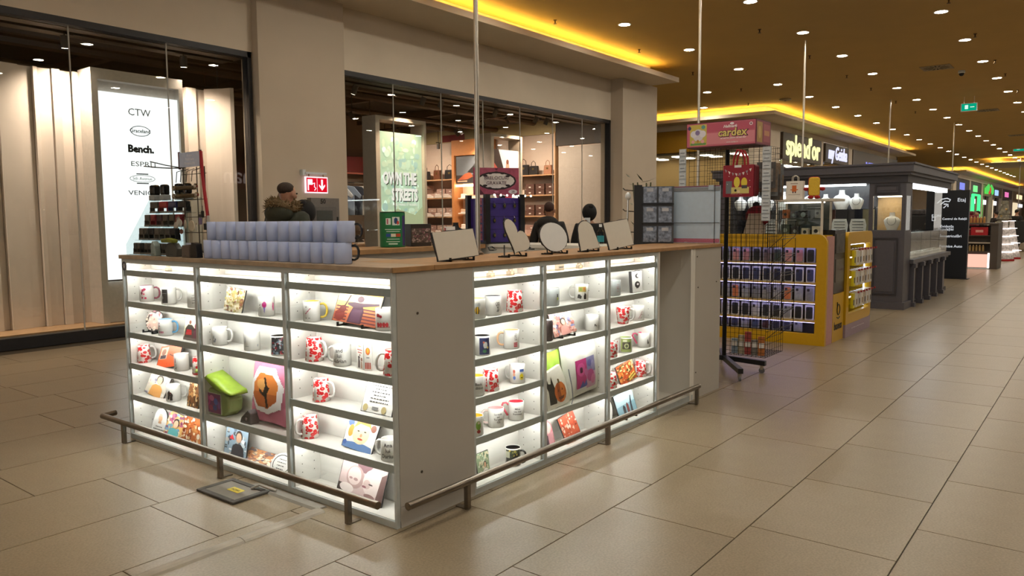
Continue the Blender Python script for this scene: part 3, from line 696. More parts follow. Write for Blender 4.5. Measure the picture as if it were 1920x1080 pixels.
a = flat_art([('#f0ede6','r',0,0,1,1),('#d8a860','r',.3,.84,.7,.88),('#c87a70','r',.12,.7,.88,.75),('#c87a70','r',.2,.6,.8,.65),('#7a3a2c','r',.42,.5,.58,.56),('#3a2420','p',[(.2,.04),(.5,.04),(.5,.3),(.4,.44),(.26,.44)]),('#3a2420','e',.37,.44,.15,.05),('#b08a70','p',[(.6,.04),(.85,.04),(.8,.3),(.65,.3)]),('#8a5a48','e',.76,.38,.14,.07)], .062, .118, -.001).box(-.031, -.0008, 0, .031, .004, .118, hx('#efece6')).build('leaf', PRINT(), t); a.location = (-.022, 0, 0); a.rotation_euler = (0, 0, R_(-14))
a = flat_art([('#f0ede6','r',0,0,1,1),('#d8702c','e',.5,.72,.3,.14),('#e8b04a','e',.5,.74,.15,.1),('#8a8a8a','r',.3,.46,.7,.5)]+[('#b0402c','r',.12+.2*k,.06,.26+.2*k,.3) for k in range(4)], .036, .118, -.001).box(-.018, -.0008, 0, .018, .004, .118, hx('#efece6')).build('leaf', PRINT(), t); a.location = (.034, -.004, 0); a.rotation_euler = (0, 0, R_(22))
l, r = PL(736, 700, 2, .06); mug(l, r, 'red lipstick-kiss mug against the right cabinet post, handle to the left', 180, rb=.040, rtp=.030, h=.108, body=lips_mat())
l, r = PL(603, 752, 3); mug(l, r, 'red lipstick-kiss mug alone below the lettered mug shelf', -30, rb=.041, rtp=.033, h=.105, body=lips_mat())
l, r, w = SPL(676, 734, 775, 3, .055); slate(l, r, 'white wavy slate with a black verse and two angels', 'rect', w, .135, line_text(6, '#3c3c3c', .16, .9, .36, .9)+[('#b8a878','e',.14,.14,.08,.12),('#b8a878','e',.74,.14,.08,.12),('#7a7a7a','r',.36,.1,.56,.2)], 20, face='#f0eeea', group=GS, rough=.0025)
l, r = PL(582, 820, 4); mug(l, r, 'red lipstick-kiss mug with its white handle on the left', 195, rb=.042, rtp=.033, h=.105, body=lips_mat())
BOY = [('#e8e4dc','r',0,0,1,1),('#5a7aa8','p',[(.0,.0),(1,.0),(.95,.2),(.7,.24),(.3,.22),(0,.16)]),('#3a5a98','e',.1,.8,.1,.12),('#3a5a98','e',.06,.15,.06,.08),('#d8903a','e',.16,.55,.09,.2),('#e8cfa8','e',.5,.55,.28,.36),('#c8963c','p',[(.22,.66),(.3,.95),(.7,.97),(.82,.7),(.7,.82),(.4,.84)]),('#3a2c24','e',.4,.6,.04,.022),('#3a2c24','e',.62,.62,.04,.022),('#c88a68','e',.52,.48,.04,.06),('#b0402c','e',.52,.36,.09,.035),('#7a4838','e',.86,.8,.09,.12)]
l, r, w = SPL(640, 695, 842, 4, .06); slate(l, r, 'square comic-style portrait of a smiling boy', 'rect', w, .142, BOY, 22, group=GS, roll=4, rough=.002)
l, r = PL(732, 858, 4, .065); mug(l, r, 'white mug lettered Ana lui Darius', 150, txt=('Ana\nlui\nDarius', .024, -105))
BAB = [('#cbb4b2','r',0,0,1,1),('#3a3230','p',[(0,0),(.18,0),(.1,.3),(0,.3)]),('#7a5a60','p',[(.3,1),(.7,1),(.6,.75),(.4,.7)]),('#b09490','e',.34,.55,.2,.3),('#d8c4c0','e',.32,.58,.15,.24),('#a08482','e',.36,.5,.05,.04),('#a08080','e',.25,.5,.04,.03),('#e2d2ce','e',.74,.55,.22,.36),('#c8b0ac','e',.62,.48,.08,.12),('#4a3a38','e',.7,.5,.05,.02),('#8a5a62','e',.57,.4,.05,.03),('#6a5250','p',[(.86,.2),(1,.1),(1,.9),(.9,.8)]),('#e6dad6','e',.2,.22,.16,.12),('#5a4644','p',[(.4,.0),(.9,.0),(.8,.16),(.5,.14)]),('#8a6a68','e',.72,.2,.12,.06)]
l, r, w = SPL(630, 712, 938, 5, .065); slate((l[0], l[1], l[2]), r, 'large sepia photo panel of two sleeping babies', 'rect', w, .175, BAB, 16, group=GS, roll=4)
# --- near-right cabinet
star_trophy(*PR_(920, 522, 0), 'clear crystal star trophy on the left of the near-right top shelf')
star_trophy(*PR_(957, 518, 0), 'clear crystal star trophy on the right of the near-right top shelf')
l, r = PR_(895, 595, 1, .065); mug(l, r, 'mug with a bee print and pale yellow lining', 60, inner='#e8d890', art=[('#e8b81a','e',.5,.4,.14,.2),('#2a2420','r',.42,.2,.47,.6),('#2a2420','r',.54,.2,.59,.6),('#d8dce0','e',.45,.7,.07,.12),('#c8ccd0','e',.6,.72,.07,.12)])
l, r = PR_(925, 590, 1); mug(l, r, 'grey-rimmed mug with a black heart drawing and dark handle', 195, inner='#55575a', hcol='#4a4c50', art=[('#1d1b1c','e',.72,.62,.07,.1),('#1d1b1c','e',.84,.62,.07,.1),('#efede8','e',.72,.62,.045,.07),('#efede8','e',.84,.62,.045,.07),('#1d1b1c','p',[(.66,.56),(.7,.54),(.78,.38),(.87,.54),(.9,.56),(.78,.32)]),('#1d1b1c','r',.7,.16,.86,.2),('#1d1b1c','r',.72,.25,.88,.28)])
l, r = PR_(965, 588, 1); mug(l, r, 'red lipstick-kiss mug on the heart mug shelf', 90, rb=.044, rtp=.036, h=.108, body=lips_mat())
l, r = PR_(904, 668, 2); mug(l, r, 'black-lined mug with a navy night picture', 190, inner='#16161a', hcol='#16161a', art=[('#232c58','r',.36,.0,1,.96),('#d8d8d0','e',.7,.55,.13,.2),('#3a7a50','e',.66,.2,.12,.1),('#d06a4a','e',.6,.72,.06,.06),('#e8c84a','e',.84,.4,.05,.08)])
l, r = PR_(959, 655, 2); mug(l, r, 'mug with a peach handle and red dotted lettering', 185, inner='#e8b07a', hcol='#e6b48a', art=[('#c03040','r',.66,.08+.1*k,.9,.13+.1*k) for k in range(3)]+line_text(4, '#3a3a3a', .62, .94, .5, .85))
l, r = PR_(893, 742, 3, .065); mug(l, r, 'yellow-lined mug lettered Back edition', 120, inner='#e8c23a', txt=('Back\nedition', .018, -72))
l, r = PR_(920, 733, 3); mug(l, r, 'red lipstick-kiss mug between the yellow-lined and smiley mugs', -100, rb=.043, rtp=.036, h=.105, body=lips_mat())
l, r = PR_(970, 718, 3); mug(l, r, 'white mug with a smiley face and blue lettering', 150, art=[('#e8d21a','e',.78,.36,.14,.2),('#2a2420','e',.78,.3,.07,.05),('#3a62b0','r',.64,.68,.95,.82)]+photo(31, ['#c05a50','#e8c0a0','#4a6ab0'], 0)[1:]+[('#c85a48','e',.3,.7,.08,.1),('#4a6ab0','e',.32,.3,.09,.12),('#e0a080','e',.3,.5,.08,.1)])
l, r = PR_(891, 815, 4, .06); mug(l, r, 'yellow-lined mug with a green cartoon figure', 90, inner='#e8c23a', art=[('#7aa83a','e',.7,.55,.16,.26),('#b03a3a','e',.72,.2,.12,.1),('#f0e8c8','e',.72,.7,.08,.08)])
l, r = PR_(930, 803, 4); mug(l, r, 'mug with a pale pink lining and handwritten lines', 185, inner='#e0a0a0', hcol='#eccfca', txt=("La multi\nani\nTe iubim\n123", .013, -72))
l, r = PR_(968, 790, 4); mug(l, r, 'mug with a red heart-shaped handle and black lettering', 185, inner='#c22a3e', hcol='#d0586a', heart=True, txt=('Mihai\ncea mai\nfrumoasa', .013, -80))
l, r, w = SPR(897, 920, 880, 5, .07); slate(l, r, 'small green-grey portrait plaque on the bottom shelf', 'rect', w, .125, photo(33, ['#8a9a7a','#c9d0b8','#5a6a50','#d8c9a8'], 24, [(.6,.8,'#d0a080','#e8e0d8')]), 8, group=GS)
l, r = PR_(962, 872, 5); mug(l, r, 'black mug with a yellow and green print', -20, inner='#141416', hcol='#141416', art=photo(34, ['#1a1a1c','#c9b04a','#3a4a2a','#141416','#8a8a50'], 20)+[('#c0bfa8','r',.0,.5,.3,.9)])
# --- middle-right cabinet
t = thing('name_block', 'small clear block with dark lettering on the top shelf', 'trophy', *PR_(1049, 510, 0)); MB().box(-.03, -.01, 0, .03, .01, .035).build('block', GLASS('crystal'), t); text('lettering', 'TANO', .016, M('ink_black', '#1d1b1c', .5), t, (0, -.0108, .018), 0)
star_trophy(*PR_(1086, 508, 0), 'gold-toned crystal star trophy beside the small lettered block')
l, r = PR_(1035, 578, 1); mug(l, r, 'grey mug with a small green and black print', 150, body=M('grey_glaze', '#b6bbbb', .2), art=[('#2a2a2a','e',.9,.6,.06,.12),('#b8c83a','e',.92,.4,.06,.1)])
l, r = PR_(1090, 567, 1); mug(l, r, 'white mug with a green pattern over a black car', 170, art=[('#b8a860','r',.3,.58,.85,.95),('#8aa04a','e',.45,.75,.08,.12),('#d0803a','e',.7,.78,.07,.12),('#1d1b1c','p',[(.22,.14),(.5,.1),(.52,.28),(.4,.4),(.25,.38)]),('#1d1b1c','p',[(.68,.08),(.86,.08),(.84,.4),(.74,.5),(.68,.3)])])
l, r, w = SPR(1022, 1029, 640, 2, .06)
t = thing('drink_can', 'dark printed can half hidden behind the cabinet post', 'can', *PR_(1028, 642, 2, .06)); MB().lathe([(.02,0),(.026,.004),(.026,.105),(.022,.112)], 20).build('body', M('dark_can', '#3a2f30', .35, .3, var=.6, scale=60), t, smooth='auto'); MB().lathe([(.022,.112),(.022,.115),(.019,.115)], 20).build('rim', ALU, t)
l, r, w = SPR(1040, 1081, 632, 2, .06); slate((l[0], l[1], l[2]), r, 'slate with a pink-toned group photo on a black easel', 'rect', w, .148, photo(41, ['#e0a89a','#f0d4c8','#b06a62','#7a80a8','#d88a7a','#f6e6dc'], 36, [(.5,.8,'#e8bfa4','#d89a90')]), 18, ez=True, group=GS, roll=-3, rough=.002)
l, r = PR_(1110, 620, 2); mug(l, r, 'plain white mug with a tiny black figure', 60, art=[('#2a2a2a','e',.72,.35,.05,.1),('#2a2a2a','e',.84,.3,.04,.06)])
CATP = [('#eeeade','r',0,0,1,1),('#1f1f1c','p',[(.12,.08),(.44,.06),(.5,.4),(.42,.62),(.36,.86),(.3,.66),(.2,.68),(.14,.9),(.1,.6),(.16,.45)]),('#c8641c','e',.68,.34,.27,.3),('#a04a14','e',.62,.34,.09,.29),('#d87a2c','e',.78,.34,.09,.28),('#5a4a1c','p',[(.64,.6),(.72,.6),(.7,.72),(.62,.74)]),('#6a2a10','p',[(.56,.36),(.64,.36),(.6,.44)]),('#6a2a10','p',[(.74,.38),(.82,.38),(.78,.46)]),('#6a2a10','p',[(.54,.2),(.84,.22),(.78,.14),(.6,.12)])]
l, r, w = SPR(1022, 1068, 770, 4, .055); pillow((l[0]-.005, l[1]+.055, l[2]), 0, 'lime green pillow behind the pumpkin bag', w*1.05, .30, .06, '#a8cc4a', tilt=4)
l, r, w = SPR(1024, 1066, 770, 4, .045)
t = thing('pumpkin_bag', 'cream drawstring bag printed with a black cat and a pumpkin', 'bag', l, 0)
pb = MB().prism([(-w/2,0),(w/2,.0),(w*.47,.15),(w*.36,.225),(-w*.44,.20),(-w/2,.1)], -.012, .012).build('pouch', M('cloth_eeeade', '#e6e2d4', .8, var=.05, scale=40, bump=.15), t, bevel=.006); pb.rotation_euler = (R_(-10), R_(-4), 0)
flat_art(CATP[1:], w*.92, .19, -.0125, z0=.012).build('print', PRINT(), pb, recalc=False)
MB().tube([(w*.36,-.02,.20),(w*.45,-.03,.10),(w*.5,-.03,.03),(w*.42,-.032,.004)], .003, 6).build('cord', M('grey_cord', '#8a92a0', .7), t)
FLO = [('#eeecea','r',0,0,1,1),('#c02a7c','r',0,.08,.58,1),('#8a8ab8','r',.55,.4,1,1),('#d8a8c8','r',.5,0,1,.5),('#7a1850','e',.25,.66,.14,.18),('#d8509a','e',.25,.68,.2,.22),('#5a1440','e',.25,.66,.08,.1),('#c04a90','e',.72,.4,.2,.2),('#e07ab0','e',.85,.25,.12,.16),('#4a5ab0','p',[(.14,.1),(.3,.32),(.36,.2),(.5,.34),(.52,.12),(.36,.08)]),('#6a6ab0','e',.7,.8,.12,.12),('#a8a0d0','e',.88,.7,.1,.16),('#c86aa8','e',.5,.55,.1,.12)]
l, r, w = SPR(1062, 1127, 748, 4, .075); pillow((l[0], l[1]+.015, l[2]), 0, 'plump white pillow printed with pink flowers and a blue butterfly', w, .335, .10, '#efede4', FLO, (.20,.14,.72,.68), 4, roll=-4)
l, r, w = SPR(1023, 1042, 850, 5, .06); slate(l, r, 'arched pink sunset photo plaque beside the cabinet post', 'arch', w*1.1, .165, [('#e0a0a8','r',.1,.02,.9,.6),('#f0ccc4','e',.5,.75,.3,.2),('#5a4450','p',[(.2,.1),(.5,.1),(.45,.5),(.3,.55)]),('#3a2c30','r',.1,.02,.9,.12)], 10, group=GS, body='#c87a80')
l, r, w = SPR(1064, 1092, 823, 5, .05); slate(l, r, 'narrow red-brown photo plaque leaning in the bottom of the cabinet', 'rect', w, .165, photo(43, ['#c8583a','#e8b49a','#8a2c20','#f0d6c4','#a84a38'], 26), 18, group=GS, roll=-10)
# --- far-right cabinet
l, r = PR_(1151, 555, 1); mug(l, r, 'grey-white mug at the left end of the narrow cabinet', 100, body=M('grey_glaze'), art=line_text(5, '#a06a70', .7, .95))
l, r, w = SPR(1186, 1205, 548, 1, .05); slate(l, r, 'thick white block printed with a black rose and letter', 'rect', w, .135, [('#1d1b1c','e',.5,.36,.26,.16),('#eeeae6','e',.54,.38,.1,.05),('#1d1b1c','e',.52,.78,.2,.11),('#eeeae6','e',.6,.78,.13,.07),('#1d1b1c','r',.35,.18,.6,.2)], 4, face='#f0eeea', group=GS, thick=.02)
l, r = PR_(1168, 608, 2); mug(l, r, 'flared red lipstick-kiss cup, wider at the rim', 0, rb=.034, rtp=.045, h=.105, body=lips_mat())
l, r = PR_(1196, 600, 2); mug(l, r, 'white mug with a thin red sketch, handle to the left', 185, art=[('#a03a4a','p',[(.6,.2),(.85,.7),(.87,.68),(.63,.18)]),('#8a5a60','r',.5,.12,.85,.16),('#a08a8a','r',.7,.4,.9,.43)])
l, r = PR_(1147, 670, 3, .06); mug(l, r, 'orange-red patterned mug cut off by the cabinet post', 90, body=lips_mat(), rb=.034, rtp=.036)
l, r = PR_(1173, 662, 3); mug(l, r, 'green mug printed with a camera', 175, inner='#8a9a5a', art=[('#8fa05a','r',.1,.0,1,1),('#3a3a30','r',.25,.2,.9,.72),('#c8d0a0','e',.58,.45,.18,.2),('#4a5a3a','e',.58,.45,.1,.12),('#d8d8c0','r',.3,.78,.6,.9)])
l, r = PR_(1207, 654, 3); mug(l, r, 'white mug with a hot pink lining and pink heart handle', 180, inner='#c23a6a', hcol='#c8486e', heart=True, art=[('#2a2a2a','e',.82,.4,.05,.2),('#2a2a2a','e',.9,.3,.04,.12)])
l, r = PR_(1146, 728, 4, .06); mug(l, r, 'red lipstick-kiss mug cut off at the left of the narrow cabinet', 90, rb=.036, rtp=.030, body=lips_mat())
l, r, w = SPR(1165, 1195, 718, 4, .05); slate(l, r, 'orange autumn photo slate with a yellow skeleton hand', 'rect', w, .125, photo(51, ['#c85a1c','#e89a4a','#8a3a14','#5a4a1c','#e8c88a','#b83a1a'], 30)+[('#e8d060','p',[(.5,.05),(.95,.2),(.92,.28),(.5,.14)]),('#e8d060','p',[(.5,.18),(.9,.34),(.88,.4),(.5,.26)])], 16, group=GS, roll=-8)
l, r = PR_(1200, 708, 4, .085); mug(l, r, 'red lipstick-kiss mug behind the orange autumn slate', 10, rb=.042, rtp=.035, h=.105, body=lips_mat())
l, r, w = SPR(1144, 1157, 790, 5, .06)
t = thing('round_plate', 'black-rimmed white round plate standing against the cabinet post', 'plate', (at(1141,790,1,.06).x+.012, .05, ZS(5)), R_(0)); p = MB().lathe([(.001,0),(.055,0),(.085,.006),(.088,.010),(.083,.010),(.055,.004),(.001,.004)], 32, close=False).build('dish', CER, t, smooth=True); p.location = (0, .05, .087); p.rotation_euler = (R_(80), 0, 0)
q = MB().lathe([(.083,.0105),(.089,.0108),(.0895,.008),(.083,.009)], 32, close=False).build('rim', BLK, p)
l, r, w = SPR(1163, 1196, 772, 5, .06); slate(l, r, 'pale blue slate of travellers on a clear stand', 'rect', w, .16, [('#b8d0d8','r',0,0,1,1),('#88b0c0','r',0,.0,1,.5),('#e8eef0','e',.4,.8,.3,.12),('#3a4048','p',[(.3,.08),(.42,.08),(.44,.4),(.36,.5),(.3,.4)]),('#7a3a3a','p',[(.5,.08),(.62,.08),(.62,.44),(.56,.54),(.5,.44)]),('#2c3440','p',[(.68,.08),(.8,.08),(.8,.4),(.86,.74),(.8,.74),(.72,.46)])], 16, ez=True, group=GS, roll=-6)

# ================================================================== GOODS ON THE KIOSK WORKTOPS
TOP = 1.1005
def LX(px, py=470, d=.06): return at(px, py, 0, d).y
# --- two tiers of white mugs with black handles
gm = 'blank white mugs stacked in two tiers on the left worktop'
lo = [390,403,418,436,451,468,485,503,520,536,554,574,593,613]; up_ = [396,410,423,439,454,474,495,511,525,543,558,580,603]
m0 = None
ylo = [1.445-.0815*i for i in range(14)]; yup = [1.425-.0875*i for i in range(13)]
for tier, (ys, z) in enumerate(((ylo, TOP), (yup, TOP+.0955))):
    for i, y in enumerate(ys):
        last = i == len(ys)-1
        ha = 38 if last else 78
        which = ('right-hand end' if last else '%s from the left' % (ORD[i] if i < 10 else ['eleventh','twelfth','thirteenth'][i-10]))
        lab = 'blank white mug with black handle, %s tier, %s' % (('lower', 'upper')[tier], which)
        if m0 is None or last: mm = mug((.07+(.012 if tier else 0), y, z), PI2, lab, ha, hcol='#101012', group=gm, body=M('blue_white_glaze', '#b8c5ea', .15, var=.01)); m0 = m0 or mm
        else: copy_tree(m0, None, (.07+(.012 if tier else 0)+random.uniform(-.004,.004), y, z), PI2, lab)
# --- stamp display
st = thing('stamp_display', 'clear acrylic stepped display full of rubber stamps', 'display stand', (.03, 2.285, TOP), PI2)
AC = GLASS('acrylic', '#eef3f4', 1.4)
WD = .48
for k in range(5):
    z = [.0, .082, .16, .24, .315][k]; y0 = .012+.036*k
    MB().box(0, y0, z, WD, y0+.05, z+.004).build('step', AC, st)
for x in (0, .16, .32, WD-.004): MB().prism([(-.005,0),(.205,0),(.205,.33),(.15,.33),(-.005,.06)], x, x+.004, 'x').build('side', AC, st)
STB = {}
def stamp(w, h, d, col, kind):
    key = (w, h, d, col, kind)
    if key in STB: return None
    STB[key] = 1
sk = [(0, 10, .042, .066, ['#3b3833','#45413b','#2a2826','#4a453e']), (1, 7, .058, .07, ['#4a453c','#3c3934','#17171a','#534d44']), (2, 6, .064, .07, ['#4c463c','#7d1420','#3a2226','#4a4038']), (3, 4, .100, .066, ['#3f3a33','#8c1622','#1c2550','#1a1a1c'])]
sc_names = ['bottom', 'second', 'third', 'fourth']
for tier, n, w, h, cols in sk:
    z = [.004, .086, .164, .244][tier]; y = .036+.036*tier
    for i in range(n):
        x = .03+(WD-.06)*(i+.5)/n; c = cols[i % len(cols)] if tier != 3 else cols[min(i, 3)]
        t = thing('rubber_stamp', '%s self-inking rubber stamp, %s of the %s step of the stamp display' % ({'#7d1420':'red','#8c1622':'red','#1c2550':'blue','#17171a':'black','#1a1a1c':'black'}.get(c,'dark grey'), ORD[i] if i < 10 else ['eleventh','twelfth'][i-10], sc_names[tier]), 'stamp', (st.location.x+y, st.location.y-x, TOP+z), PI2, 'rubber stamps on the acrylic display')
        cm = M('stamp_'+c.strip('#'), c, .35)
        MB().box(-w*.45, -.016, h*.42, w*.45, .016, h).build('cap', cm, t, bevel=.006)
        for s in (-1, 1): MB().box(s*w*.45-.004, -.014, .008, s*w*.45+.004, .014, h*.5).build('leg', cm, t)
        MB().box(-w*.48, -.017, 0, w*.48, .017, .01).build('base', M('stamp_base', '#77726a', .4), t)
for i, (px, w) in enumerate(((274, .075), (310, .06), (337, .055), (352, .055))):
    y = LX(px, 380, .19); big = i == 0
    t = thing('rubber_stamp', ['large glossy black hand stamp with a grey base on top of the display', 'second glossy black stamp on top of the display', 'third glossy black stamp on top of the display', 'fourth black stamp behind the bracelet rolls'][i], 'stamp', (.19, min(y, 2.24), TOP+.319), PI2, 'rubber stamps on the acrylic display')
    MB().box(-w*.45, -.02, .028, w*.45, .02, .092).build('cap', M('stamp_gloss', '#0c0e10', .12), t, bevel=.012)
    MB().box(-w*.47, -.022, 0, w*.47, .022, .032).build('base', M('stamp_grey', '#8d9292', .3), t, bevel=.005)
# odds and ends in front of the display
for nm, lab, cat, px, col, pr_ in (('stamp_box', 'dark grey folded stamp box beside the acrylic display', 'box', 322, '#44443f', [(-.06,0),(.05,0),(.06,.045),(.02,.075),(-.04,.075),(-.07,.03)]), ('tape_holder', 'grey-green tape dispenser standing beside the stamp box', 'dispenser', 292, '#8e9a94', [(-.025,0),(.025,0),(.02,.06),(-.005,.085),(-.025,.06)]), ('green_stapler', 'long olive green stapler lying among the stamps', 'stapler', 316, '#6d7320', [(-.06,0),(.06,0),(.06,.018),(.0,.026),(-.06,.018)]), ('brown_box', 'small brown card box at the foot of the keyring stand', 'box', 352, '#5c5048', [(-.035,0),(.045,0),(.045,.07),(-.03,.065)]), ('black_pouch', 'black velvet pouch at the foot of the keyring stand', 'pouch', 368, '#0e0d10', [(-.035,0),(.035,0),(.028,.075),(-.022,.082)])):
    z = TOP+(.11 if nm == 'green_stapler' else 0)
    t = thing(nm, lab, cat, (.03 if nm != 'stamp_box' else .045, LX(px, 465, .03) if nm != 'green_stapler' else 1.80, TOP if nm != 'green_stapler' else TOP+.0765), PI2)
    MB().prism(pr_, -.018, .018).build('body', M(nm+'_plastic', col, .45, var=.12), t, bevel=.004)
    MB().box(-.015, -.0186, .01, .015, -.018, .012).build('seam', M('seam_dark', '#26241f', .6), t)
# --- keyring stand with sign and hooks
KX = .13
kz = lambda py: at(366, py, 0, KX).z
ky = lambda px, py=400: at(px, py, 0, KX).y
ks = thing('keyring_stand', 'wire hook stand with a small printed sign and a red lanyard', 'display stand', (KX, 1.76, TOP), 0)
WIRE = M('grey_wire', '#4a4440', .35, .7)
o = Vector((KX, 1.76, TOP))
def loc_(v): return tuple(Vector(v)-o)
y1, y2 = ky(347), ky(372); zt = kz(313)
wm = MB()
for y in (y1, y2, ky(387)): wm.tube([loc_((KX, y, TOP+.01)), loc_((KX, y, zt))], .003, 6)
for py in (326, 374, 407, 436): wm.tube([loc_((KX, ky(344), kz(py))), loc_((KX, ky(390), kz(py)))], .002, 6)
wm.build('frame', WIRE, ks)
bm_ = MB()
for dx, dy in ((-.07,.05),(-.07,-.06),(.07,.05),(.07,-.06)): bm_.tube([(0,(y2-1.76)/2,.05),(dx,dy,.004)], .004, 6)
bm_.build('feet', WIRE, ks)
for k, (pa, pb, qa, qb) in enumerate(((342, 312, 302, 297), (342, 313, 290, 305), (350, 313, 303, 308))):
    MB().tube([loc_((KX, ky(pa), kz(pb))), loc_((KX-.02, ky((pa+qa)/2), kz((pb+qb)/2)-.004)), loc_((KX-.05, ky(qa), kz(qb)))], .003, 6).build('hook', WIRE, ks)
for k, px in enumerate((349, 357, 368, 378)): MB().tube([loc_((KX, ky(px), kz(316))), loc_((KX-.05, ky(px+2), kz(322))), loc_((KX-.06, ky(px+3), kz(342)))], .0022, 6).build('hook', WIRE, ks)
sy0, sy1, sz0, sz1 = ky(341), ky(381), kz(312), kz(284)
MB().box(KX-.004-o.x, sy1-o.y, sz0-o.z, KX+.002-o.x, sy0-o.y, sz1-o.z).build('sign', M('pale_blue_card', '#b9c1d6', .5), ks)
for y in (sy0, sy1): MB().box(KX-.006-o.x, y-.004-o.y, sz0-.01-o.z, KX+.004-o.x, y+.004-o.y, sz1+.006-o.z).build('sign_edge', M('dark_red_edge', '#55202a', .5), ks)
for j, s in enumerate(('Bratari', 'Medalioane', 'Personalizate')): text('lettering', s, .020, M('ink_pale', '#e9e9f2', .5), ks, (KX-.0045-o.x, (sy0+sy1)/2-o.y, sz1-.018-.021*j-o.z), -90, shear=.25, ext=.0002)
ry = ky(386); 
MB().tube([loc_((KX-.008, ky(384), kz(285))), loc_((KX-.01, ky(386), kz(330))), loc_((KX-.012, ky(390), kz(372))), loc_((KX-.012, ky(394), kz(412)))], .009, 8).build('lanyard', M('red_ribbon', '#9c1420', .6), ks)
for j, (px, py) in enumerate(((337, 352), (337, 367), (378, 350), (380, 366))):
    t = thing('bracelet_roll', 'round silver-capped roll of beaded bracelets, %s' % ['upper left on the stand','lower left on the stand','upper right on the stand','lower right on the stand'][j], 'jewellery', (KX-.03, ky(px, py), kz(py)), PI2, 'bracelet rolls on the keyring stand')
    MB().lathe([(.014,0),(.014,.01),(.008,.012)], 14).build('cap', M('chrome', '#c9c6c0', .15, 1), t).rotation_euler = (R_(90), 0, 0)
    if j < 2: MB().tube([(.0,.006,0), (abs(ky(px)-ky(375)),.006,0)], .012, 10).build('roll', M('bronze_beads', '#5a4c34', .35, .6, var=.5, scale=160, bump=.4), t)
for j, (px, py, r_, c) in enumerate(((338, 424, .024, '#b4aea4'), (346, 418, .022, '#c2bbb0'), (359, 421, .027, '#b8ae9f'), (367, 423, .029, '#c8bca6'), (378, 428, .018, '#a9a49b'), (352, 434, .014, '#7a5242'), (342, 411, .012, '#8a8680'), (385, 405, .010, '#3a3a3c'))):
    t = thing('key_ring', 'hanging %s keyring tag, %s from the left on the lower hooks' % ('small dark' if r_ < .013 else ('copper' if c == '#7a5242' else 'round pale metal'), ORD[j]), 'keyring', (KX-.025-.006*(j % 3), ky(px, py), kz(py)), PI2, 'keyring tags on the wire stand')
    d = MB().lathe([(r_,-.0015),(r_,.0015)], 20).build('tag', M('tag_'+c.strip('#'), c, .3, .4), t); d.rotation_euler = (R_(90), 0, R_(random.uniform(-25, 25)))
    MB().tube([(.006*math.cos(a), .0, r_+.005+.006*math.sin(a)) for a in [2*math.pi*i/10 for i in range(10)]], .0011, 5, closed=True).build('ring', M('chrome'), t)
for j, (px, py, c) in enumerate(((386, 395, '#141417'), (382, 408, '#6c5f86'), (391, 418, '#101013'), (397, 404, '#b7b2aa'))):
    t = thing('key_fob', '%s hanging at the right of the keyring stand' % ['black rectangular key fob', 'small lilac key fob', 'black leather key pouch', 'silver key fob'][j], 'keyring', (KX-.02, ky(px, py), kz(py)-.02), PI2, 'key fobs on the wire stand')
    MB().box(-.012, -.004, -.018, .012, .004, .018).build('body', M('fob_'+c.strip('#'), c, .4), t, bevel=.003)
    MB().tube([(0,0,.018),(.002,0,.045)], .0015, 5).build('cord', BLK, t)
t = thing('info_card', 'clear pale blue card at the foot of the keyring stand', 'card', (KX-.03, ky(366, 450), TOP), PI2); MB().box(-.045, 0, 0, .045, .003, .075).build('card', M('pale_blue_card'), t); flat_art(line_text(4, '#7a86a0'), .09, .075, -.0002).build('print', PRINT(), t, recalc=False)

# --- blank slates on easels along the right worktop
def top_slate(px0, px1, pyb, pyt, d, label, kind, roll=0, tilt=14, face='#cfc7b8', k=1.0):
    a, b = at(px0, pyb, 1, d).x, at(px1, pyb, 1, d).x; h = at((px0+px1)/2, pyt, 1, d+.03).z-TOP-.012
    return slate(((a+b)/2, d, TOP), 0, label, kind, (b-a)*k, h*1.02, None, tilt, True, face=face, group='blank slates on black easels', roll=roll, name='blank_slate', cat='slate', rough=.003)
top_slate(821, 899, 479, 431, .10, 'wide blank rectangular slate on a black easel, nearest the corner', 'rect', -3)
top_slate(943, 987, 475, 414, .10, 'blank heart-shaped slate tilted on a black easel', 'heart', 30, k=1.3)
top_slate(1018, 1069, 470, 416, .10, 'blank round white slate on a black easel', 'oval', face='#dcdcda')
top_slate(1089, 1125, 466, 413, .10, 'blank arched slate on a black easel', 'arch', -4)
top_slate(1143, 1189, 462, 413, .10, 'blank square slate on a black easel, beside the black rack', 'rect', -5)
for j, (px, py) in enumerate(((896, 474), (934, 470), (1004, 468))):
    t = thing('empty_easel', 'empty black wire easel lying %s' % ['beside the wide blank slate', 'left of the heart slate', 'between the heart and round slates'][j], 'easel', (at(px, py, 2, TOP).x, at(px, py, 2, TOP).y+.05, TOP), R_(20*j), 'empty easels on the worktop')
    MB().tube([(-.045,0,.004),(-.03,.012,.02),(.03,.015,.024),(.05,.0,.012),(.03,-.018,.004),(-.03,-.02,.004)], .0045, 6, closed=True).build('loop', BLK, t)
    MB().tube([(-.045,0,.004),(-.06,-.03,.004)], .004, 6).build('foot', BLK, t)
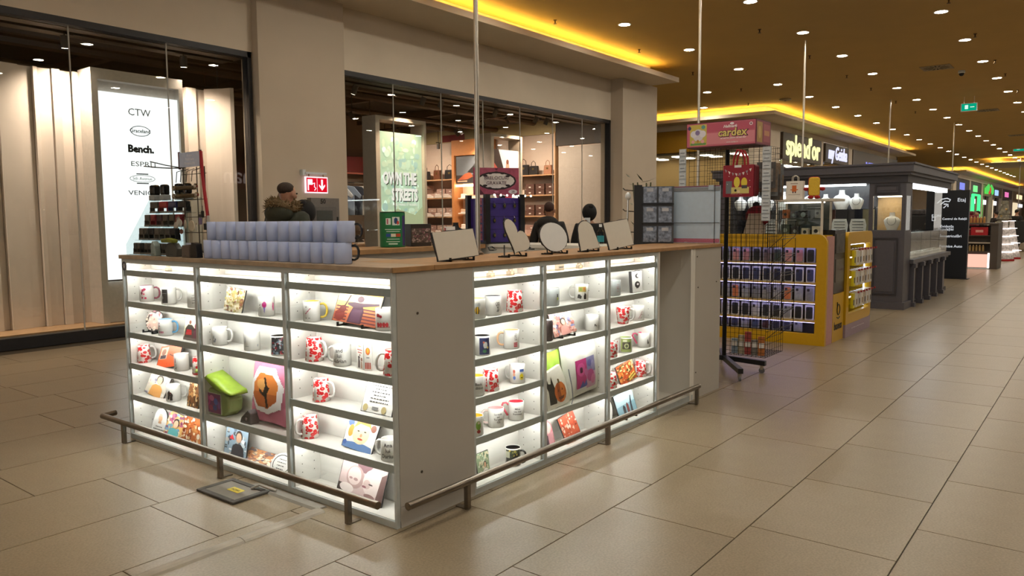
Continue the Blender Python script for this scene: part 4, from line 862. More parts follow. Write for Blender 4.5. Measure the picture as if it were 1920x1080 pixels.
# --- back counter: tin, photo cube, jewellery bust, tent card
BT = 1.0855
t = thing('paint_tin', 'large green printed tin can on the back counter', 'tin', (1.97, 2.08, BT), 0)
MB().lathe([(.092,0),(.097,.004),(.097,.262),(.092,.266)], 32).build('can', M('green_tin', '#1d7a48', .3), t, smooth='auto')
MB().lathe([(.0935,.266),(.099,.268),(.099,.272),(.093,.272),(.092,.262),(.001,.262)], 32, close=False).build('rim', M('tin_metal', '#8f9488', .3, .9), t, smooth='auto')
wrap_art([('#1d7a48','r',0,0,1,1),('#3a2a6a','r',.78,.0,1,.95),('#e8f0ec','r',.1,.66,.3,.86),('#c05a70','r',.14,.68,.2,.84),('#e8f0ec','r',.36,.64,.66,.9),('#2a4a7a','e',.5,.78,.08,.1),('#d04a3a','e',.58,.72,.05,.06),('#d8ece0','r',.06,.50,.7,.53),('#d8ece0','r',.12,.45,.66,.47),('#2a50a0','r',.1,.28,.28,.38),('#e8e0d0','r',.3,.28,.48,.38),('#c84a2a','r',.5,.28,.68,.38),('#d8ece0','r',.14,.2,.64,.23),('#d8ece0','r',.1,.12,.66,.15),('#d8ece0','r',.2,.05,.56,.08)], lambda z: .0974, .012, .255, -175, -60, 70, 50).build('label_print', PRINT(), t, recalc=False)
t = thing('photo_cube', 'dark floral photo cube beside the green tin', 'photo cube', (2.24, 2.08, BT), R_(-25)); MB().box(-.085, -.085, 0, .085, .085, .175).build('cube', M('cube_dark', '#3a332f', .4), t, bevel=.003)
flat_art(photo(61, ['#6a5a52','#a89088','#4a3e3a','#c0a8a0','#8a5a62'], 36), .16, .11, -.0852, z0=.03).build('print', PRINT(), t, recalc=False)
t = thing('clear_cup', 'small clear acrylic tumbler by the photo cube', 'cup', (2.42, 2.10, BT)); MB().lathe([(.028,0),(.034,.09)], 20).build('wall', AC, t, smooth='auto'); MB().lathe([(.027,.001),(.027,.006)], 20).build('base', M('chrome'), t)
t = thing('tent_card', 'red and white folded price card on the back counter', 'card', (2.60, 2.06, BT), R_(-30))
MB().prism([(-.03,0),(.03,0),(.004,.15),(-.004,.15)], -.045, .045, 'x').build('stand', M('white_card', '#e4e0dc', .5), t); MB().box(-.046, -.034, .0, -.043, .0, .14).build('edge', M('red_card', '#a02a34', .5), t)
def bust(loc, rz, label, col, s=1.0, group=None, name='necklace_bust', neck=None):
    t = thing(name, label, 'jewellery bust', loc, rz, group)
    mb = MB(); R2 = []
    for z, rx, ry in ((0,.055,.035),(.01,.06,.036),(.07,.085,.045),(.12,.095,.045),(.15,.07,.04),(.165,.035,.032),(.2,.028,.028),(.215,.03,.03)):
        R2.append(mb.ring([(s*rx*math.cos(q), s*ry*math.sin(q)+s*.12*(z-.1)*.25, s*z) for q in [2*math.pi*i/16 for i in range(16)]]))
    for i in range(len(R2)-1): mb.bridge(R2[i], R2[i+1])
    mb.cap(R2[0], True); mb.cap(R2[-1]); mb.build('body', M('bust_'+col.strip('#'), col, .6), t, smooth='auto')
    if neck:
        n = MB().tube([(s*.05*math.sin(q), s*(-.040-.012*math.cos(q)), s*(.115-.055*math.cos(q))) for q in [-2.2+4.4*i/10 for i in range(11)]], .0025*s, 5); n.build('necklace', M('chain_'+neck.strip('#'), neck, .25, .9), t)
    return t
bust((2.72, 2.10, BT), R_(-30), 'small black necklace bust on the back counter', '#141416', .85)
# --- purple rotating key-fob stand with a sign
kx, kyy = 3.10, 1.98
t = thing('keyfob_tower', 'purple pegboard tower of key fobs with black edges', 'display stand', (kx, kyy, BT), R_(-22))
MB().box(-.20, -.20, .0, .20, .20, .012).build('base', BLK, t)
cols_ = ['#3a2a78', '#40307e', '#3a2a78', '#2e2266']
MB().box(-.16, -.16, .012, .16, .16, .39).build('core', M('purple_board', '#3b2a7c', .5), t)
cm = MB()
for sx in (-1, 1):
    for sy in (-1, 1): MB().box(sx*.17-.022, sy*.17-.022, .012, sx*.17+.022, sy*.17+.022, .42).build('corner_post', BLK, t)
for k in range(3): MB().box(-.15, -.163, .12+.11*k, .15, -.16, .124+.11*k).build('ledge', M('purple_dark', '#241a52', .5), t)
for k in range(3):
    for s in range(3):
        f = thing('key_fob', 'black oval key fob on the purple tower, %s row, %s' % (['lowest','middle','top'][k], ['left','centre','right'][s]), 'keyring', (kx+math.cos(R_(-22))*(-.10+.10*s)-math.sin(R_(-22))*-.175, kyy+math.sin(R_(-22))*(-.10+.10*s)+math.cos(R_(-22))*-.175, BT+.05+.125*k), R_(-22), 'key fobs on the purple tower')
        MB().ball((0,0,.022), (.016,.006,.022), 10, 6).build('body', BLK, f, smooth=True); MB().box(-.006, -.0075, .012, .006, -.006, .03).build('badge', M('brass_plate', '#8f7a4a', .3, .8), f); MB().tube([(0,0,.044),(0,.01,.062)], .0015, 5).build('ring', M('chrome'), f)
for s, sg in ((-1, 'left'), (1, 'right')):
    for k in range(5):
        f = thing('key_strap', 'pink patterned key strap, %s of the purple tower, %s from bottom' % (sg, ORD[k]), 'key strap', (kx+s*.24, kyy-.02, BT+.03+.075*k), R_(20*s), 'key straps on the purple tower')
        MB().box(-.03, -.004, 0, .03, .004, .06).build('strap', M('strap_pink', '#b06a80', .6, var=.5, scale=60), f); MB().box(-.012, -.0045, .055, .012, .0045, .07).build('clip', M('chrome'), f)
sg = thing('price_sign', 'pink framed sign reading BRELOCURI GRAVATE on the key-fob tower', 'sign', (kx, kyy-.02, BT+.42), R_(-38))
MB().box(-.205, -.003, 0, .205, .003, .235).build('board', M('pink_sign', '#a04a62', .5, var=.2, scale=30), sg)
a = [('#2a2024','e',.5,.52,.44,.34),('#ddd6d2','e',.5,.52,.40,.28)]+[('#2a2024','e',.5+.3*math.cos(q),.52+.31*math.sin(q),.05,.04) for q in (.6,1.1,1.57,2.04,2.5,3.75,4.2,4.71,5.2,5.7)]+[('#c97a92','e',.5,.12,.05,.04),('#e8e0e2','e',.86,.12,.1,.08),('#5a2434','p',[(.08,.02),(.24,.02),(.14,.22)]),('#5a2434','p',[(.46,.98),(.54,.98),(.5,.9)])]
flat_art(a, .41, .235, -.0031).build('ornament', PRINT(), sg, recalc=False)
for j, s in enumerate(('BRELOCURI', 'GRAVATE')): text('lettering', s, .042, M('ink_plum', '#4a2a3c', .5), sg, (0, -.0075, .146-.044*j), 0, ext=.0004)
text('lettering', '28', .03, M('ink_plum'), sg, (.148, -.0075, .028), 0, ext=.0004)
lt = thing('light_string', 'string of tiny white lights over the key-fob tower', 'lights', (kx, kyy-.2, BT+.41))
MB().tube([(-.3+.06*i, .01*math.sin(i*2), .008*math.sin(i*1.3)) for i in range(11)], .003, 5).build('wire', BLK, lt)
for i in range(7): MB().ball((-.26+.085*i, -.01, .0), .009, 8, 6).build('bulb', EM('tiny_bulb', '#fff2dc', 6), lt)
# --- side counter: bottles, black sunglasses rack, white table lamp
ST = 1.0855
def bottle(loc, label, prof, col, cap, band=None, nm='spray_bottle'):
    t = thing(nm, label, 'bottle', loc); MB().lathe(prof, 18).build('body', col, t, smooth='auto'); r, z = prof[-1]
    MB().lathe([(r*1.15,z),(r*1.15,z+.022)], 14).build('cap', M('cap_'+cap.strip('#'), cap, .4), t)
    if band: MB().lathe([(band[0]+.0006,band[1]),(band[0]+.0006,band[2])], 18, close=False).build('label', M('lab_'+band[3].strip('#'), band[3], .5), t)
    return t
t = bottle((3.05, .98, ST), 'white pump spray bottle with a blue and red label', [(.032,0),(.034,.005),(.034,.14),(.012,.165),(.012,.175)], M('white_plastic', '#d7dde0', .35), '#dfe5e8', (.034,.02,.10,'#3c7fa8'))
MB().box(-.05, -.008, .197, .012, .008, .215).build('nozzle', M('white_plastic'), t); MB().lathe([(.0348,.02),(.0348,.045)], 18, close=False).build('label', M('lab_b2402f', '#b2402f', .5), t)
bottle((3.20, .96, ST), 'small clear bottle with a blue label beside the spray', [(.026,0),(.028,.004),(.028,.10),(.010,.125),(.010,.14)], AC, '#e8ecee', (.028,.02,.07,'#2f8f9a'))
t = thing('sunglasses_rack', 'black display rack holding packs of jewellery in clear pockets', 'rack', (3.10, .60, ST), R_(-60))
MB().box(0, -.01, 0, .06, .10, .46).build('post', BLK, t)
for k in range(3): MB().box(.06, 0, .01+.15*k, .30, .015, .02+.15*k).build('bar', BLK, t)
MB().box(.06, .012, 0, .30, .02, .45).build('back', M('rack_grey', '#55585e', .4), t)
for k in range(3):
    for j in range(2):
        p = MB().box(.07+.115*j, -.006, .025+.15*k, .17+.115*j, .010, .145+.15*k).build('pocket', M('clear_pack', '#6e7480', .15, .3, var=.7, scale=45), t)
        MB().box(.095+.115*j, -.008, .11+.15*k, .145+.115*j, -.006, .135+.15*k).build('header', M('header_white', '#b9bcc4', .4), p)
for k in range(3): MB().tube([(0,.04,.1+.16*k),(-.07,.03,.105+.16*k),(-.085,.03,.12+.16*k)], .004, 6).build('hook', WIRE, t)
t = thing('wand_holder', 'white-capped metal rod hanging on the side of the black rack', 'rod', (2.985, .60, ST)); MB().cyl((0,0,.0), (.02,.0,.36), .007, n=8).build('rod', M('chrome'), t); MB().ball((.02,0,.375), (.03,.02,.03), 12, 8).build('cap', M('white_plastic'), t, smooth=True); MB().lathe([(.03,0),(.03,.006)], 14).build('foot', BLK, t)
# --- blank-backed board on the end of the worktop
y0, y1, z1 = .006, .546, 1.535
t = thing('display_board', 'pale blue-grey board with pink dotted edges standing on the kiosk end', 'board', (3.335, .276, TOP), 0)
MB().box(-.006, y0-.276, .002, .006, y1-.276, z1-TOP).build('board', M('board_grey', '#b6cade', .55, var=.03), t)
W0 = y1-y0
def dots(z0, z1_, dark, pale):
    bd = MB(); bd.box(-.0072, y0-.276, z0, -.006, y1-.276, z1_, hx(dark))
    n = int(W0/.012)
    for i in range(n):
        for j in range(max(1, int((z1_-z0)/.010))):
            y = y0-.276+.006+.012*i+(.006 if j % 2 else 0); z = z0+.006+.009*j
            if y < y1-.276-.004: bd.poly([(-.0076, y, z-.003), (-.0076, y-.003, z), (-.0076, y, z+.003), (-.0076, y+.003, z)], hx(pale))
    bd.build('dotted_band', PRINT(), t)
dots(.006, .036, '#a8506e', '#d3a9b8'); dots(.425, .434, '#7a3a54', '#b98a9c')
MB().box(-.009, y0-.276, .395, -.006, y1-.276, .421).build('rail', M('grey_rail', '#8a9097', .4, .3), t)
for y in (y1-.275, .075-.276+.0): MB().box(-.014, y-.02, .40, .01, y+.02, .436).build('clip', M('clip_blue', '#aab9c9', .4), t)
wm = MB(); wm.tube([(-.012, y0-.276, .155), (-.012, y1-.276, .155)], .0022, 6); wm.tube([(-.012, .045-.276, .0), (-.012, .045-.276, .44)], .0022, 6); wm.tube([(-.012, y1+.04-.276, .01), (-.012, y1+.04-.276, .42)], .0022, 6); wm.tube([(-.012, y1-.276, .155), (-.012, y1+.04-.276, .155)], .0022, 6)
wm.build('wire', WIRE, t)
text('lettering', 'cardex', .008, M('ink_pale'), t, (-.0082, 0, .009), -90, ext=.0001)
# --- floor box with hatch, cable duct
hb = thing('floor_box', 'grey floor outlet hatch with a yellow label beside the kiosk', 'floor hatch', (-.16, .96, 0), 0)
HB = M('hatch_grey', '#7d766b', .5, .3); RUB = M('hatch_rubber', '#3f3a33', .6)
fr = MB(); fr.box(-.10, -.155, 0, .10, -.125, .012); fr.box(-.10, .125, 0, .10, .155, .012); fr.box(-.10, -.125, 0, -.07, .125, .012); fr.box(.07, -.125, 0, .10, .125, .012)
fr.build('frame', RUB, hb, bevel=.004); MB().box(-.07, -.125, 0, .07, .125, .009).build('lid', HB, hb)
lb = MB(); lb.box(-.012, -.055, .009, .03, .035, .0096, hx('#c9b21c')); lb.build('label', PRINT(), hb); text('lettering', 'AQ001', .022, M('ink_black'), hb, (.009, -.01, .0102), -90, ext=.0002, rx=0)
MB().tube([(.06,-.06,.012),(.085,-.09,.03),(.10,-.13,.02),(.115,-.18,.012)], .006, 8).build('cable', M('cable_grey', '#a09a8e', .5), hb)
t = thing('cable_duct', 'flat grey cable cover running along the foot of the left cabinets', 'cable cover', (-.045, .66, 0), 0); MB().prism([(-.032,0),(.03,0),(.025,.007),(-.022,.009)], -.22, .30, 'y').build('cover', M('duct_grey', '#8a857b', .45), t)
t = thing('cable_cover', 'long rounded grey cable cover strip crossing the floor tiles', 'cable cover', (-.06, .43, 0), 0)
MB().prism([(-.034,0),(.034,0),(.026,.007),(.008,.011),(-.008,.011),(-.026,.007)], -.40, .0, 'x').build('cover', M('duct_taupe', '#8d8271', .5, var=.15, scale=10), t); MB().prism([(-.034,0),(.034,0),(.026,.007),(.008,.011),(-.008,.011),(-.026,.007)], -.40-1.2, -.402, 'x').build('cover', M('duct_taupe'), t)
t.children[0].location.z = .0005

# ================================================================== SHOP BEHIND THE GLASS
PANELM = M('display_white', '#d8cec4', .6, var=.02, scale=3)
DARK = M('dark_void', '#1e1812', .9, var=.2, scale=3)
FLW = M('pale_oak', '#b08c68', .5, var=.12, scale=9)
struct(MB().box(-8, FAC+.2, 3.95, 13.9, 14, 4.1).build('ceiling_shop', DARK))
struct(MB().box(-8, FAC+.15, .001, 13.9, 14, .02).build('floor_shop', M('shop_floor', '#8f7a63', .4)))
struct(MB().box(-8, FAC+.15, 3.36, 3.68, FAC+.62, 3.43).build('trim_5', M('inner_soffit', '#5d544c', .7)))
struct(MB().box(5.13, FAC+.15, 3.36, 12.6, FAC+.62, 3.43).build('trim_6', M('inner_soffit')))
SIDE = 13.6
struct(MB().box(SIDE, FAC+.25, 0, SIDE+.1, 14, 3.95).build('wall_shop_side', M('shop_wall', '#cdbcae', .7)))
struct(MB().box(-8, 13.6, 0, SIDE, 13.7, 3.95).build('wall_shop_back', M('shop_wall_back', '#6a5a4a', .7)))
# ducts and beams under the dark ceiling
for j, (y, z, r) in enumerate(((7.6, 3.72, .05), (8.3, 3.62, .06), (9.2, 3.7, .09), (10.4, 3.6, .06), (11.6, 3.66, .07))):
    t = thing('ceiling_duct', 'brown-black pipe under the shop ceiling, %s from the window' % ORD[j], 'pipe', (0, y, z), 0, 'pipes under the shop ceiling'); MB().tube([(-8,0,0),(SIDE,0,0)], r, 8).build('pipe', M('duct_brown', '#4a3524', .6), t)
    for k in range(6): MB().box(-6+3.8*k, -.01, r, -5.98+3.8*k, .01, 3.95-z).build('hanger', M('duct_brown'), t)
for j, x in enumerate((-1.5, 1.2, 3.6, 6.4, 9.0, 11.6)):
    t = thing('ceiling_beam', 'dark beam crossing the shop ceiling, %s from the left' % ORD[j], 'beam', (x, 0, 3.78), 0, 'beams under the shop ceiling'); MB().box(-.06, FAC+.7, 0, .06, 13.5, .16).build('beam', M('duct_brown'), t)
# --- left window display
t = thing('display_platform', 'pale oak platform with a black plinth in the left shop window', 'platform', (0, 0, 0)); MB().box(-5.9, FAC+.23, .025, 3.68, 7.5, .125).build('deck', FLW, t); 
random.seed(3)
x = -5.6; n = 0
wall = thing('pleated_wall', 'tall white wall of uneven vertical folds in the left shop window', 'display wall', (0, 7.08, .127))
PLM = M('pleat_white', '#dccfc3', .65, var=.03, scale=3)
while x < 3.62:
    w = random.choice((.05, .08, .14, .21)); 
    if 1.85 < x < 2.93: x = 2.93
    d = (0, .055)[n % 2]; n += 1; a = random.uniform(-.015, .02)
    MB().prism([(x,d),(x+w-.004,d+a),(x+w-.004,d+.05+.04),(x,d+.09)], 0, 2.87, 'z').build('fold', PLM, wall); x += w
MB().prism([(3.40,-.02),(3.46,-.12),(3.52,-.24),(3.56,-.36),(3.60,-.38),(3.66,-.1),(3.66,.0)], 0, 2.87, 'z').build('return_fold', PLM, wall)
lb = thing('light_box', 'tall white lit brand panel in the left shop window', 'light box', (2.42, 6.80, 0))
cs = M('lightbox_casing', '#cfc6bc', .6)
for a in ((-.55, -.02, .127, -.478, .30, 3.02), (.478, -.02, .127, .53, .30, 3.02), (-.478, -.02, 2.90, .478, .13, 3.02), (-.478, .09, 2.78, .478, .13, 2.9), (-.478, .06, .127, .478, .13, .60)): MB().box(*a).build('casing', cs, lb)
MB().box(-.478, .02, .625, .478, .06, 2.775).build('panel', EM('lightbox_white', (.93, .98, 1.0), L_BOX), lb)
IK = M('brand_ink', '#2f3a44', .5); IK2 = M('brand_ink_grey', '#8e979c', .5)
def bt(s, size, z, m, off=0.0, x=0.0, sx=1.0): text('lettering', s, size, m, lb, (x, .018, z), 0, ext=.0005, off=off, sx=sx)
zt = [at(262, py, 1, 6.82).z for py in (212, 246, 280, 308, 335, 362)]
bt('CTW', .115, zt[0], IK2); bt('Graceland', .06, zt[1], IK, .001); bt('Bench.', .115, zt[2], M('brand_ink_black', '#11161c', .5), .006); bt('ESPRIT', .08, zt[3], IK2, 0, .03, 1.4); bt('5th Avenue', .05, zt[4], IK2); bt('VENICE', .075, zt[5], IK, 0, 0, 1.4)
MB().tube([(.115*math.cos(q), .016, zt[1]+.058*math.sin(q)) for q in [2*math.pi*i/32 for i in range(32)]], .004, 5, closed=True).build('logo_ring', IK, lb)
MB().tube([(.15*math.cos(q), .016, zt[4]+.04*math.sin(q)) for q in [2*math.pi*i/32 for i in range(32)]], .003, 5, closed=True).build('logo_ring', IK2, lb)
for z in (zt[4]+.055, zt[4]-.055): MB().box(-.07, .012, z-.006, .07, .018, z+.006).build('logo_bar', IK, lb)
# --- track heads (they light the display)
def track_head(x, y, z, label, aim, watts, col=(1, .74, .52), blend=.6, size=95, on=True):
    t = thing('track_spotlight', label, 'spotlight', (x, y, z), 0, 'track spotlights in the shop')
    MB().box(-.09, -.012, -.0, .09, .012, .02).build('adapter', FRAME, t); MB().cyl((0,0,max(.02, 3.97-z) if y > FAC+.5 else 0), (0,0,-.05), .008, n=8).build('stem', FRAME, t)
    d = (Vector(aim)-Vector((x, y, z-.09))).normalized(); c = Vector((0,0,-.09))
    MB().tube([tuple(c-d*.075), tuple(c+d*.06)], .042, 14).build('barrel', M('track_grey', '#4a4644', .45), t)
    if on:
        MB().tube([tuple(c+d*.0605), tuple(c+d*.062)], .034, 14).build('lens', EM('track_lens', (1, .85, .66), 18), t)
    if watts:
        ld = bpy.data.lights.new('spot', 'SPOT'); ld.energy = watts; ld.color = col; ld.spot_size = R_(size); ld.spot_blend = blend; ld.shadow_soft_size = .05
        lo = bpy.data.objects.new('spot', ld); COL.objects.link(lo); lo.parent = t; lo.location = c+d*.075; lo.rotation_euler = d.to_track_quat('-Z', 'Y').to_euler()
    return t
t = thing('light_track', 'black ceiling track inside the left shop window', 'light track', (0, FAC+.34, 3.335)); MB().box(-6, -.017, 0, 3.65, .017, .024).build('rail', FRAME, t)
t = thing('light_track', 'black ceiling track inside the right shop window', 'light track', (0, FAC+.34, 3.335)); MB().box(5.15, -.017, 0, 12.55, .017, .024).build('rail', FRAME, t)
for j, x in enumerate((-3.6, -1.4, -.2, 1.62, 2.98)):
    track_head(x, FAC+.34, 3.33, 'grey track spotlight over the left shop window, %s from the left' % ORD[j], (x+.15, 7.1, 1.0), 190, (1, .83, .68), 1.0, 130)
for j, (px, py) in enumerate(((664, 152), (792, 175), (826, 182), (928, 203), (1004, 218), (1024, 222))):
    x = at(px, py, 1, FAC+.34).x
    track_head(x, FAC+.34, 3.33, 'grey track spotlight over the right shop window, %s from the left' % ORD[j], (x-.3, 8.0, .6), 110 if j in (1, 4) else 0, on=(j == 0))
for j, (px, py, on, y) in enumerate(((660, 218, 1, 8.6), (694, 230, 1, 9.2), (738, 238, 1, 9.6), (865, 247, 1, 10.6), (857, 250, 1, 8.8), (890, 272, 1, 11), (822, 275, 0, 12), (948, 246, 0, 11), (982, 250, 0, 10.6), (1012, 248, 0, 9.5), (1045, 254, 1, 8.8), (1072, 250, 0, 8.6))):
    p = at(px, py, 1, y)
    track_head(p.x, y, min(p.z+.09, 3.9), 'black spotlight hanging deep in the shop, %s from the left' % (ORD[j] if j < 10 else ['eleventh', 'twelfth'][j-10]), (min(p.x+1.4, 13.5), y-.3, 1.4) if on else (p.x, y, .5), 260 if on and j in (0, 2, 3, 5, 10) else 0, (1, .80, .66), on=bool(on))
    if p.z+.09 < 3.9:
        pass
t = thing('light_track', 'black ceiling track deep in the shop, facing the shoe shelves', 'light track', (11.7, 0, 3.60)); MB().box(-.02, 7.3, 0, .02, 13.2, .03).build('rail', FRAME, t)
for k in range(4): MB().box(-.008, 7.8+1.6*k, .03, .008, 7.82+1.6*k, .35).build('hanger', FRAME, t)
for j, y in enumerate((7.7, 8.6, 9.3, 10.6, 12.0, 12.8)):
    track_head(11.7, y, 3.60, 'spotlight on the deep shop track aimed at the shoe shelves, %s from the window' % ORD[j], (SIDE, y, 1.7), 150, (1, .80, .64), 1.0, 110)
for j, x in enumerate((10.1, 11.0)): track_head(x, 11.5, 3.70, 'added spotlight brightening the far clothes rail, %s one' % ['left', 'right'][j], (x, 12.7, 1.5), 130, (1, .86, .74), 1.0, 100)  # both heads are added only to brighten the rail and shirts
track_head(7.9, 8.2, 3.72, 'spotlight over the low shop tables', (8.0, 9.4, .8), 120, (1, .80, .64), 1.0, 110)
# --- OWN THE STREETS and the model picture
def frame_box(label, x0, x1, y, z1, zi, art, nm):
    t = thing('light_box', label, 'light box', (x0, y, 0)); w = x1-x0; fm_ = M('frame_white', '#eadccf', .55)
    MB().box(0, 0, .02, .09, .32, z1).build('upright', fm_, t); MB().box(w-.055, 0, .02, w, .32, z1).build('upright', fm_, t); MB().box(.09, 0, z1-.06, w-.055, .32, z1).build('head', fm_, t); MB().box(.09, 0, .02, w-.055, .32, .2).build('foot', fm_, t)
    b = MB(); b.box(.095, .06, .21, w-.06, .10, zi, hx('#a8b8a0')); b.build('panel', fm_, t)
    a = flat_art(art, w-.155, zi-.21, .0595, .00008, x0=.095, z0=.21); a.build('picture', PRINT('lightbox_print', .4, 1.5), t, recalc=False)
    return t
rr = random.Random(5)
own = [('#93a790','r',0,0,1,1)]+[(rr.choice(['#9cb09c','#8fa890','#a8bca8','#a0ae96','#86a098','#b8ccc0']),'e',rr.uniform(.1,.9),rr.uniform(.45,.95),rr.uniform(.02,.07),rr.uniform(.01,.03)) for _ in range(150)]+[('#8a9476','p',[(0,.42),(.4,.5),(.8,.46),(1,.52),(1,.36),(0,.34)])]
own += [('#a9a78c','r',0,0,1,.36)]
for k in range(16):
    for j in range(7):
        x = (j+.5*(k % 2))/6.5-.08; own.append((rr.choice(['#d5d2b4','#c8c8ac','#dcd8bc','#beb89a']),'r',max(0,x+.006),.005+k*.0225,min(1,max(0.01,x+.148)),.022+k*.0225))
ow = frame_box('tall framed lit poster reading OWN THE STREETS over a brick wall', 6.47, 7.64, 7.2, 2.995, 2.755, own, 'own')
WI = M('white_ink', '#f2f0ea', .5); 
for j, (s, dx) in enumerate((('OWN THE', -.05), ('STREETS', .06))):
    text('lettering', s, .27, PRINT('x') if 0 else EM('lit_white', '#fffaf0', 1.15), ow, (.60+dx, .026, 1.98-.27*j), 0, ext=.002, off=.012, sx=.60)
    text('lettering_shadow', s, .27, M('poster_shadow', '#4a5a50', .6), ow, (.60+dx+.02, .031, 1.98-.27*j-.015), 0, ext=.002, off=.012, sx=.60)
text('lettering', 'AND MAKE IT YOURS', .06, EM('lit_white', '#fffaf0', 1.15), ow, (.66, .028, 1.55), 0, ext=.001)
mod = [('#c9c6c2','r',0,0,1,1),('#3a2c28','p',[(0,.92),(.0,1),(.25,1),(.42,.86),(.36,.8)]),('#a84c40','p',[(0,.66),(0,.92),(.36,.8),(.4,.7)]),('#e4e2de','p',[(.42,.86),(1,.98),(1,.6),(.6,.66)]),('#8a2c40','p',[(.3,.58),(.46,.6),(.5,.78),(.66,.8),(.76,.7),(.72,.56)]),('#c89078','e',.58,.86,.07,.05),('#7a4a38','e',.58,.905,.05,.02),('#5a2a34','p',[(.08,.66),(.2,.6),(.5,.68),(.5,.72)]),('#3a2a28','p',[(.4,.2),(.5,.2),(.54,.58),(.42,.58)]),('#3a2a28','p',[(.6,.2),(.7,.2),(.72,.58),(.6,.58)]),('#d4d0cc','r',0,.0,1,.2)]
frame_box('lit poster of a model in a dark red outfit inside the shop', 9.42, 10.42, 7.2, 2.95, 2.66, mod, 'mod')
# --- shoe shelving along the shop's side wall (local frame faces -x)
def sidewall(y_hi, label, nm='shoe_shelves'):
    return thing(nm, label, 'shelf unit', (SIDE-.42, y_hi, .02), PI2)
OAK = M('shelf_oak', '#c49a72', .5, var=.08)
SW = M('shelf_white', '#d8c4b4', .55)
def shelf_unit(y_hi, y_lo, zs, label):
    t = sidewall(y_hi, label); w = y_hi-y_lo
    MB().box(0, .40, 0, w, .41, 3.35).build('back_panel', SW, t)
    for x in (0, w-.03): MB().box(x, 0, 0, x+.03, .40, 3.35).build('side_panel', OAK, t)
    for z in zs: MB().box(.03, 0, z-.045, w-.03, .39, z-.015).build('shelf', OAK, t)
    return t
ZR = [.45, .90, 1.37, 1.88, 2.37]
shelf_unit(13.05, 11.62, ZR, 'oak shoe shelf unit deep in the shop, left of the orange display')
shelf_unit(9.60, 8.30, ZR, 'oak shoe shelf unit deep in the shop, right of the model poster')
bxs = ['#c4a596', '#cdb2a4', '#b8978a', '#a98478']
bme = {}
def shoebox(y, z, w, h, c, label, grp, d=.04):
    t = thing('shoe_box', label, 'box', (SIDE-.40+d, y, z+.02), PI2, grp); key = (round(w, 3), round(h, 3), c)
    if key not in bme:
        a = MB().box(-w/2, 0, 0, w/2, .30, h*.72).mesh('carton'); a.materials.append(M('carton_'+c.strip('#'), c, .6)); b = MB().box(-w/2-.003, -.004, h*.70, w/2+.003, .304, h).mesh('lid'); b.materials.append(M('cartonlid_'+c.strip('#'), c, .5, var=.1)); bme[key] = (a, b)
    mobj('carton', bme[key][0], None, t); mobj('lid', bme[key][1], None, t)
    lm_ = MB().box(-.03, -.0055, h*.3, .03, -.0045, h*.52).build('sticker', M('sticker_white', '#e6dcd2', .5), t)
rowname = ['second', 'third', 'fourth', 'top']
def shoe(loc, rz, label, col, sole='#efe9e2', grp='shoes on the shop shelves', s=1.0):
    t = thing('shoe', label, 'shoe', loc, rz, grp)
    prof = [(-.14,.02),(.12,.02),(.145,.035),(.13,.055),(.05,.085),(.0,.115),(-.06,.12),(-.10,.125),(-.145,.12),(-.15,.05)]
    MB().prism([(x*s, z*s) for x, z in prof], -.04*s, .04*s).build('upper', M('shoe_'+col.strip('#'), col, .5), t, bevel=.015*s)
    MB().prism([(x*s, z*s) for x, z in [(-.15,.0),(.13,.0),(.15,.012),(.148,.03),(-.15,.03)]], -.043*s, .043*s).build('sole', M('sole_'+sole.strip('#'), sole, .5), t, bevel=.006*s)
    MB().tube([(.04*s, -.02*s, .092*s), (.0, .0, .118*s), (-.03*s, .02*s, .122*s)], .006*s, 5).build('laces', M('sole_'+sole.strip('#')), t)
for u, (yh, yl, nm) in enumerate(((13.0, 11.66, 'left'), (9.56, 8.34, 'right'))):
    for r in range(4):
        z = ZR[r]-.015; n = 4
        for k in range(n):
            y = yh-(yh-yl)*(k+.5)/n
            if u == 1 and r >= 2:
                for q in range(2 if k else 1): shoebox(y, z+.135*q, .26, .13, '#5a3b30' if k else '#c8b4a4', 'dark shoe box, right shop shelf, %s board, %s stack, %s' % (rowname[r], ORD[k], ['bottom', 'top'][q]), 'shoe boxes on the right shelf unit')
            else:
                for q in range(3 if (r == 3 and k == 0) else (1 if r == 3 and k == 1 else 2)): shoebox(y, z+.12*q, .30, .115, bxs[(k+q+r) % 4], 'pale shoe box, %s shop shelf, %s board, %s stack, %s' % (nm, rowname[r], ORD[k], ['bottom', 'middle', 'top'][q]), 'shoe boxes on the %s shelf unit' % nm, .10)
            if u == 0 and r in (1, 2, 3) and k < 4: shoe((SIDE-.375, y, z+.021), PI2+R_(20), 'white sneaker before the shoe boxes, left shelf, %s board, %s' % (rowname[r], ORD[k]), '#e4d5ca', s=.8)
def handbag(loc, rz, label, col, w, h, kind=0):
    t = thing('handbag', label, 'handbag', loc, rz, 'handbags on the top shop shelves'); m = M('leather_'+col.strip('#'), col, .45, var=.2, scale=40)
    MB().prism([(-w/2,0),(w/2,0),(w*.42,h),(-w*.42,h)], -.05, .05).build('body', m, t, bevel=.015)
    MB().tube([(-w*.25,-.03,h*.9),(-w*.22,-.03,h*1.35),(0,-.03,h*1.55),(w*.22,-.03,h*1.35),(w*.25,-.03,h*.9)], .008, 6).build('handle', m, t)
    MB().box(-w*.1, -.056, h*.55, w*.1, -.05, h*.75).build('clasp', M('brass_plate'), t)
for y, c, w, h, lb_ in ((12.75, '#232022', .26, .24, 'black shopper handbag at the left of the top shoe shelf'), (12.32, '#6a3e26', .26, .26, 'brown fringed handbag on the top shoe shelf'), (11.85, '#1f1d1e', .38, .25, 'wide black handbag on the top shoe shelf')): handbag((SIDE-.25, y, 2.38), PI2, lb_, c, w, h)
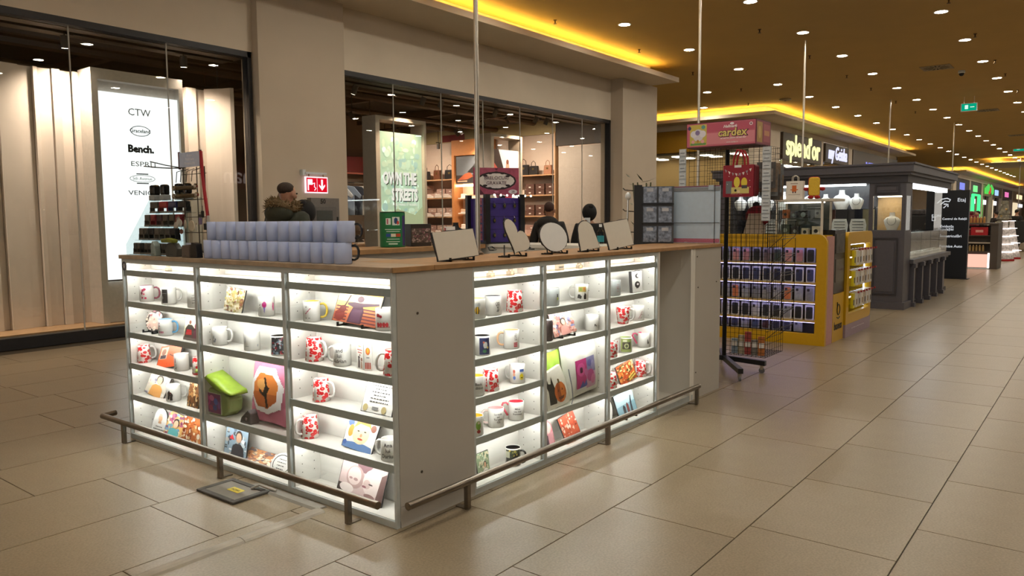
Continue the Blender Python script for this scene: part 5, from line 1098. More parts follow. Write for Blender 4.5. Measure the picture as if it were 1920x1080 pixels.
for y, c, w, h, lb_ in ((9.35, '#1c1a1b', .30, .26, 'round black handbag on the top right shelf'), (9.05, '#241f1e', .26, .22, 'second black handbag on the top right shelf'), (8.62, '#a9785c', .24, .22, 'tan handbag on the top right shelf')): handbag((SIDE-.25, y, 2.38), PI2, lb_, c, w, h)
# orange display between the units: photo above, lit shoe wall below
t = sidewall(11.60, 'orange shoe display with a photo panel and lit white shelves', 'shoe_display'); w = 1.15
OR = M('orange_panel', '#cf8a52', .55)
for x in (0, w-.08): MB().box(x, -.05, 0, x+.08, .40, 3.35).build('upright', OR, t)
MB().box(.08, -.05, 2.95, w-.08, .40, 3.35).build('head', OR, t); MB().box(.08, .30, 0, w-.08, .40, 2.95).build('back_panel', M('lit_white_board', '#f0e2cf', .5), t)
flat_art([('#6b6f74','r',0,0,1,1),('#3a3636','r',0,0,1,.3),('#b05a38','p',[(.05,.12),(.3,.34),(.5,.4),(.62,.24),(.4,.14)]),('#2a2624','p',[(.4,.4),(.62,.62),(.8,.9),(.98,.95),(.98,.5),(.7,.34)]),('#c0603c','e',.8,.3,.14,.1),('#e0b090','r',.05,.06,.4,.1)], w-.18, .72, .02, x0=.09, z0=2.22).box(.09, .021, 2.22, w-.09, .04, 2.94, hx('#40444a')).build('photo_panel', PRINT(), t)
for k in range(4): MB().box(.12, .05, .62+.4*k, w-.12, .30, .65+.4*k).build('shelf', M('lit_white_board'), t)
MB().box(.10, .0, 2.14, w-.10, .03, 2.19).build('lamp', EM('display_lamp', (1, .82, .58), 22), t)
for k in range(4):
    for j in range(3): shoe((SIDE-.42+.17, 11.60-(.28+.3*j), .02+.65+.4*k+.001), PI2+R_(12), 'white shoe on the lit orange display, %s board, %s from the left' % (['bottom','second','third','top'][k], ORD[j]), '#efe0d0' if (j+k) % 2 else '#caa888', s=.85, grp='shoes on the lit display')
# white partition beside the window, low tables and clothes rail
t = thing('partition', 'plain pale partition panel inside the shop near the right column', 'partition', (0, 0, .02)); MB().box(13.25, 7.05, .001, 13.55, 8.25, 3.0).build('panel', M('partition_grey', '#b9aea3', .6), t); MB().box(13.24, 7.05, 2.98, 13.56, 8.25, 3.02).build('cap', SW, t)
t = thing('partition_fascia', 'dark box fascia above the pale shop partition', 'fascia', (0, 0, 0)); MB().box(13.2, 7.0, 3.03, 13.56, 8.3, 3.9).build('box', M('fascia_dark', '#3a3430', .6), t)
for j, (x, y) in enumerate(((7.5, 9.0), (8.9, 10.6))):
    t = thing('low_table', 'pale low shop table with boxes, %s one' % ['nearer the left', 'farther'][j], 'table', (x, y, .02), 0, 'low tables in the shop')
    MB().box(-.6, -.4, .78, .6, .4, .83).build('top', FLW, t)
    for a in (-.52, .52):
        for b in (-.34, .34): MB().box(a-.03, b-.03, 0, a+.03, b+.03, .78).build('leg', FLW, t)
    for k in range(3): 
        shoe((x-.35+.35*k, y-.15, .852), R_(25), 'black shoe on a low shop table, %s from the left on the %s table' % (ORD[k], ['near', 'far'][j]), '#262425', s=1, grp='shoes on the low tables')
t = thing('clothes_rail', 'clothes rail of shirts far inside the shop', 'clothes rail', (10.5, 12.6, .02)); MB().tube([(-1.1,0,0),(-1.1,0,2.2),(1.1,0,2.2),(1.1,0,0)], .02, 8).build('rail', M('chrome'), t)
for k in range(8):
    c = ['#aebccb','#c9d2da','#e4e4e4','#8b99ab','#2e3038','#c8bfae','#9aa8b8','#dfe3e8'][k]
    s = thing('hanging_shirt', '%s shirt on the far rail, %s from the left' % (['pale blue','light grey','white','slate blue','black','beige','blue-grey','off-white'][k], ORD[k]), 'shirt', (10.5-.92+.26*k, 12.6, 1.42), R_(-50), 'shirts on the far rail')
    MB().prism([(-.2,0),(.2,0),(.21,.5),(.34,.4),(.38,.48),(.2,.7),(.06,.72),(-.06,.72),(-.2,.7),(-.38,.48),(-.34,.4),(-.21,.5)], -.03, .03).build('cloth', M('shirt_'+c.strip('#'), c, .8), s, bevel=.01); MB().tube([(0,0,.72),(0,0,.79),(.02,0,.81)], .004, 5).build('hook', M('chrome'), s)
t = thing('red_fascia', 'dark red sign band above the far clothes rail', 'fascia', (10.5, 13.45, 2.55)); MB().box(-2.2, -.05, 0, 2.0, .1, .4).build('band', M('red_band', '#7a1c22', .5), t); MB().box(-2.2, -.06, -.05, 2.0, .1, -.01).build('edge', M('red_edge', '#c06a58', .5), t)
t = thing('yellow_band', 'long pale yellow band on the shop side wall above the shelves', 'fascia', (SIDE-.03, 6.9, 3.38)); MB().box(-.02, 1.4, 0, .02, 6.6, .32).build('band', M('band_yellow', '#c2b083', .6), t); MB().box(-.03, 4.6, .02, -.02, 5.4, .2).build('red_patch', M('red_band'), t)
# --- hydrant cabinet and fire sign on the column
t = thing('hydrant_cabinet', 'grey metal fire hydrant cabinet numbered 50 on the column', 'cabinet', (4.42, FAC-.125, 0))
HG = M('cabinet_grey', '#77726e', .45, .2)
MB().box(-.02, -.09, .62, .46, 0, 1.60).build('body', HG, t, bevel=.004); MB().box(.02, -.10, .66, .40, -.09, 1.48).build('door', M('door_grey', '#6b6764', .4, .2), t); MB().box(.06, -.103, .72, .33, -.10, 1.43).build('window', M('door_glass', '#4c4f4c', .2), t); MB().box(.41, -.103, 1.22, .43, -.09, 1.34).build('handle', BLK, t)
text('lettering', '50', .09, M('ink_black'), t, (.18, -.092, 1.55), 0, off=.002)
t = thing('fire_sign', 'lit red fire hose sign with a white arrow, hanging above the hydrant cabinet', 'sign', (4.54, FAC-.125, 0))
RS = EM('sign_red', (.75, .006, .02), 1.0); WS = EM('sign_white', (1, .75, .82), 1.3)
MB().box(-.185, -.045, 1.665, .185, -.02, 1.885).build('frame', WS, t); MB().box(-.17, -.0475, 1.68, .17, -.045, 1.87).build('face', RS, t)
ar = MB()
ar.prism([(.035,1.76),(.085,1.70),(.135,1.76),(.135,1.785),(.10,1.755),(.10,1.85),(.07,1.85),(.07,1.755),(.035,1.785)], -.0495, -.0476); ar.build('arrow', WS, t)
ic = MB(); ic.box(-.155, -.0495, 1.775, -.075, -.0476, 1.85); ic.box(-.155, -.0495, 1.70, -.135, -.0476, 1.775); ic.tube([(-.075, -.0486, 1.79), (-.04, -.0486, 1.80), (-.045, -.0486, 1.75), (-.02, -.0486, 1.73), (-.045, -.0486, 1.70)], .007, 6); ic.build('hose_symbol', WS, t); MB().box(.0, -.0495, 1.685, .004, -.0476, 1.865).build('divider', WS, t)
MB().box(-.20, -.06, 1.92, .16, 0, 1.945).build('bracket', M('white_plastic'), t); MB().box(-.24, -.06, 1.90, -.19, 0, 1.975).build('lamp_head', M('white_plastic'), t)
for x in (-.12, .12): MB().tube([(x, -.033, 1.885), (x, -.033, 1.925)], .008, 6).build('hanger', M('brass_plate'), t)
# --- opposite side of the mall (seen only as a reflection in the shop glass)
struct(MB().box(-14, -12.9, 0, 60, -12.7, CEIL).build('wall_opposite', M('wall_opposite_paint', '#8c7a66', .7)))
AU = EM('opposite_white', '#ffe9e2', 1.6)
t = thing('hypermarket_sign', 'lit white store letters on the opposite wall, seen mirrored in the glass', 'sign', (16.5, -12.6, 3.1)); MB().box(-2.4, -.08, -.5, 2.4, -.02, .5).build('board', M('sign_board_red', '#8a1620', .5), t); text('lettering', 'Auchan', .95, AU, t, (0, 0, 0), 180, ext=.02)

# ================================================================== CARD RACK beside the kiosk
BW = M('black_wire', '#1a1816', .4, .6)
def grid(mb, o, u, v, nu, nv, th=.0016):
    """wire mesh spanned by vectors u, v from o"""
    o, u, v = Vector(o), Vector(u), Vector(v)
    for i in range(nu+1): mb.tube([o+u*(i/nu), o+u*(i/nu)+v], th, 4, caps=False)
    for j in range(nv+1): mb.tube([o+v*(j/nv), o+v*(j/nv)+u], th, 4, caps=False)
RX, RY = 4.10, .27
t = thing('card_rack', 'tall black wire greeting-card rack on castors with a pink header box', 'rack', (RX, RY, 0)); L = lambda x, y, z: (x-RX, y-RY, z)
MB().cyl(L(RX, RY, .10), L(RX, RY, 1.86), .018, n=10).build('post', BW, t)
for (x, y) in ((3.66, -.05), (4.10, -.09), (4.50, .46), (3.98, .60)):
    lg = MB(); a, b = Vector((0,0,.10)), Vector((x-RX, y-RY, .085)); d = (b-a).normalized(); n = Vector((-d.y, d.x, 0))*.02
    P = [a-n, b-n, b+n, a+n]; A = lg.ring([p+Vector((0,0,-.02)) for p in P]); B = lg.ring([p+Vector((0,0,.02)) for p in P]); lg.bridge(A, B); lg.cap(A, True); lg.cap(B)
    lo = lg.build('leg', BLK, t)
    c = b-d*.03; cs_ = MB(); cs_.tube([tuple(c+n*.35+Vector((0,0,-.063))), tuple(c-n*.35+Vector((0,0,-.063)))], .024, 14); cs_.build('castor', M('castor_grey', '#6d6d70', .35), lo); MB().box(c.x-.012, c.y-.012, .03, c.x+.012, c.y+.012, .075).build('fork', M('chrome'), lo)
g = MB(); grid(g, L(3.79, -.16, 1.05), (0,.63,0), (0,0,.80), 14, 18); grid(g, L(3.79, -.16, 1.05), (.36,0,0), (0,0,.80), 8, 18); grid(g, L(4.15, -.16, 1.05), (0,.63,0), (0,0,.80), 14, 18)
tag(g.build('upper_grid', BW, t), kind='stuff')
g = MB(); grid(g, L(3.72, -.22, .20), (0,.32,0), (0,0,1.22), 9, 34, .0018); grid(g, L(3.72, -.22, .20), (.40,0,0), (0,0,1.22), 8, 24, .0018); grid(g, L(3.72, -.22, .20), (0,.32,0), (.40,0,0), 8, 10, .002)
tag(g.build('lower_basket', BW, t), kind='stuff')
for k in range(6):
    z = .35+.14*k; p = MB(); p.tube([L(3.74,-.22,z), L(3.70,-.34,z+.10), L(3.70,-.34,z+.22)], .0025, 5); p.tube([L(4.04,-.22,z), L(4.0,-.34,z+.10), L(4.0,-.34,z+.22)], .0025, 5); p.tube([L(3.70,-.34,z+.10), L(4.0,-.34,z+.10)], .0025, 5); p.tube([L(3.70,-.34,z+.22), L(4.0,-.34,z+.22)], .0025, 5)
    p.build('card_pocket', BW, t)
hd = MB().box(*L(3.75, -.10, 1.86), *L(4.07, .478, 2.056)).build('header_box', M('header_dark', '#5c2430', .5), t)
W_, H_ = .578, .196
fa = MB(); a = [('#c8687a','r',.008,.03,.992,.97),('#d98a94','r',.30,.1,.98,.55),('#c05a70','r',.30,.6,.98,.93),('#cdbb5a','r',.05,.08,.30,.93),('#d9d4de','e',.175,.5,.08,.25),('#e6e2ea','e',.11,.55,.05,.14),('#e6e2ea','e',.24,.55,.05,.14),('#8a7aa8','e',.165,.6,.035,.1),('#4a3a6a','e',.045,.8,.025,.08),('#5a9a9a','e',.25,.82,.03,.08),('#6a9a5a','r',.06,.1,.29,.18),('#e8a8b0','e',.1,.24,.025,.07),('#e8a8b0','e',.24,.24,.025,.07),('#b88a4a','e',.17,.26,.02,.06),('#e8d0d4','e',.93,.82,.025,.07),('#7a3a50','e',.93,.82,.012,.03),('#f0e6ea','e',.665,.88,.03,.05)]
flat_art(a, W_, H_, -.0002, x0=-W_/2).build('front_print', PRINT(), hd, recalc=False)
fp = hd.children[0]; fp.location = L(3.7495, .189, 1.86); fp.rotation_euler = (0, 0, PI2)
YI, WI2, PI_ = M('ink_yellow', '#e2cf7a', .5), M('ink_cream', '#f2e4e6', .5), M('ink_plum2', '#4a2440', .5)
for s, sz, yy, zz, m_, o_, sh in (('Hallmark', .030, .110, 2.012, WI2, .001, .3), ('cardex', .085, .09, 1.962, M('ink_plum2'), .006, .1), ('cardex', .085, .092, 1.963, YI, .002, .1), ('cel mai bun pentru cel mai drag', .0165, .085, 1.921, WI2, .0006, .2), ('www.cardex.ro', .015, .09, 1.889, WI2, .0002, 0)):
    text('lettering', s, sz, m_, hd, L(3.7478 if m_ is not YI else 3.7465, yy, zz), -90, ext=.0004, off=o_, shear=sh)
flat_art([('#8a3444','r',.02,.04,.98,.96),('#b08a40','r',.06,.1,.42,.9),('#c9a860','e',.24,.5,.1,.25),('#a8505c','r',.5,.15,.94,.85),('#c98a60','r',.55,.4,.9,.6)], .32, H_, -.0002, x0=-.16).build('side_print', PRINT(), hd, recalc=False)
sp = hd.children[-1]; sp.location = L(3.91, -.1005, 1.86)
# red gift bag hanging on the rack
gb = thing('gift_bag', 'crimson gift bag with bunting and two yellow figures hanging on the card rack', 'bag', (3.70, .005, 1.455), PI2)
RD = M('crimson_paper', '#8f1a2c', .5)
MB().prism([(-.122,0),(.122,0),(.122,.245),(-.122,.245)], -.03, .05).build('bag', RD, gb); MB().prism([(.122,.0),(.135,.02),(.135,.23),(.122,.245)], -.02, .05).build('gusset', M('crimson_dark', '#6a1220', .5), gb)
flat_art([('#6f7478','p',[(.1,.1),(.3,.1),(.3,.5),(.1,.5)]),('#d6c878','r',.28,.1,.86,.3),('#e8d24a','e',.46,.46,.1,.17),('#e2c83e','e',.70,.44,.1,.16),('#e8d24a','r',.4,.5,.52,.6),('#2a2224','e',.42,.2,.04,.04),('#4a4448','r',.62,.26,.8,.36),('#e8d0a8','e',.52,.16,.05,.05)]+[('#e4dcd8' if k % 2 else '#9a8f94','p',[(.05+.115*k,.90-.16*math.sin(math.pi*(k+.3)/8)),(.13+.115*k,.89-.16*math.sin(math.pi*(k+.9)/8)),(.10+.115*k,.80-.16*math.sin(math.pi*(k+.6)/8))]) for k in range(8)]+[('#e8dcdc','e',x,y,.012,.012) for x, y in ((.2,.65),(.8,.7),(.88,.5),(.15,.4),(.9,.3),(.5,.68))], .244, .245, -.0303).build('print', PRINT(), gb, recalc=False)
text('lettering', 'MAGICAL', .022, M('ink_rose', '#b86a70', .5), gb, (-.01, -.0325, .018), 0)
for y in (-.025, .045): MB().tube([(-.045,y,.24),(-.035,y,.31),(-.01,y-.004,.36),(.02,y-.004,.355),(.045,y,.30),(.05,y,.24)], .008, 8).build('handle', M('crimson_ribbon', '#a01424', .6), gb)
MB().box(-.03, -.0325, .225, .025, -.0305, .243).build('header_card', M('white_card'), gb)
# strips of gift tags
def tag_strip(x, y, z0, z1, n, w, label):
    t = thing('tag_strip', label, 'card strip', (x, y, z0), PI2, 'hanging strips of gift tags'); MB().box(-w/2, 0, 0, w/2, .004, z1-z0).build('backing', M('strip_white', '#b3b8bc', .4), t, bevel=.001); h = (z1-z0)/n
    for k in range(n):
        c = MB().box(-w*.44, -.006, h*k+.006, w*.44, -.0005, h*(k+1)-.008).build('tag', M('tag_paper', '#c3c8cc', .5, var=.1, scale=60), t); MB().box(-w*.3, -.0068, h*k+h*.4, w*.3, -.006, h*k+h*.5).build('print_line', M('ink_greyblue', '#6a6f78', .5), c)
tag_strip(3.70, -.206, 1.265, 1.83, 10, .068, 'white strip of ten gift tags hanging right of the red gift bag')
tag_strip(3.70, .487, 1.545, 1.852, 5, .062, 'white strip of gift tags hanging left of the header box')
for k in range(9):
    c = thing('greeting_card', 'grey-brown greeting card fanned on the right of the rack, %s from the front' % ORD[k], 'card', (3.80+.032*k, -.168-.006*(k % 2), 1.52-.03*(k % 4)), R_(-70+6*k), 'greeting cards on the rack'); MB().box(-.07, -.002, 0, .07, .002, .20).build('sheet', M('card_a%d' % (k % 3), ['#4c4846', '#7d6a58', '#6f7478'][k % 3], .4, var=.3), c); MB().box(-.05, -.003, .05, .05, -.002, .15).build('picture', M('card_b%d' % (k % 2), ['#8a8078', '#5a5c62'][k % 2], .5, var=.5, scale=50), c)
for k in range(5):
    c = thing('gift_wrap', '%s gift wrap pack in the lower basket of the rack, %s from the left' % (['pale blue','cream','red','grey','orange'][k], ORD[k]), 'gift wrap', (3.76, .045-.055*k, .208), PI2+R_(8*k), 'gift wrap packs in the basket'); MB().box(-.025, 0, 0, .025, .02, .12+.03*(k % 3)).build('pack', M('wrap_%d' % k, ['#8797a8','#b5a78d','#9c3a34','#77716b','#b06a35'][k], .4, var=.4, scale=30), c); MB().box(-.02, -.002, .06, .02, 0, .1).build('label', M('white_card'), c)
ht = thing('plush_hat', 'red plush hat over a cream box on the card rack', 'hat', (3.815, -.09, 1.165), PI2); MB().prism([(-.09,0),(.055,0),(.05,.16),(-.05,.16)], -.03, .06).build('box', M('cream_box', '#a89684', .6), ht); MB().ball((.0,.04,.14), (.10,.07,.085), 18, 10).build('cap', M('red_plush', '#7e101c', .9, bump=.4, scale=80), ht, smooth=True); MB().ball((-.02,.05,.225), .028, 12, 8).build('bobble', M('black_fluff', '#241c1c', .9), ht, smooth=True)
# potted bamboo beyond the kiosk
pt = thing('potted_bamboo', 'potted bamboo with thin dark leaves beyond the kiosk', 'plant', (5.0, 1.56, 0)); MB().lathe([(.13,0),(.17,.02),(.20,.45),(.18,.45),(.16,.40),(.001,.40)], 20, close=False).build('pot', M('pot_grey', '#4a4846', .6), pt, smooth='auto')
rr = random.Random(9); LEAF = M('bamboo_leaf', '#2c3a22', .5)
st_ = MB()
for k in range(4): st_.tube([(.04*math.cos(k*1.6), .04*math.sin(k*1.6), .40), (.06*math.cos(k*1.6), .06*math.sin(k*1.6), 1.2), (.10*math.cos(k*1.6), .10*math.sin(k*1.6), 1.66)], .007, 6)
st_.build('stems', M('bamboo_stem', '#4a5030', .5), pt)
for k in range(34):
    a = rr.uniform(0, 6.28); z = rr.uniform(1.0, 1.75); r0 = rr.uniform(.02, .12); d = Vector((math.cos(a), math.sin(a), rr.uniform(.1, .9))).normalized(); s = d.cross(Vector((0,0,1))).normalized()*.011; p = Vector((r0*math.cos(a*2), r0*math.sin(a*2), z)); ln = rr.uniform(.10, .20)
    lf = MB(); lf.poly([p, p+d*ln*.4+s, p+d*ln, p+d*ln*.4-s]); lf.poly([p+Vector((0,0,-.001)), p+d*ln*.4-s+Vector((0,0,-.001)), p+d*ln+Vector((0,0,-.001)), p+d*ln*.4+s+Vector((0,0,-.001))]); lf.build('leaf', LEAF, pt, recalc=False)

# ================================================================== YELLOW PHONE-CASE KIOSK
YL = M('kiosk_yellow', '#c79a08', .35, var=.03)
def rrect(x0, z0, x1, z1, r, corners='1111', n=6):
    P = []
    for k, (cx, cz, a) in enumerate(((x0+r, z0+r, 180), (x1-r, z0+r, 270), (x1-r, z1-r, 0), (x0+r, z1-r, 90))):
        if corners[k] == '1': P += [(cx+r*math.cos(R_(a+90*i/n)), cz+r*math.sin(R_(a+90*i/n))) for i in range(n+1)]
        else: P.append(((x0, z0), (x1, z0), (x1, z1), (x0, z1))[k])
    return P
def ring_prism(mb, outer, inner, a, b):
    """frame between two outlines with the same number of points"""
    A0 = mb.ring([(x, a, z) for x, z in outer]); B0 = mb.ring([(x, a, z) for x, z in inner]); A1 = mb.ring([(x, b, z) for x, z in outer]); B1 = mb.ring([(x, b, z) for x, z in inner])
    mb.bridge(A0, B0); mb.bridge(A1, B1); mb.bridge(A0, A1); mb.bridge(B0, B1)
PURP = EM('kiosk_led_violet', (.50, .45, 1.0), 5); COOLW = EM('kiosk_led_cool', (.72, .80, 1.0), 4.5)
yk = thing('phone_case_stand', 'yellow framed stand with rows of phone cases under violet light', 'display stand', (5.76, 1.20, 0), PI2); w = 1.29
f = MB(); ring_prism(f, rrect(0, 0, w, 1.12, .09, '0010'), rrect(.06, .115, w-.10, .985, .02, '0010'), 0, .05); f.build('front_frame', YL, yk)
for x in (0, w-.02): MB().box(x, .05, 0, x+.02, .26, 1.10).build('side_panel', M('kiosk_pink', '#b98a86', .5) if x else YL, yk)
MB().box(.02, .05, 1.08, w-.02, .26, 1.11).build('top_panel', YL, yk); MB().box(.02, .23, 0, w-.02, .25, 1.08).build('back_panel', M('kiosk_back', '#55504e', .5), yk)
ZK = [.115, .243, .435, .627, .828]
SHF = M('kiosk_shelf', '#c0a058', .45)
for z in ZK[1:]: MB().box(.03, .03, z-.015, w-.03, .22, z).build('shelf', SHF, yk)
for z in ZK[1:]: MB().box(.06, .055, z-.022, w-.11, .065, z-.0155).build('led_strip', PURP, yk)
MB().box(.06, .055, .99, w-.11, .07, 1.0).build('led_strip', PURP, yk); MB().box(w-.105, .06, .15, w-.098, .07, .97).build('led_strip', PURP, yk)
pc = {}
def case_pack(loc, rz, label, c, bg, grp, w=.085, h=.15):
    t = thing('phone_case', label, 'phone case', loc, rz, grp); k = (c, bg)
    if k not in pc:
        a = MB().prism(rrect(-w/2, 0, w/2, h, .006), 0, .006).mesh('card'); a.materials.append(M('pack_'+bg.strip('#'), bg, .35))
        b = MB().prism(rrect(-w*.36, .012, w*.36, h-.018, .012), -.008, 0).mesh('case'); b.materials.append(M('case_'+c.strip('#'), c, .35, var=.25, scale=18))
        d = MB().prism(rrect(-w*.30, h*.66, -w*.02, h*.84, .006), -.0105, -.008).mesh('camera_window'); d.materials.append(M('case_window', '#3a3a42', .2)); pc[k] = (a, b, d)
    for nm, me in zip(('card', 'case', 'camera_window'), pc[k]): mobj(nm, me, None, t)
    return t
rowc = [['#4a2c34','#2a2d48','#33384e','#8a8f98','#3a4a6a'], ['#2c2e34','#8d9094','#222428','#26282e','#b9bdc6','#30333a'], ['#8a8d90','#a1a3a6','#c97a52','#9aa0a8','#7e8288'], ['#252b44','#2a3050','#1c1f2e','#30365a','#3a426a'], ['#6a5a5e','#3a4a44','#c9938e','#b8848a','#26282c']]
rown = ['bottom', 'second', 'third', 'fourth', 'top']
for r in range(5):
    for k in range(10):
        if r == 0 and k > 8: continue
        x = .10+.112*k
        case_pack((5.76+.10, 1.20-x, ZK[r]+.001), PI2+R_(random.uniform(-4, 4)), 'phone case pack in the yellow stand, %s row, %s from the left' % (rown[r], ORD[k]), rowc[r][k % len(rowc[r])], '#dcdfe6' if r in (1, 3) else '#9d9fa8', 'phone cases in the yellow stand', .088, .152 if r else .11)
# glass showcase on top, with gadgets
gc = thing('glass_showcase', 'white-framed glass showcase of gadgets on the yellow stand', 'showcase', (5.80, .44, 1.11), PI2); w = .47
FWm = M('frame_cream', '#cfc8bb', .45)
for x in (0, w-.02):
    for y in (0, .30): MB().box(x, y, 0, x+.02, y+.02, .34).build('post', FWm, gc)
MB().box(-.01, -.01, .34, w+.12, .33, .365).build('top', FWm, gc); MB().box(.02, .01, .165, w-.02, .30, .171).build('glass_shelf', AC, gc); MB().box(.02, .006, .0, w-.02, .010, .34).build('glass_pane', CG, gc); MB().box(.0, .305, .0, w, .31, .34).build('back_pane', M('smoked_back', '#4a504e', .3), gc)
MB().box(.03, .15, .325, w-.03, .17, .338).build('lamp', EM('showcase_lamp', '#fff4e0', 5), gc)
gad = [(.07, .0, '#3c4a44', .09, .11, 'green boxed charger'), (.17, .0, '#22242a', .07, .09, 'black gadget on a stand'), (.27, .0, '#c9c2b0', .07, .07, 'cream box with a black round photo'), (.38, .0, '#d0cabb', .08, .09, 'cream box with a black speaker picture'), (.07, .172, '#b3683a', .06, .09, 'orange price ticket'), (.15, .172, '#5a5e66', .06, .07, 'grey headphones pack'), (.25, .172, '#0e0e10', .10, .08, 'black case on a cream base'), (.39, .172, '#8a9090', .05, .11, 'leaning grey tablet cover')]
for x, z, c, bw, bh, nm in gad:
    g_ = thing('gadget_box', nm+' in the glass showcase', 'box', (5.80+.12, .44-x, 1.1105+z), PI2, 'gadgets in the glass showcase'); MB().box(-bw/2, -.03, 0, bw/2, .03, bh).build('box', M('gadget_'+c.strip('#'), c, .45, var=.2), g_, bevel=.003)
    MB().prism([(bw*.25*math.cos(q), bh*.45+bw*.25*math.sin(q)) for q in [2*math.pi*i/14 for i in range(14)]], -.032, -.03).build('motif', M('gadget_motif', '#1a1a1c', .4) if c[1] > '5' else M('gadget_motif_pale', '#8a9a98', .4), g_)
pb = thing('paper_bag', 'white paper bag with an orange printed figure on the showcase', 'bag', (5.86, .275, 1.4755), PI2); MB().box(-.085, -.0, 0, .085, .06, .185).build('bag', M('paper_white', '#ddd6cc', .6), pb)
flat_art([('#c8672c','r',.36,.42,.62,.76),('#c8672c','r',.26,.5,.36,.55),('#c8672c','r',.62,.5,.72,.55),('#5a2c30','r',.38,.34,.46,.42),('#5a2c30','r',.52,.34,.6,.42),('#7a5a50','r',.26,.85,.7,.88),('#a09890','r',.14,.24,.84,.27)], .17, .185, -.0004).build('print', PRINT(), pb, recalc=False)
for y in (.01, .05): MB().tube([(-.03,y,.18),(-.028,y,.225),(0,y,.245),(.028,y,.225),(.03,y,.18)], .003, 6).build('handle', FWm, pb)
pl = thing('plush_toy', 'yellow bread-slice plush toy with a red back on the showcase', 'plush toy', (5.87, .08, 1.4755), PI2+R_(12))
MB().prism(rrect(-.052, .03, .052, .215, .025), -.03, .0).build('front', M('plush_yellow', '#d9b33a', .9, bump=.3, scale=90), pl, bevel=.01); MB().prism(rrect(-.06, .025, .052, .222, .03), .0, .03).build('back', M('plush_red', '#9c1a1c', .9, bump=.3, scale=90), pl, bevel=.01)
for s in (-1, 1): MB().ball((s*.075, -.005, .10), (.028,.02,.02), 12, 8).build('arm', M('plush_red'), pl, smooth=True); MB().ball((s*.03, -.02, .018), (.03,.035,.018), 12, 8).build('foot', M('plush_red'), pl, smooth=True)
# side wall: pink print, black and yellow block with logo, second stand with hooks
bs = thing('logo_block', 'yellow and black block with a black round logo, between the yellow stands', 'display stand', (6.03, -.09, 0)); w = .40
MB().box(0, 0, 0, w, .30, .50).build('yellow_base', M('kiosk_yellow'), bs); MB().box(0, 0, .505, w, .30, 1.16).build('black_cabinet', M('kiosk_black', '#1c1a18', .25), bs); MB().box(.05, -.004, .62, .35, 0, .86).build('screen', M('screen_grey', '#57524a', .2), bs); MB().box(.04, -.004, .92, .36, 0, 1.12).build('sticker', M('sticker_grey', '#4c4a48', .4, var=.5, scale=14), bs)
text('lettering', 'baseus', .115, M('ink_black'), bs, (.2, -.002, .16), 0, off=.003, sx=.95)
MB().tube([(.20+.05*math.cos(q), -.002, .33+.055*math.sin(q)) for q in [2*math.pi*i/24 for i in range(24)]], .006, 5, closed=True).build('logo_ring', M('ink_black'), bs); MB().tube([(.15,-.002,.25),(.20,-.002,.235),(.25,-.002,.25)], .006, 5).build('logo_smile', M('ink_black'), bs); MB().tube([(.155,-.002,.34),(.155,-.002,.41)], .006, 5).build('logo_stem', M('ink_black'), bs)
hk = thing('accessory_stand', 'yellow framed accessory stand with hanging packs under cool light', 'display stand', (6.45, -.11, 0)); w = 1.06
f = MB(); ring_prism(f, rrect(0, .14, w, 1.13, .08, '0111'), rrect(.10, .25, w-.10, 1.0, .02, '0111'), 0, .05); f.build('front_frame', YL, hk)
MB().box(0, .0, 0, w, .05, .138).build('base_panel', M('kiosk_lilac', '#9c8894', .5), hk); flat_art(line_text(1, '#d8d0d8', .1, .9, .4, .6)+line_text(1, '#d8d0d8', .12, .85, .55, .62), w, .13, -.0004, x0=0).build('base_print', PRINT(), hk, recalc=False)
MB().box(0, .05, 0, .02, .35, 1.10).build('side_panel', YL, hk); MB().box(w-.02, .05, 0, w, .35, 1.10).build('side_panel', YL, hk); MB().box(.02, .30, .05, w-.02, .32, 1.10).build('back_panel', M('kiosk_back'), hk); MB().box(.02, .05, 1.08, w-.02, .3, 1.10).build('top_panel', YL, hk)
for z in (.40, .62, .84, .985): MB().box(.12, .06, z, w-.12, .07, z+.012).build('led_strip', COOLW, hk)
MB().box(w-.125, .05, .27, w-.105, .06, .98).build('led_strip', COOLW, hk)
for r, z in enumerate((.94, .72, .48)):
    for k in range(7):
        c = ['#d8c81c', '#d9d6c8', '#c8bfae', '#e2dccc', '#b9a890', '#d6cfc0', '#c9c2b4'][k]
        p = thing('accessory_pack', '%s accessory pack on a red-tipped hook, %s row, %s from the left' % ('yellow' if k == 0 else 'pale', ['top', 'middle', 'lower'][r], ORD[k]), 'accessory', (6.45+.16+.12*k, -.135, z-.17), 0, 'accessory packs on hooks'); MB().box(-.035, -.012, 0, .035, .012, .16).build('pack', M('apack_%d' % k, c, .4), p); MB().tube([(0,.22,.17),(0,-.05,.17),(0,-.055,.18)], .004, 5).build('hook', M('chrome'), p); MB().box(-.014, -.065, .165, .014, -.05, .185).build('hook_tip', M('hook_red', '#8c1420', .4), p); MB().box(-.02, -.0135, .03, .02, -.012, .09).build('label', M('apack_label%d' % (k % 2), ['#3a3a3c', '#8a6a30'][k % 2], .4), p)
pp = thing('power_pole', 'thin steel power pole behind the pink header box', 'pole', (6.3, 1.53, 0)); MB().cyl((0,0,0), (0,0,CEIL), .016, n=8).build('tube', M('pole_steel'), pp); MB().lathe([(.06,0),(.06,.01)], 12).build('foot', BLK, pp)

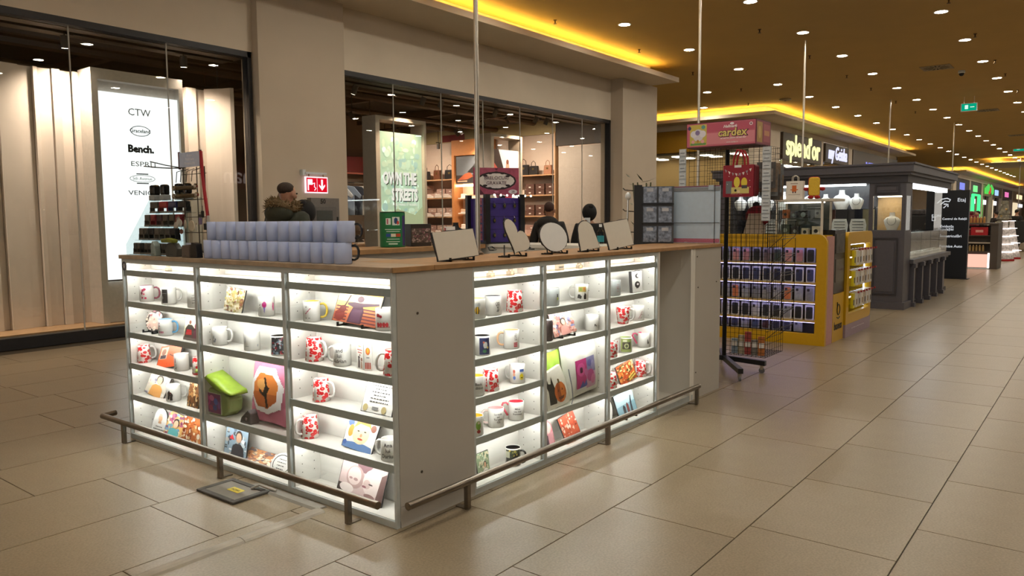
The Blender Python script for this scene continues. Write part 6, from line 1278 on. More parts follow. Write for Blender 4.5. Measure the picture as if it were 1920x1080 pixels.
# ================================================================== DARK JEWELLERY KIOSK
JG = M('jewel_grey', '#514f57', .4, var=.05); JD = M('jewel_dark', '#35333a', .45)
X0, X1, Y0, Y1 = 9.53, 13.1, -.06, 2.6
t = thing('jewellery_kiosk', 'dark grey panelled jewellery kiosk with a deep cornice and lit glass', 'kiosk', (X0, Y0, 0)); L = lambda x, y, z: (x-X0, y-Y0, z)
def jb(nm, a, b, m=JG, bev=0, par=None): return MB().box(*L(*a), *L(*b)).build(nm, m, par or t, bevel=bev)
jb('cornice', (X0-.10, Y0-.10, 1.90), (X1+.10, Y1+.1, 2.0)); jb('cornice_step', (X0-.06, Y0-.06, 1.86), (X1+.06, Y1+.06, 1.90)); jb('frieze', (X0-.02, Y0-.02, 1.76), (X1+.02, Y1+.02, 1.86), JD); jb('cornice_lip', (X0-.12, Y0-.12, 2.0), (X1+.12, Y1+.12, 2.025))
# corner pillar with niche
jb('pillar_base', (X0-.03, Y0-.03, 0), (X0+.45, Y0+.50, .10)); jb('pillar_lower', (X0, Y0, .10), (X0+.42, Y0+.47, 1.10)); jb('pillar_upper', (X0, Y0, 1.58), (X0+.42, Y0+.47, 1.76))
for (y0, y1) in ((Y0, Y0+.05), (Y0+.42, Y0+.47)): jb('pillar_stile', (X0, y0, 1.10), (X0+.05, y1, 1.58))
for (x0, x1) in ((X0+.37, X0+.42),): jb('pillar_stile', (x0, Y0, 1.10), (x1, Y0+.05, 1.58)); jb('pillar_stile', (x0, Y0+.42, 1.10), (x1, Y0+.47, 1.58))
jb('niche_back', (X0+.30, Y0+.05, 1.10), (X0+.32, Y0+.42, 1.58), M('niche_beige', '#c8a878', .5)); jb('niche_lamp', (X0+.08, Y0+.08, 1.565), (X0+.2, Y0+.38, 1.579), EM('niche_light', (1, .85, .62), 9)); jb('niche_pane', (X0+.004, Y0+.05, 1.10), (X0+.008, Y0+.42, 1.58), CG); jb('niche_side_pane', (X0+.05, Y0+.004, 1.10), (X0+.37, Y0+.008, 1.58), CG)
def raised(nm, y0, y1, z0, z1, x=X0):
    o = MB(); ring_prism(o, [(y0, z0), (y1, z0), (y1, z1), (y0, z1)], [(y0+.02, z0+.02), (y1-.02, z0+.02), (y1-.02, z1-.02), (y0+.02, z1-.02)], 0, .016)
    o.v = [L(x-.016+v[1], v[0], v[2]) for v in o.v]; o.build(nm, JD, t); jb(nm+'_field', (x-.008, y0+.045, z0+.045), (x, y1-.045, z1-.045))
raised('panel_moulding', Y0+.08, Y0+.40, .20, 1.0); raised('top_moulding', Y0+.08, Y0+.40, 1.61, 1.74)
bust((X0+.17, Y0+.20, 1.103), PI2, 'white bust with a silver necklace in the kiosk pillar niche', '#e6e2da', 1.15, 'necklace busts in the jewellery kiosk', neck='#8a8a8c')
# glass wall facing the card rack: shelves of busts
jb('wall_base', (X0+.02, Y0+.47, 0), (X0+.40, Y1, .62), JD); jb('far_post', (X0, Y1-.1, .62), (X0+.1, Y1, 1.76)); jb('glass_wall', (X0+.01, Y0+.47, .62), (X0+.016, Y1-.1, 1.76), CG)
for z in (1.05, 1.40): jb('glass_shelf', (X0+.03, Y0+.48, z-.008), (X0+.36, Y1-.1, z), AC)
jb('base_shelf', (X0+.02, Y0+.47, .62), (X0+.40, Y1-.1, .66), LAM); jb('wall_lamp', (X0+.05, Y0+.55, 1.735), (X0+.14, Y1-.2, 1.758), EM('kiosk_tube', (.9, .96, 1.0), 14)); jb('mirror_back', (X0+.40, Y0+.47, 1.40), (X0+.41, Y1-.1, 1.76), M('kiosk_inner', '#5a5a60', .3))
for k in range(9):
    bust((X0+.17+.05*(k % 2), .62+.215*k, 1.401), PI2+R_(8), 'tall white necklace bust on the kiosk\'s upper glass shelf, %s from the pillar' % ORD[k], '#eeece8', 1.05+.25*(k % 2), 'necklace busts in the jewellery kiosk', neck='#9a9aa0' if k % 3 == 0 else None)
for k in range(7):
    c = thing('earring_card', 'white curved earring card on the kiosk\'s middle shelf, %s from the pillar' % ORD[k], 'jewellery card', (X0+.12, .58+.25*k, 1.052), PI2, 'earring cards in the kiosk'); MB().prism([(-.10,0),(.10,0),(.115,.12),(.09,.21),(-.09,.21),(-.115,.12)], 0, .012).build('card', M('earring_white', '#dfe2e4', .4), c)
    for j in range(4): MB().tube([(-.075+.0*j, -.002, .045+.042*j), (.075, -.002, .045+.042*j)], .005, 5).build('earring_row', M('earring_dark', '#4c5054', .3, .5), c)
for k in range(4):
    c = thing('gift_sack', ['white pinked-edge gift bag by the pillar', 'large blank white box', 'dark velvet bust stand', 'pale jewellery roll'][k]+' on the kiosk\'s lowest shelf', 'package', (X0+.15, .52+.34*k, .662), PI2, 'packages in the jewellery kiosk'); MB().prism([(-.09,0),(.09,0),(.09,.24),(.06,.255),(.03,.24),(0,.255),(-.03,.24),(-.06,.255),(-.09,.24)] if k == 0 else [(-.15,0),(.15,0),(.14,.28),(-.14,.28)], -.03, .04).build('body', M('sack_%d' % k, ['#dfe2e6','#c9c2bb','#2e2f33','#b9b6b0'][k], .5), c)
    if k == 0: text('lettering', 'pandora'[:0] or 'jewels', .045, M('ink_black'), c, (0, -.032, .11), 0)
    else: MB().box(-.1, -.033, .1, .1, -.03, .11).build('ribbon', M('ribbon_grey', '#8a8a90', .4), c)
# inside: wood panel, cream post, screens
jb('inner_panel', (X0+1.6, 1.3, 0), (X0+1.64, 2.2, 1.76), M('mahogany', '#5e2418', .4, var=.2, scale=6)); jb('cream_post', (X0+2.35, .9, 0), (X0+2.5, 1.05, 1.76), M('cream_panel', '#c3b485', .5)); jb('back_wall', (X0+.4, Y1-.06, 0), (X1, Y1, 1.76), JD); jb('end_wall', (X1-.06, .6, 0), (X1, Y1, 1.76), M('kiosk_inner'))
# counter with pilasters and glass cases facing the walkway
jb('counter_base', (X0+.42, Y0+.03, 0), (X1, Y0+.45, .62)); jb('counter_plinth', (X0+.42, Y0+.0, 0), (X1, Y0+.45, .07), JD); jb('counter_top', (X0+.40, Y0-.05, .62), (X1+.03, Y0+.50, .68)); jb('counter_moulding', (X0+.42, Y0-.02, .585), (X1, Y0+.45, .62), JD)
for k in range(5):
    x = X0+.52+.60*k
    jb('pilaster_foot', (x-.06, Y0-.07, 0), (x+.06, Y0+.03, .06)); jb('pilaster', (x-.045, Y0-.05, .06), (x+.045, Y0+.03, .56)); jb('pilaster_cap', (x-.065, Y0-.075, .56), (x+.065, Y0+.03, .62))
    if k < 4: jb('drawer_panel', (x+.12, Y0+.015, .14), (x+.48, Y0+.03, .52), JD)
    if k == 1: jb('brass_plate', (x+.2, Y0+.005, .30), (x+.36, Y0+.015, .46), M('brass_dull', '#8a6a30', .4, .5))
for k in range(4):
    x = X0+.44+.76*k
    jb('case_front', (x+.01, Y0, .68), (x+.75, Y0+.006, 1.06), CG); jb('case_side', (x, Y0, .68), (x+.006, Y0+.40, 1.06), CG); jb('case_top', (x, Y0, 1.06), (x+.76, Y0+.40, 1.068), CG); jb('case_bed', (x+.02, Y0+.02, .681), (x+.74, Y0+.38, .70), M('velvet_white', '#d6d2ca', .7, var=.3, scale=50, bump=.5)); jb('case_lamp', (x+.05, Y0+.36, 1.03), (x+.7, Y0+.38, 1.05), EM('case_led', (.95, .97, 1), 10))
    for j in range(5):
        c = thing('ring_tray', 'white jewellery tray in the %s glass counter case, %s from the left' % (ORD[k], ORD[j]), 'jewellery tray', (x+.11+.135*j, Y0+.12, .7005), R_(10), 'jewellery trays in the counter cases'); MB().prism([(-.055,0),(.055,0),(.05,.05),(-.05,.03)], -.05, .08).build('tray', M('velvet_white'), c); MB().tube([(-.04,-.02,.045),(0,-.03,.05),(.04,-.02,.052)], .006, 5).build('jewel', M('chrome'), c)
for k in (2,): jb('upper_pane', (X0+1.3+.75*k, Y0+.1, 1.07), (X0+2.0+.75*k, Y0+.105, 1.76), CG)
jb('canopy_lamp', (X0+.45, Y0+.03, 1.70), (X1-.05, Y0+.10, 1.758), EM('canopy_light', (.95, .98, 1.0), 9))
c = thing('cash_screen', 'dark touch screen on the jewellery counter', 'monitor', (X0+.72, Y0+.28, 1.07), R_(40)); MB().prism([(-.10,0),(.10,0),(.10,.30),(-.10,.30)], -.012, .012).build('screen', M('screen_black', '#23262c', .15), c); MB().box(-.05, -.05, 0, .05, .08, .02).build('foot', BLK, c); MB().box(-.085, -.0135, .02, .085, -.012, .28).build('glass', M('screen_glass', '#3a4350', .08), c)
c = thing('card_terminal', 'low black card terminal on the jewellery counter', 'terminal', (X0+1.25, Y0+.25, 1.07), 0); MB().prism([(-.08,0),(.08,0),(.08,.03),(-.08,.06)], -.05, .05, 'x').build('body', BLK, c, bevel=.005); MB().box(-.04, -.06, .035, .04, -.02, .05).build('display', M('screen_glass'), c)
pp = thing('power_pole', 'thin steel power pole rising from the jewellery kiosk', 'pole', (12.9, 2.4, 2.026)); MB().cyl((0,0,0), (0,0,CEIL-2.026), .02, n=8).build('tube', M('pole_steel'), pp); MB().lathe([(.05,0),(.05,.01)], 12).build('foot', BLK, pp)

# ================================================================== DIRECTORY TOTEM
TX = 15.95
t = thing('directory_totem', 'black directory totem with white lettering beyond the jewellery kiosk', 'sign', (TX, .0, 0)); NV = M('totem_black', '#12161d', .35)
MB().box(0, 0, 0, .14, .78, 1.82).build('body', NV, t, bevel=.004); MB().box(-.05, -.04, 0, .2, .82, .012).build('foot', BLK, t)
WL = EM('totem_letter', '#e4e8ec', .8)
for s, z, yy, sz in (('Etaj', 1.62, .06, .105), ('E.ON', 1.30, .50, .075), ('Centrul de Rela\u021bii', 1.235, .03, .062), ('Eviden\u021ba', 1.08, .26, .072), ('Popula\u021biei', 1.02, .26, .072), ('\u00cenmatricul\u0103ri', .88, .11, .075), ('Permise Auto', .67, .09, .075)):
    text('lettering', s, sz, WL, t, (-.002, yy, z), -90, ext=.001, off=.001, align='RIGHT')
MB().tube([(-.002,.58,1.56),(-.002,.50,1.64),(-.002,.40,1.66),(-.002,.34,1.63),(-.002,.36,1.59),(-.002,.44,1.60),(-.002,.52,1.53)], .012, 6).build('stair_symbol', WL, t); MB().tube([(-.002,.46,1.46),(-.002,.38,1.54),(-.002,.38,1.48)], .012, 6).build('arrow_symbol', WL, t); MB().tube([(-.002,.40,1.54),(-.002,.46,1.54)], .012, 6).build('arrow_symbol', WL, t)
ring_ = MB(); ring_.tube([(-.002,.66,1.20),(-.002,.66,1.27),(-.002,.60,1.27),(-.002,.60,1.20)], .008, 6, closed=True); ring_.build('plug_symbol', WL, t)

# ================================================================== FARTHER KIOSKS
cx = 19.7
t = thing('cosmetics_kiosk', 'brown-grey cosmetics kiosk with a glowing pink lower panel', 'kiosk', (cx, -.16, 0)); KB = M('cosmetic_grey', '#4a4038', .5)
MB().box(0, 0, 0, .9, .16, 1.08).build('end_panel', KB, t); MB().box(.2, .16, 0, .9, 1.6, 1.05).build('core', KB, t); MB().box(-.02, 0, 1.08, .95, 1.6, 1.12).build('top', KB, t); MB().box(.0, .16, .40, .25, 1.6, .43).build('shelf', KB, t); MB().box(.0, .16, .62, .25, 1.6, .65).build('shelf', M('lab_pale', '#b8aa9a', .5), t); MB().box(.0, .16, .80, .25, 1.6, .82).build('shelf', KB, t)
MB().box(-.012, .20, .04, .0, 1.6, .36).build('glow_panel', EM('pink_glow', (1.0, .55, .42), 1.1), t); MB().box(-.03, .16, 0, .2, 1.6, .03).build('plinth', M('white_plastic'), t); MB().box(-.014, .16, .03, .0, .20, .39).build('glow_edge', EM('pink_edge', (1, .85, .78), 3), t)
for r, (z, c, h) in enumerate(((1.121, '#c08a4a', .16), (.821, '#6a1a22', .16), (.431, '#a88a5a', .15))):
    for k in range(8):
        b = thing('cosmetic_bottle', '%s on the cosmetics kiosk, %s from the right' % (['amber bottle on the top', 'dark red bottle on the upper shelf', 'golden bottle on the lower shelf'][r], ORD[k]), 'bottle', (cx+.08, .15+.07*k+(.3 if r == 1 else 0), z), 0, 'bottles on the cosmetics kiosk'); MB().lathe([(.026,0),(.026,h*.8),(.012,h*.88)], 10).build('body', M('cos_'+c.strip('#'), c, .3), b); MB().lathe([(.014,h*.88),(.014,h)], 10).build('cap', M('cos_cap', '#d8c8a8', .4), b)
b = thing('red_gift_box', 'bright red gift box on the cosmetics kiosk shelf', 'box', (cx+.04, .06, .821)); MB().box(0, 0, 0, .16, .36, .2).build('box', M('gift_red', '#b01822', .4), b); MB().box(-.002, .1, .07, 0, .26, .13).build('bow', M('gift_pale', '#d89a90', .4), b)
for k in range(2):
    px = 24.0+1.3*k
    t = thing('pyramid_stand', 'white tiered pyramid display stand lit by bulbs, %s one' % ['nearer', 'farther'][k], 'display stand', (px, .1-.05*k, 0), 0, 'pyramid display stands'); MB().lathe([(.26,0),(.26,.05)], 4).build('base', M('gift_red', '#b01822', .4), t)
    for j in range(5):
        z = .05+.22*j; r = .25-.045*j
        MB().lathe([(r,z),(r*.82,z+.20)], 4).build('tier', M('pyr_white', '#cfc9c6', .4, var=.4, scale=18), t); MB().lathe([(r+.02,z+.2),(r+.02,z+.215)], 4).build('ledge', EM('pyr_led', '#fff2ea', 3), t)
t = thing('black_booth', 'black counter booth with a white letter E far down the walkway', 'booth', (31.5, .2, 0)); MB().box(0, -1.6, 0, 1, .4, 1.1).build('counter', M('booth_black', '#1a1816', .4), t); text('lettering', 'E', .5, M('white_card'), t, (-.005, -.3, .72), -90, ext=.004); MB().lathe([(.3,0),(.33,.1),(.25,.3),(.05,.36)], 16).build('planter', M('planter', '#8a7a68', .8), t, loc=(-.5, -.2, 0))
for k, (x, y, c, nm) in enumerate(((21.5, .9, '#5a0f18', 'dark red'), (22.3, 1.8, '#141416', 'black'), (23.0, .7, '#7a1420', 'wine red'))):
    t = thing('handbag_stall', '%s covered stall behind the cosmetics kiosk' % nm, 'stall', (x, y, 0)); MB().box(0, 0, 0, .6, .8, 1.32).build('table', M('stall_%d' % k, c, .6), t, bevel=.02); MB().box(.1, .1, 1.32, .5, .7, 1.55-.06*k).build('goods', M('stallgoods_%d' % k, ['#b9b0a6', '#3a3638', '#6a1018'][k], .6, var=.5, scale=12), t, bevel=.04)
for x, y, lb_ in ((22.02, 2.83, 'thin power pole hanging from the ceiling above the far end of the jewellery kiosk'), (29.4, 2.28, 'thin power pole with a lamp bracket beside the totem'), (51, 2.0, 'thin power pole far down the walkway')):
    pp = thing('power_pole', lb_, 'pole', (x, y, 0)); MB().cyl((0,0,0), (0,0,CEIL), .018, n=8).build('tube', M('pole_steel'), pp); MB().lathe([(.08,0),(.08,.02)], 12).build('foot', BLK, pp)

# ================================================================== SECOND AND THIRD SHOP BLOCKS
bl = MB(); bl.box(21.2, FAC, 4.12, 41, FAC+.2, CEIL); bl.box(21.2, FAC, 0, 23.5, FAC+.2, 4.12); bl.box(27.95, FAC, 0, 28.3, FAC+.2, 4.12); bl.box(31.7, FAC-.05, 0, 32.2, FAC+.2, 4.3); bl.box(40.8, FAC, 0, 41, 16, CEIL); bl.box(21.2, FAC+.2, 4.12, 21.4, 16, CEIL)
struct(bl.build('wall_second_block', WALLM))
struct(MB().box(14.2, 15.8, 0, 120, 16, CEIL).build('wall_far_back', WALLM)); struct(MB().box(118, -13, 0, 118.2, 16, CEIL).build('wall_far_end', M('wall_far_paint', '#9a8060', .7)))
BR = M('sign_brown', '#3a2a14', .5)
def shop_sign(label, x0, x1, z0, z1, s, size, col, st, txtz=None, em=1.6, sx=1.0, shear=0):
    t = thing('shop_sign', label, 'sign', (x0, FAC-.06, 0)); MB().box(0, 0, z0, x1-x0, .1, z1).build('board', BR, t)
    if s: text('lettering', s, size, EM('letter_'+col.strip('#'), col, em), t, ((x1-x0)*.5, -.02, txtz or (z0+z1)/2), 0, ext=.015, off=st, sx=sx, shear=shear)
    return t
shop_sign('brown shop sign with large pale yellow lit letters', 23.6, 27.85, 3.24, 4.1, "splend'or", 1.02, '#f2f0a8', .012, 3.68, 1.4, .98)
shop_sign('smaller dark shop sign with white script lettering', 28.4, 31.6, 3.40, 4.08, 'my Geisha', .72, '#dfe0ff', .006, None, 1.2, .85, .15)
ms = shop_sign('long dark shop sign with violet letters and tiny bulbs', 32.3, 40.7, 3.3, 4.1, 'MELI MELO', .62, '#8f90e8', .004, 3.45, 1.1, 1.4)
rr = random.Random(4)
for k in range(14): MB().ball((5.0+.24*k, -.05, 3.5+.12*math.sin(k)), .035, 6, 4).build('bulb', EM('sign_bulb', '#ffe9a0', 3), ms)
# their windows and lit interiors
INW = EM('shop_glow', (.86, .92, .70), .42); 
for n, (x0, x1, c) in enumerate(((23.5, 27.95, '#9aa286'), (28.3, 31.7, '#6d5c4a'), (32.2, 40.8, '#4a3f33'))):
    w = struct(MB().box(x0, FAC+.05, 0, x1, FAC+.12, .1).build('window_%d' % (n+3), FRAME)); MB().box(x0, FAC+.08, .1, x1, FAC+.09, 3.4 if n else 3.24).build('pane', SG, w); MB().box(x0, FAC+1.6, 0, x1, FAC+1.7, 4.1).build('interior_wall', M('interior_%d' % n, c, .6), w)
    for k in range(4): MB().box(x0+.4+(x1-x0)*k/4.2, FAC+.6, 3.15, x0+1.0+(x1-x0)*k/4.2, FAC+1.0, 3.18).build('ceiling_lamp', EM('shop_lamp', (1, .97, .86), 7), w)
# side of the block along the passage: ochre band over a lit shop
OC = M('ochre_band', '#b0821a', .5)
t = thing('ochre_fascia', 'plain ochre band over the shop on the side passage', 'fascia', (21.2, 6.64, 0)); MB().box(-.04, .0, 3.42, .1, 9.1, 4.11).build('band', OC, t)
w = struct(MB().box(21.2, 6.64, 0, 21.3, 15.8, .12).build('window_6', FRAME)); 
for k in range(4): MB().box(21.22, 6.66+2.27*k, .12, 21.24, 6.64+2.25*(k+1), 3.42).build('pane', SG, w)
MB().box(23.4, 6.7, 0, 23.5, 15.8, 3.42).build('interior_wall', M('passage_beige', '#d8b070', .6), w); MB().box(21.4, 6.7, 3.36, 23.5, 15.8, 3.42).build('interior_ceiling', M('passage_white', '#d9d0bc', .6), w)
for k in range(8):
    for j in range(2): MB().box(21.8+.8*j, 7.2+1.0*k, 3.33, 22.2+.8*j, 7.5+1.0*k, 3.355).build('ceiling_lamp', EM('shop_lamp'), w)
b3 = MB(); b3.box(58.9, FAC, 4.0, 118, FAC+.2, CEIL); b3.box(58.7, FAC, 0, 60, FAC+.2, 4.0); b3.box(58.9, FAC+.2, 0, 59.1, 16, CEIL)
for x in (66, 73, 80, 88, 98): b3.box(x, FAC-.05, 0, x+.7, FAC+.2, 4.0)
struct(b3.build('wall_third_block', WALLM))
for k, (x0, x1, c, lit, lb_) in enumerate(((60, 66, '#1c1614', '#7f86d8', 'dark shop front with a pale violet sign'), (66.7, 73, '#4a4a48', '#7de08a', 'shop front with a green lit doorway'), (73.7, 80, '#a89a84', '#5ecb4a', 'pale shop front under green leaves sign'), (80.7, 88, '#8a7c6a', '#9fc4ff', 'shop front with a blue screen'), (88.7, 98, '#6a5a58', '#d870a8', 'shop front with a pink sign'), (98.7, 117, '#a08a70', '#ffe0b0', 'farthest beige shop front'))):
    t = thing('far_shop', lb_+' far down the walkway', 'shop', (x0, FAC, 0), 0, 'shop fronts far down the walkway'); w_ = x1-x0; MB().box(0, .5, 0, w_, .6, 4.0).build('interior', M('far_%d' % k, c, .6), t); MB().box(0, 0, 3.0, w_, .1, 3.95).build('fascia', M('farf_%d' % k, c, .6), t); MB().box(w_*.25, -.05, 3.2, w_*.6, 0, 3.7).build('sign', EM('fars_%d' % k, lit, 1.3), t); MB().box(w_*.3, .3, .2, w_*.55, .45, 2.8).build('lit_door', EM('farg_%d' % k, lit if k in (1, 2) else '#ffe8c0', .9), t); MB().box(w_*.62, .3, 2.3, w_*.9, .4, 2.7).build('screen', EM('farw', '#f2f4ff', 1.5), t)
    if k == 1:
        g_ = MB(); g_.tube([(w_*.15,-.1,0),(w_*.15,-.1,2.95),(w_*.7,-.1,2.95),(w_*.7,-.1,0)], .12, 6); g_.build('green_portal', EM('green_neon', (.05, .8, .2), 2), t)
    if k == 2:
        for j in range(5): MB().ball((w_*.2+1.0*j, -.2, 3.5+.2*(j % 2)), (.5,.1,.35), 10, 6).build('leaf_sign', EM('leaf_green', (.1, .7, .12), 1.0) if j != 2 else EM('leaf_red', (.7, .1, .06), .8), t)
tr = thing('christmas_tree', 'small pale decorated tree far down the walkway', 'tree', (26.8, .4, 0)); MB().lathe([(.3,0),(.3,.5)], 10).build('pot', BLK, tr)
rr = random.Random(8)
for k in range(7): MB().lathe([(.42-.05*k,.5+.17*k),(.10,.75+.17*k)], 12).build('tier', M('tree_pale', '#7d7868', .8, var=.6, scale=10), tr)
for k in range(16): MB().ball(((.3-.015*k)*math.cos(k*2.4), (.3-.015*k)*math.sin(k*2.4), .65+.07*k), .035, 8, 6).build('bauble', M('bauble_%d' % (k % 3), ['#b9a06a', '#8a2026', '#d8d4cc'][k % 3], .2, .5), tr)

# ================================================================== CEILING FITTINGS
def sprinkler(x, y, label, s=1.0):
    t = thing('sprinkler', label, 'sprinkler', (x, y, CEIL), 0, 'ceiling sprinklers'); MB().lathe([(.03,0),(.03,-.008),(.012,-.012),(.012,-.05)], 10).build('stem', M('bronze_fit', '#5a4426', .4, .6), t); MB().lathe([(.028,-.06),(.028,-.066)], 10).build('deflector', M('bronze_fit'), t); MB().tube([(-.014,0,-.045),(-.016,0,-.062)], .003, 4).build('arm', M('bronze_fit'), t); MB().tube([(.014,0,-.045),(.016,0,-.062)], .003, 4).build('arm', M('bronze_fit'), t)
for j, (x, y) in enumerate([(8.7, 5.2), (11.6, 5.2), (14.5, 5.4), (11.52, 2.77), (14.37, 2.77), (17.2, 2.77), (19.5, 2.77), (22.4, 2.77), (11.5, -.17), (14.38, -.17), (17.4, -.17), (19.4, -.17), (22.4, -.17), (25.2, -.17), (25.2, 2.77), (17.4, 5.4), (20, 6.2)]):
    sprinkler(x, y, 'bronze ceiling sprinkler, %s in the row %s' % (['nearest', 'second', 'third', 'nearest', 'second', 'third', 'fourth', 'fifth', 'nearest', 'second', 'third', 'fourth', 'fifth', 'sixth', 'sixth', 'fourth', 'fifth'][j], 'by the shop fronts' if y > 5 else ('above the kiosks' if y > 1 else 'over the walkway edge')))
def vent(x, y, label, s=.30):
    t = thing('air_vent', label, 'air vent', (x, y, CEIL), 0, 'square ceiling air vents'); VM = M('vent_white', '#9c8a66', .5)
    MB().box(-s, -s, -.012, s, s, 0).build('frame', VM, t)
    for k in range(16):
        a = 2*math.pi*k/16; p = Vector((math.cos(a), math.sin(a), 0)); n = Vector((-p.y, p.x, 0)); v = MB(); v.poly([p*.08+n*.012+Vector((0,0,-.0135)), p*.26+n*.03+Vector((0,0,-.0135)), p*.26-n*.01+Vector((0,0,-.0135)), p*.08-n*.008+Vector((0,0,-.0135))]); v.build('slot', M('vent_slot', '#2a2118', .7), t, recalc=False)
vent(17.5, .95, 'square swirl air vent in the ceiling above the walkway edge'); vent(26.4, .95, 'second swirl air vent farther along the ceiling'); vent(36, .95, 'third swirl air vent far along the ceiling')
t = thing('dome_camera', 'small white dome security camera on the ceiling beside the vent', 'camera', (18.3, .57, CEIL)); MB().lathe([(.07,0),(.075,-.05),(.06,-.06)], 16).build('housing', M('white_plastic'), t); MB().ball((0,0,-.07), .055, 14, 8).build('dome', M('dome_dark', '#141416', .1), t, smooth=True)
t = thing('smoke_detector', 'low round smoke detector on the ceiling by the far soffit corner', 'detector', (19.9, 5.1, CEIL)); MB().lathe([(.16,0),(.16,-.03),(.08,-.05)], 16).build('body', M('vent_white'), t); MB().lathe([(.03,-.05),(.03,-.06)], 10).build('sensor', BLK, t)
EG = EM('exit_green', (.0, .36, .20), 1.0)
for j, (px, x, lb_) in enumerate((((1817, 201), 22.8, 'green lit exit sign hanging over the walkway, nearer one'), ((1914, 277), 44.0, 'green lit exit sign hanging far down the walkway'))):
    p = at(px[0], px[1], 0, x); t = thing('exit_sign', lb_, 'exit sign', (x, p.y, p.z), 0, 'green exit signs'); s = 1 if j == 0 else 1.6
    MB().box(-.02, -.20*s, -.11*s, .02, .20*s, .11*s).build('frame', M('white_plastic'), t); MB().box(-.022, -.18*s, -.095*s, -.0205, .18*s, .095*s).build('face', EG, t)
    MB().box(-.0235, .02*s, -.05*s, -.0225, .10*s, .06*s).build('door_symbol', EM('exit_white', '#d8fff0', 1.0), t); MB().tube([(-.023,-.03*s,0),(-.023,-.13*s,0)], .012*s, 5).build('arrow_symbol', EM('exit_white'), t)
    for yy in (-.12*s, .12*s): MB().tube([(0,yy,.11*s),(0,yy,CEIL-p.z)], .006, 5).build('hanger', M('pole_steel'), t)

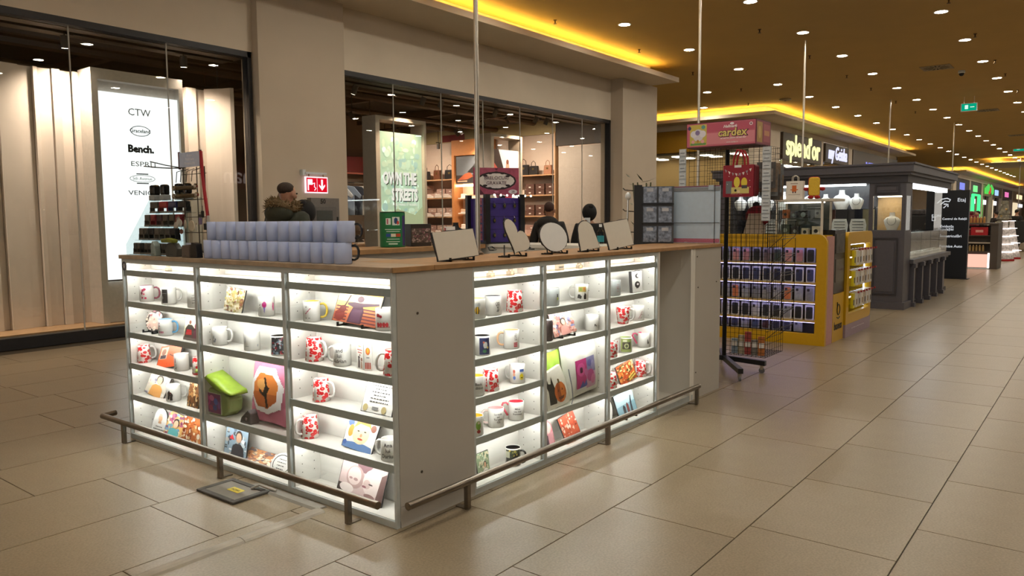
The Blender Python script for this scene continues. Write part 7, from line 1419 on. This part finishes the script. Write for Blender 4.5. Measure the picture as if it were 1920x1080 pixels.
# ================================================================== PEOPLE
def skinned(name, V, Ed, root, mat, parent, sub=1):
    me = bpy.data.meshes.new(name); me.from_pydata([v[:3] for v in V], Ed, []); me.materials.append(mat)
    o = bpy.data.objects.new(name, me); COL.objects.link(o); o.parent = parent
    o.modifiers.new('skin', 'SKIN').use_smooth_shade = True
    sv = me.skin_vertices[0].data
    for i, v in enumerate(V):
        r = v[3]; sv[i].radius = r if isinstance(r, tuple) else (r, r); sv[i].use_root = i == root
    s = o.modifiers.new('subdivision', 'SUBSURF'); s.levels = sub; s.render_levels = sub
    return o
def person(x, y, rz, h, label, coat, hair, trousers='#23242a', hood=None, fur=False, skin='#b98a6e', group=None, headturn=0, simple=False):
    t = thing('person', label, 'person', (x, y, 0), rz, group); k = h/1.76; t.scale = (k, k, k)
    sk = M('skin_'+skin.strip('#'), skin, .55); cm = M('coat_'+coat.strip('#'), coat, .8, var=.12, scale=20, bump=.2)
    V = [(0,0,.95,(.13,.10)), (0,0,1.18,(.12,.09)), (0,0,1.38,(.14,.10)), (0,.01,1.50,.055), (0,-.005,1.57,.06), (0,-.012,1.64,(.082,.098)), (0,0,1.70,(.07,.085)), (0,.005,1.735,.04)]
    E_ = [(i, i+1) for i in range(7)]
    for s in (-1, 1):
        b = len(V); V += [(s*.17,0,1.43,.055), (s*.235,.02,1.15,.042), (s*.225,-.11,.95,.032), (s*.22,-.15,.90,.028)]; E_ += [(2,b), (b,b+1), (b+1,b+2), (b+2,b+3)]
        if not simple:
            for f, (dx, ln) in enumerate(((-.030,.07),(-.010,.082),(.010,.078),(.028,.062))):
                q = len(V); V += [(s*.22+dx,-.185,.865,.0095), (s*.22+dx,-.205,.865-ln*.5,.009), (s*.22+dx,-.195,.865-ln,.008)]; E_ += [(b+3,q), (q,q+1), (q+1,q+2)]
            q = len(V); V += [(s*.22-s*.04,-.18,.885,.011), (s*.22-s*.055,-.205,.855,.0095)]; E_ += [(b+3,q), (q,q+1)]
        c = len(V); V += [(s*.09,0,.90,.085), (s*.10,-.015,.50,.058), (s*.10,.02,.10,.042), (s*.105,-.13,.04,.038)]; E_ += [(0,c), (c,c+1), (c+1,c+2), (c+2,c+3)]
    skinned('body', V, E_, 0, sk, t)
    V = [(0,0,.80,(.185,.15)), (0,0,.98,(.18,.145)), (0,0,1.18,(.17,.135)), (0,.005,1.38,(.185,.135)), (0,.012,1.47,(.10,.095))]; E_ = [(0,1),(1,2),(2,3),(3,4)]
    for s in (-1, 1):
        b = len(V); V += [(s*.185,.005,1.415,.088), (s*.255,.02,1.16,.072), (s*.235,-.10,.965,.058)]; E_ += [(3,b), (b,b+1), (b+1,b+2)]
    skinned('coat', V, E_, 0, cm, t)
    V = [(0,0,.93,(.155,.12))]; E_ = []
    for s in (-1, 1):
        b = len(V); V += [(s*.095,0,.84,.105), (s*.10,-.015,.50,.08), (s*.10,.015,.12,.065)]; E_ += [(0,b), (b,b+1), (b+1,b+2)]
    skinned('trousers', V, E_, 0, M('cloth_'+trousers.strip('#'), trousers, .85), t)
    for s in (-1, 1): MB().prism([(-.18,0),(.08,0),(.085,.06),(.04,.10),(-.05,.085),(-.17,.045)], s*.105-.045, s*.105+.045, 'x').build('shoe', BLK, t, bevel=.015)
    hd = Matrix.Rotation(R_(headturn), 4, 'Z')
    hm = M('hair_'+hair.strip('#'), hair, .8, var=.2, scale=60, bump=.3)
    hr = MB().ball((0,.014,1.695 if fur else 1.69), (.074,.088,.062 if fur else .085), 18, 12)
    hr.v = [tuple(Vector((v[0], v[1]+(.035 if v[1] < -.02 and v[2] < 1.70 else 0), v[2]))) for v in hr.v]
    if hood != 'up': hr.build('hair', hm, t, smooth=True)
    for s in (-1, 1):
        MB().ball((s*.086, .005, 1.635), (.012,.02,.03), 10, 8).build('ear', sk, t, smooth=True); MB().ball((s*.03, -.102, 1.65), (.012,.008,.008), 8, 6).build('eye', M('eye_dark', '#201814', .3), t, smooth=True)
    MB().ball((0,-.112,1.625), (.014,.02,.024), 10, 8).build('nose', sk, t, smooth=True); MB().ball((0,-.098,1.585), (.026,.008,.007), 10, 6).build('mouth', M('lip', '#8a5048', .5), t, smooth=True)
    if hood == 'up':
        b = MB().ball((0,.035,1.655), (.118,.13,.142), 18, 12); b.v = [(v[0], max(v[1], -.055), v[2]) for v in b.v]; b.build('hood', cm, t, smooth=True)
        MB().ball((0,.10,1.745), (.05,.06,.05), 12, 8).build('hood_peak', cm, t, smooth=True)
    elif fur or hood == 'down':
        MB().ball((0,.11,1.46), (.17,.09,.10), 18, 10).build('hood', cm, t, smooth=True)
        if fur:
            rr = random.Random(3); f = MB().tube([(.145*math.cos(a), .055+.10*math.sin(a), 1.53-.03*math.cos(2*a)) for a in [2*math.pi*i/18 for i in range(18)]], .042, 8, closed=True)
            for i in range(260):
                a = rr.uniform(0, 6.28); b = rr.uniform(-1.2, 1.9); c = Vector((.145*math.cos(a), .055+.10*math.sin(a), 1.53-.03*math.cos(2*a))); d = Vector((math.cos(a)*math.cos(b), math.sin(a)*math.cos(b), math.sin(b))); s_ = d.orthogonal()*.006; p = c+d*.036
                f.poly([p-s_, p+s_, p+d*rr.uniform(.02,.045)+Vector((rr.uniform(-.01,.01), rr.uniform(-.01,.01), 0))])
            f.build('fur_trim', M('fur_tan', '#6e5a3e', .9, var=.4, scale=90), t, recalc=False)
    if fur: MB().tube([(-.17,-.04,1.44),(-.08,.155,1.36),(.05,.17,1.20),(.16,.12,1.05)], .008, 6).build('seam', BLK, t)
    return t
def stand(px, py_top, y, rz, label, extra=0, **kw):
    p = at(px, py_top, 1, y); return person(p.x, y, R_(rz), p.z+extra, label, **kw)
stand(537, 341, 3.5, 100, 'man with cropped hair in an olive parka with a fur hood, seen from behind', coat='#34362a', hair='#33261e', fur=True, skin='#a87a62', trousers='#2b2c30')
stand(574, 380, 3.75, 120, 'person in a black hooded jacket beside the man in the parka', coat='#0e0d0f', hair='#141214', hood='up', trousers='#1a1a1e')
stand(1030, 380, 3.4, 110, 'person with brown hair in a dark coat behind the round slate', coat='#1f1c1b', hair='#3a211c', hood='down', skin='#9a7058', trousers='#202024')
stand(1104, 386, 3.3, 140, 'person with a pointed black hood up, behind the arched slate', coat='#0c0b0d', hair='#111111', hood='up', trousers='#18181c')
for j, (px, py, x, c) in enumerate(((1907, 393, 33.5, '#14110f'), (1868, 402, 30.5, '#241a16'), (1833, 400, 27.0, '#1d1a1c'))):
    p = at(px, py, 0, x); person(x, p.y, R_(60+80*j), max(1.45, min(1.85, p.z)), 'distant shopper in dark clothes, %s from the right edge' % ORD[j], c, '#1a1412', simple=True, group='distant shoppers on the walkway')
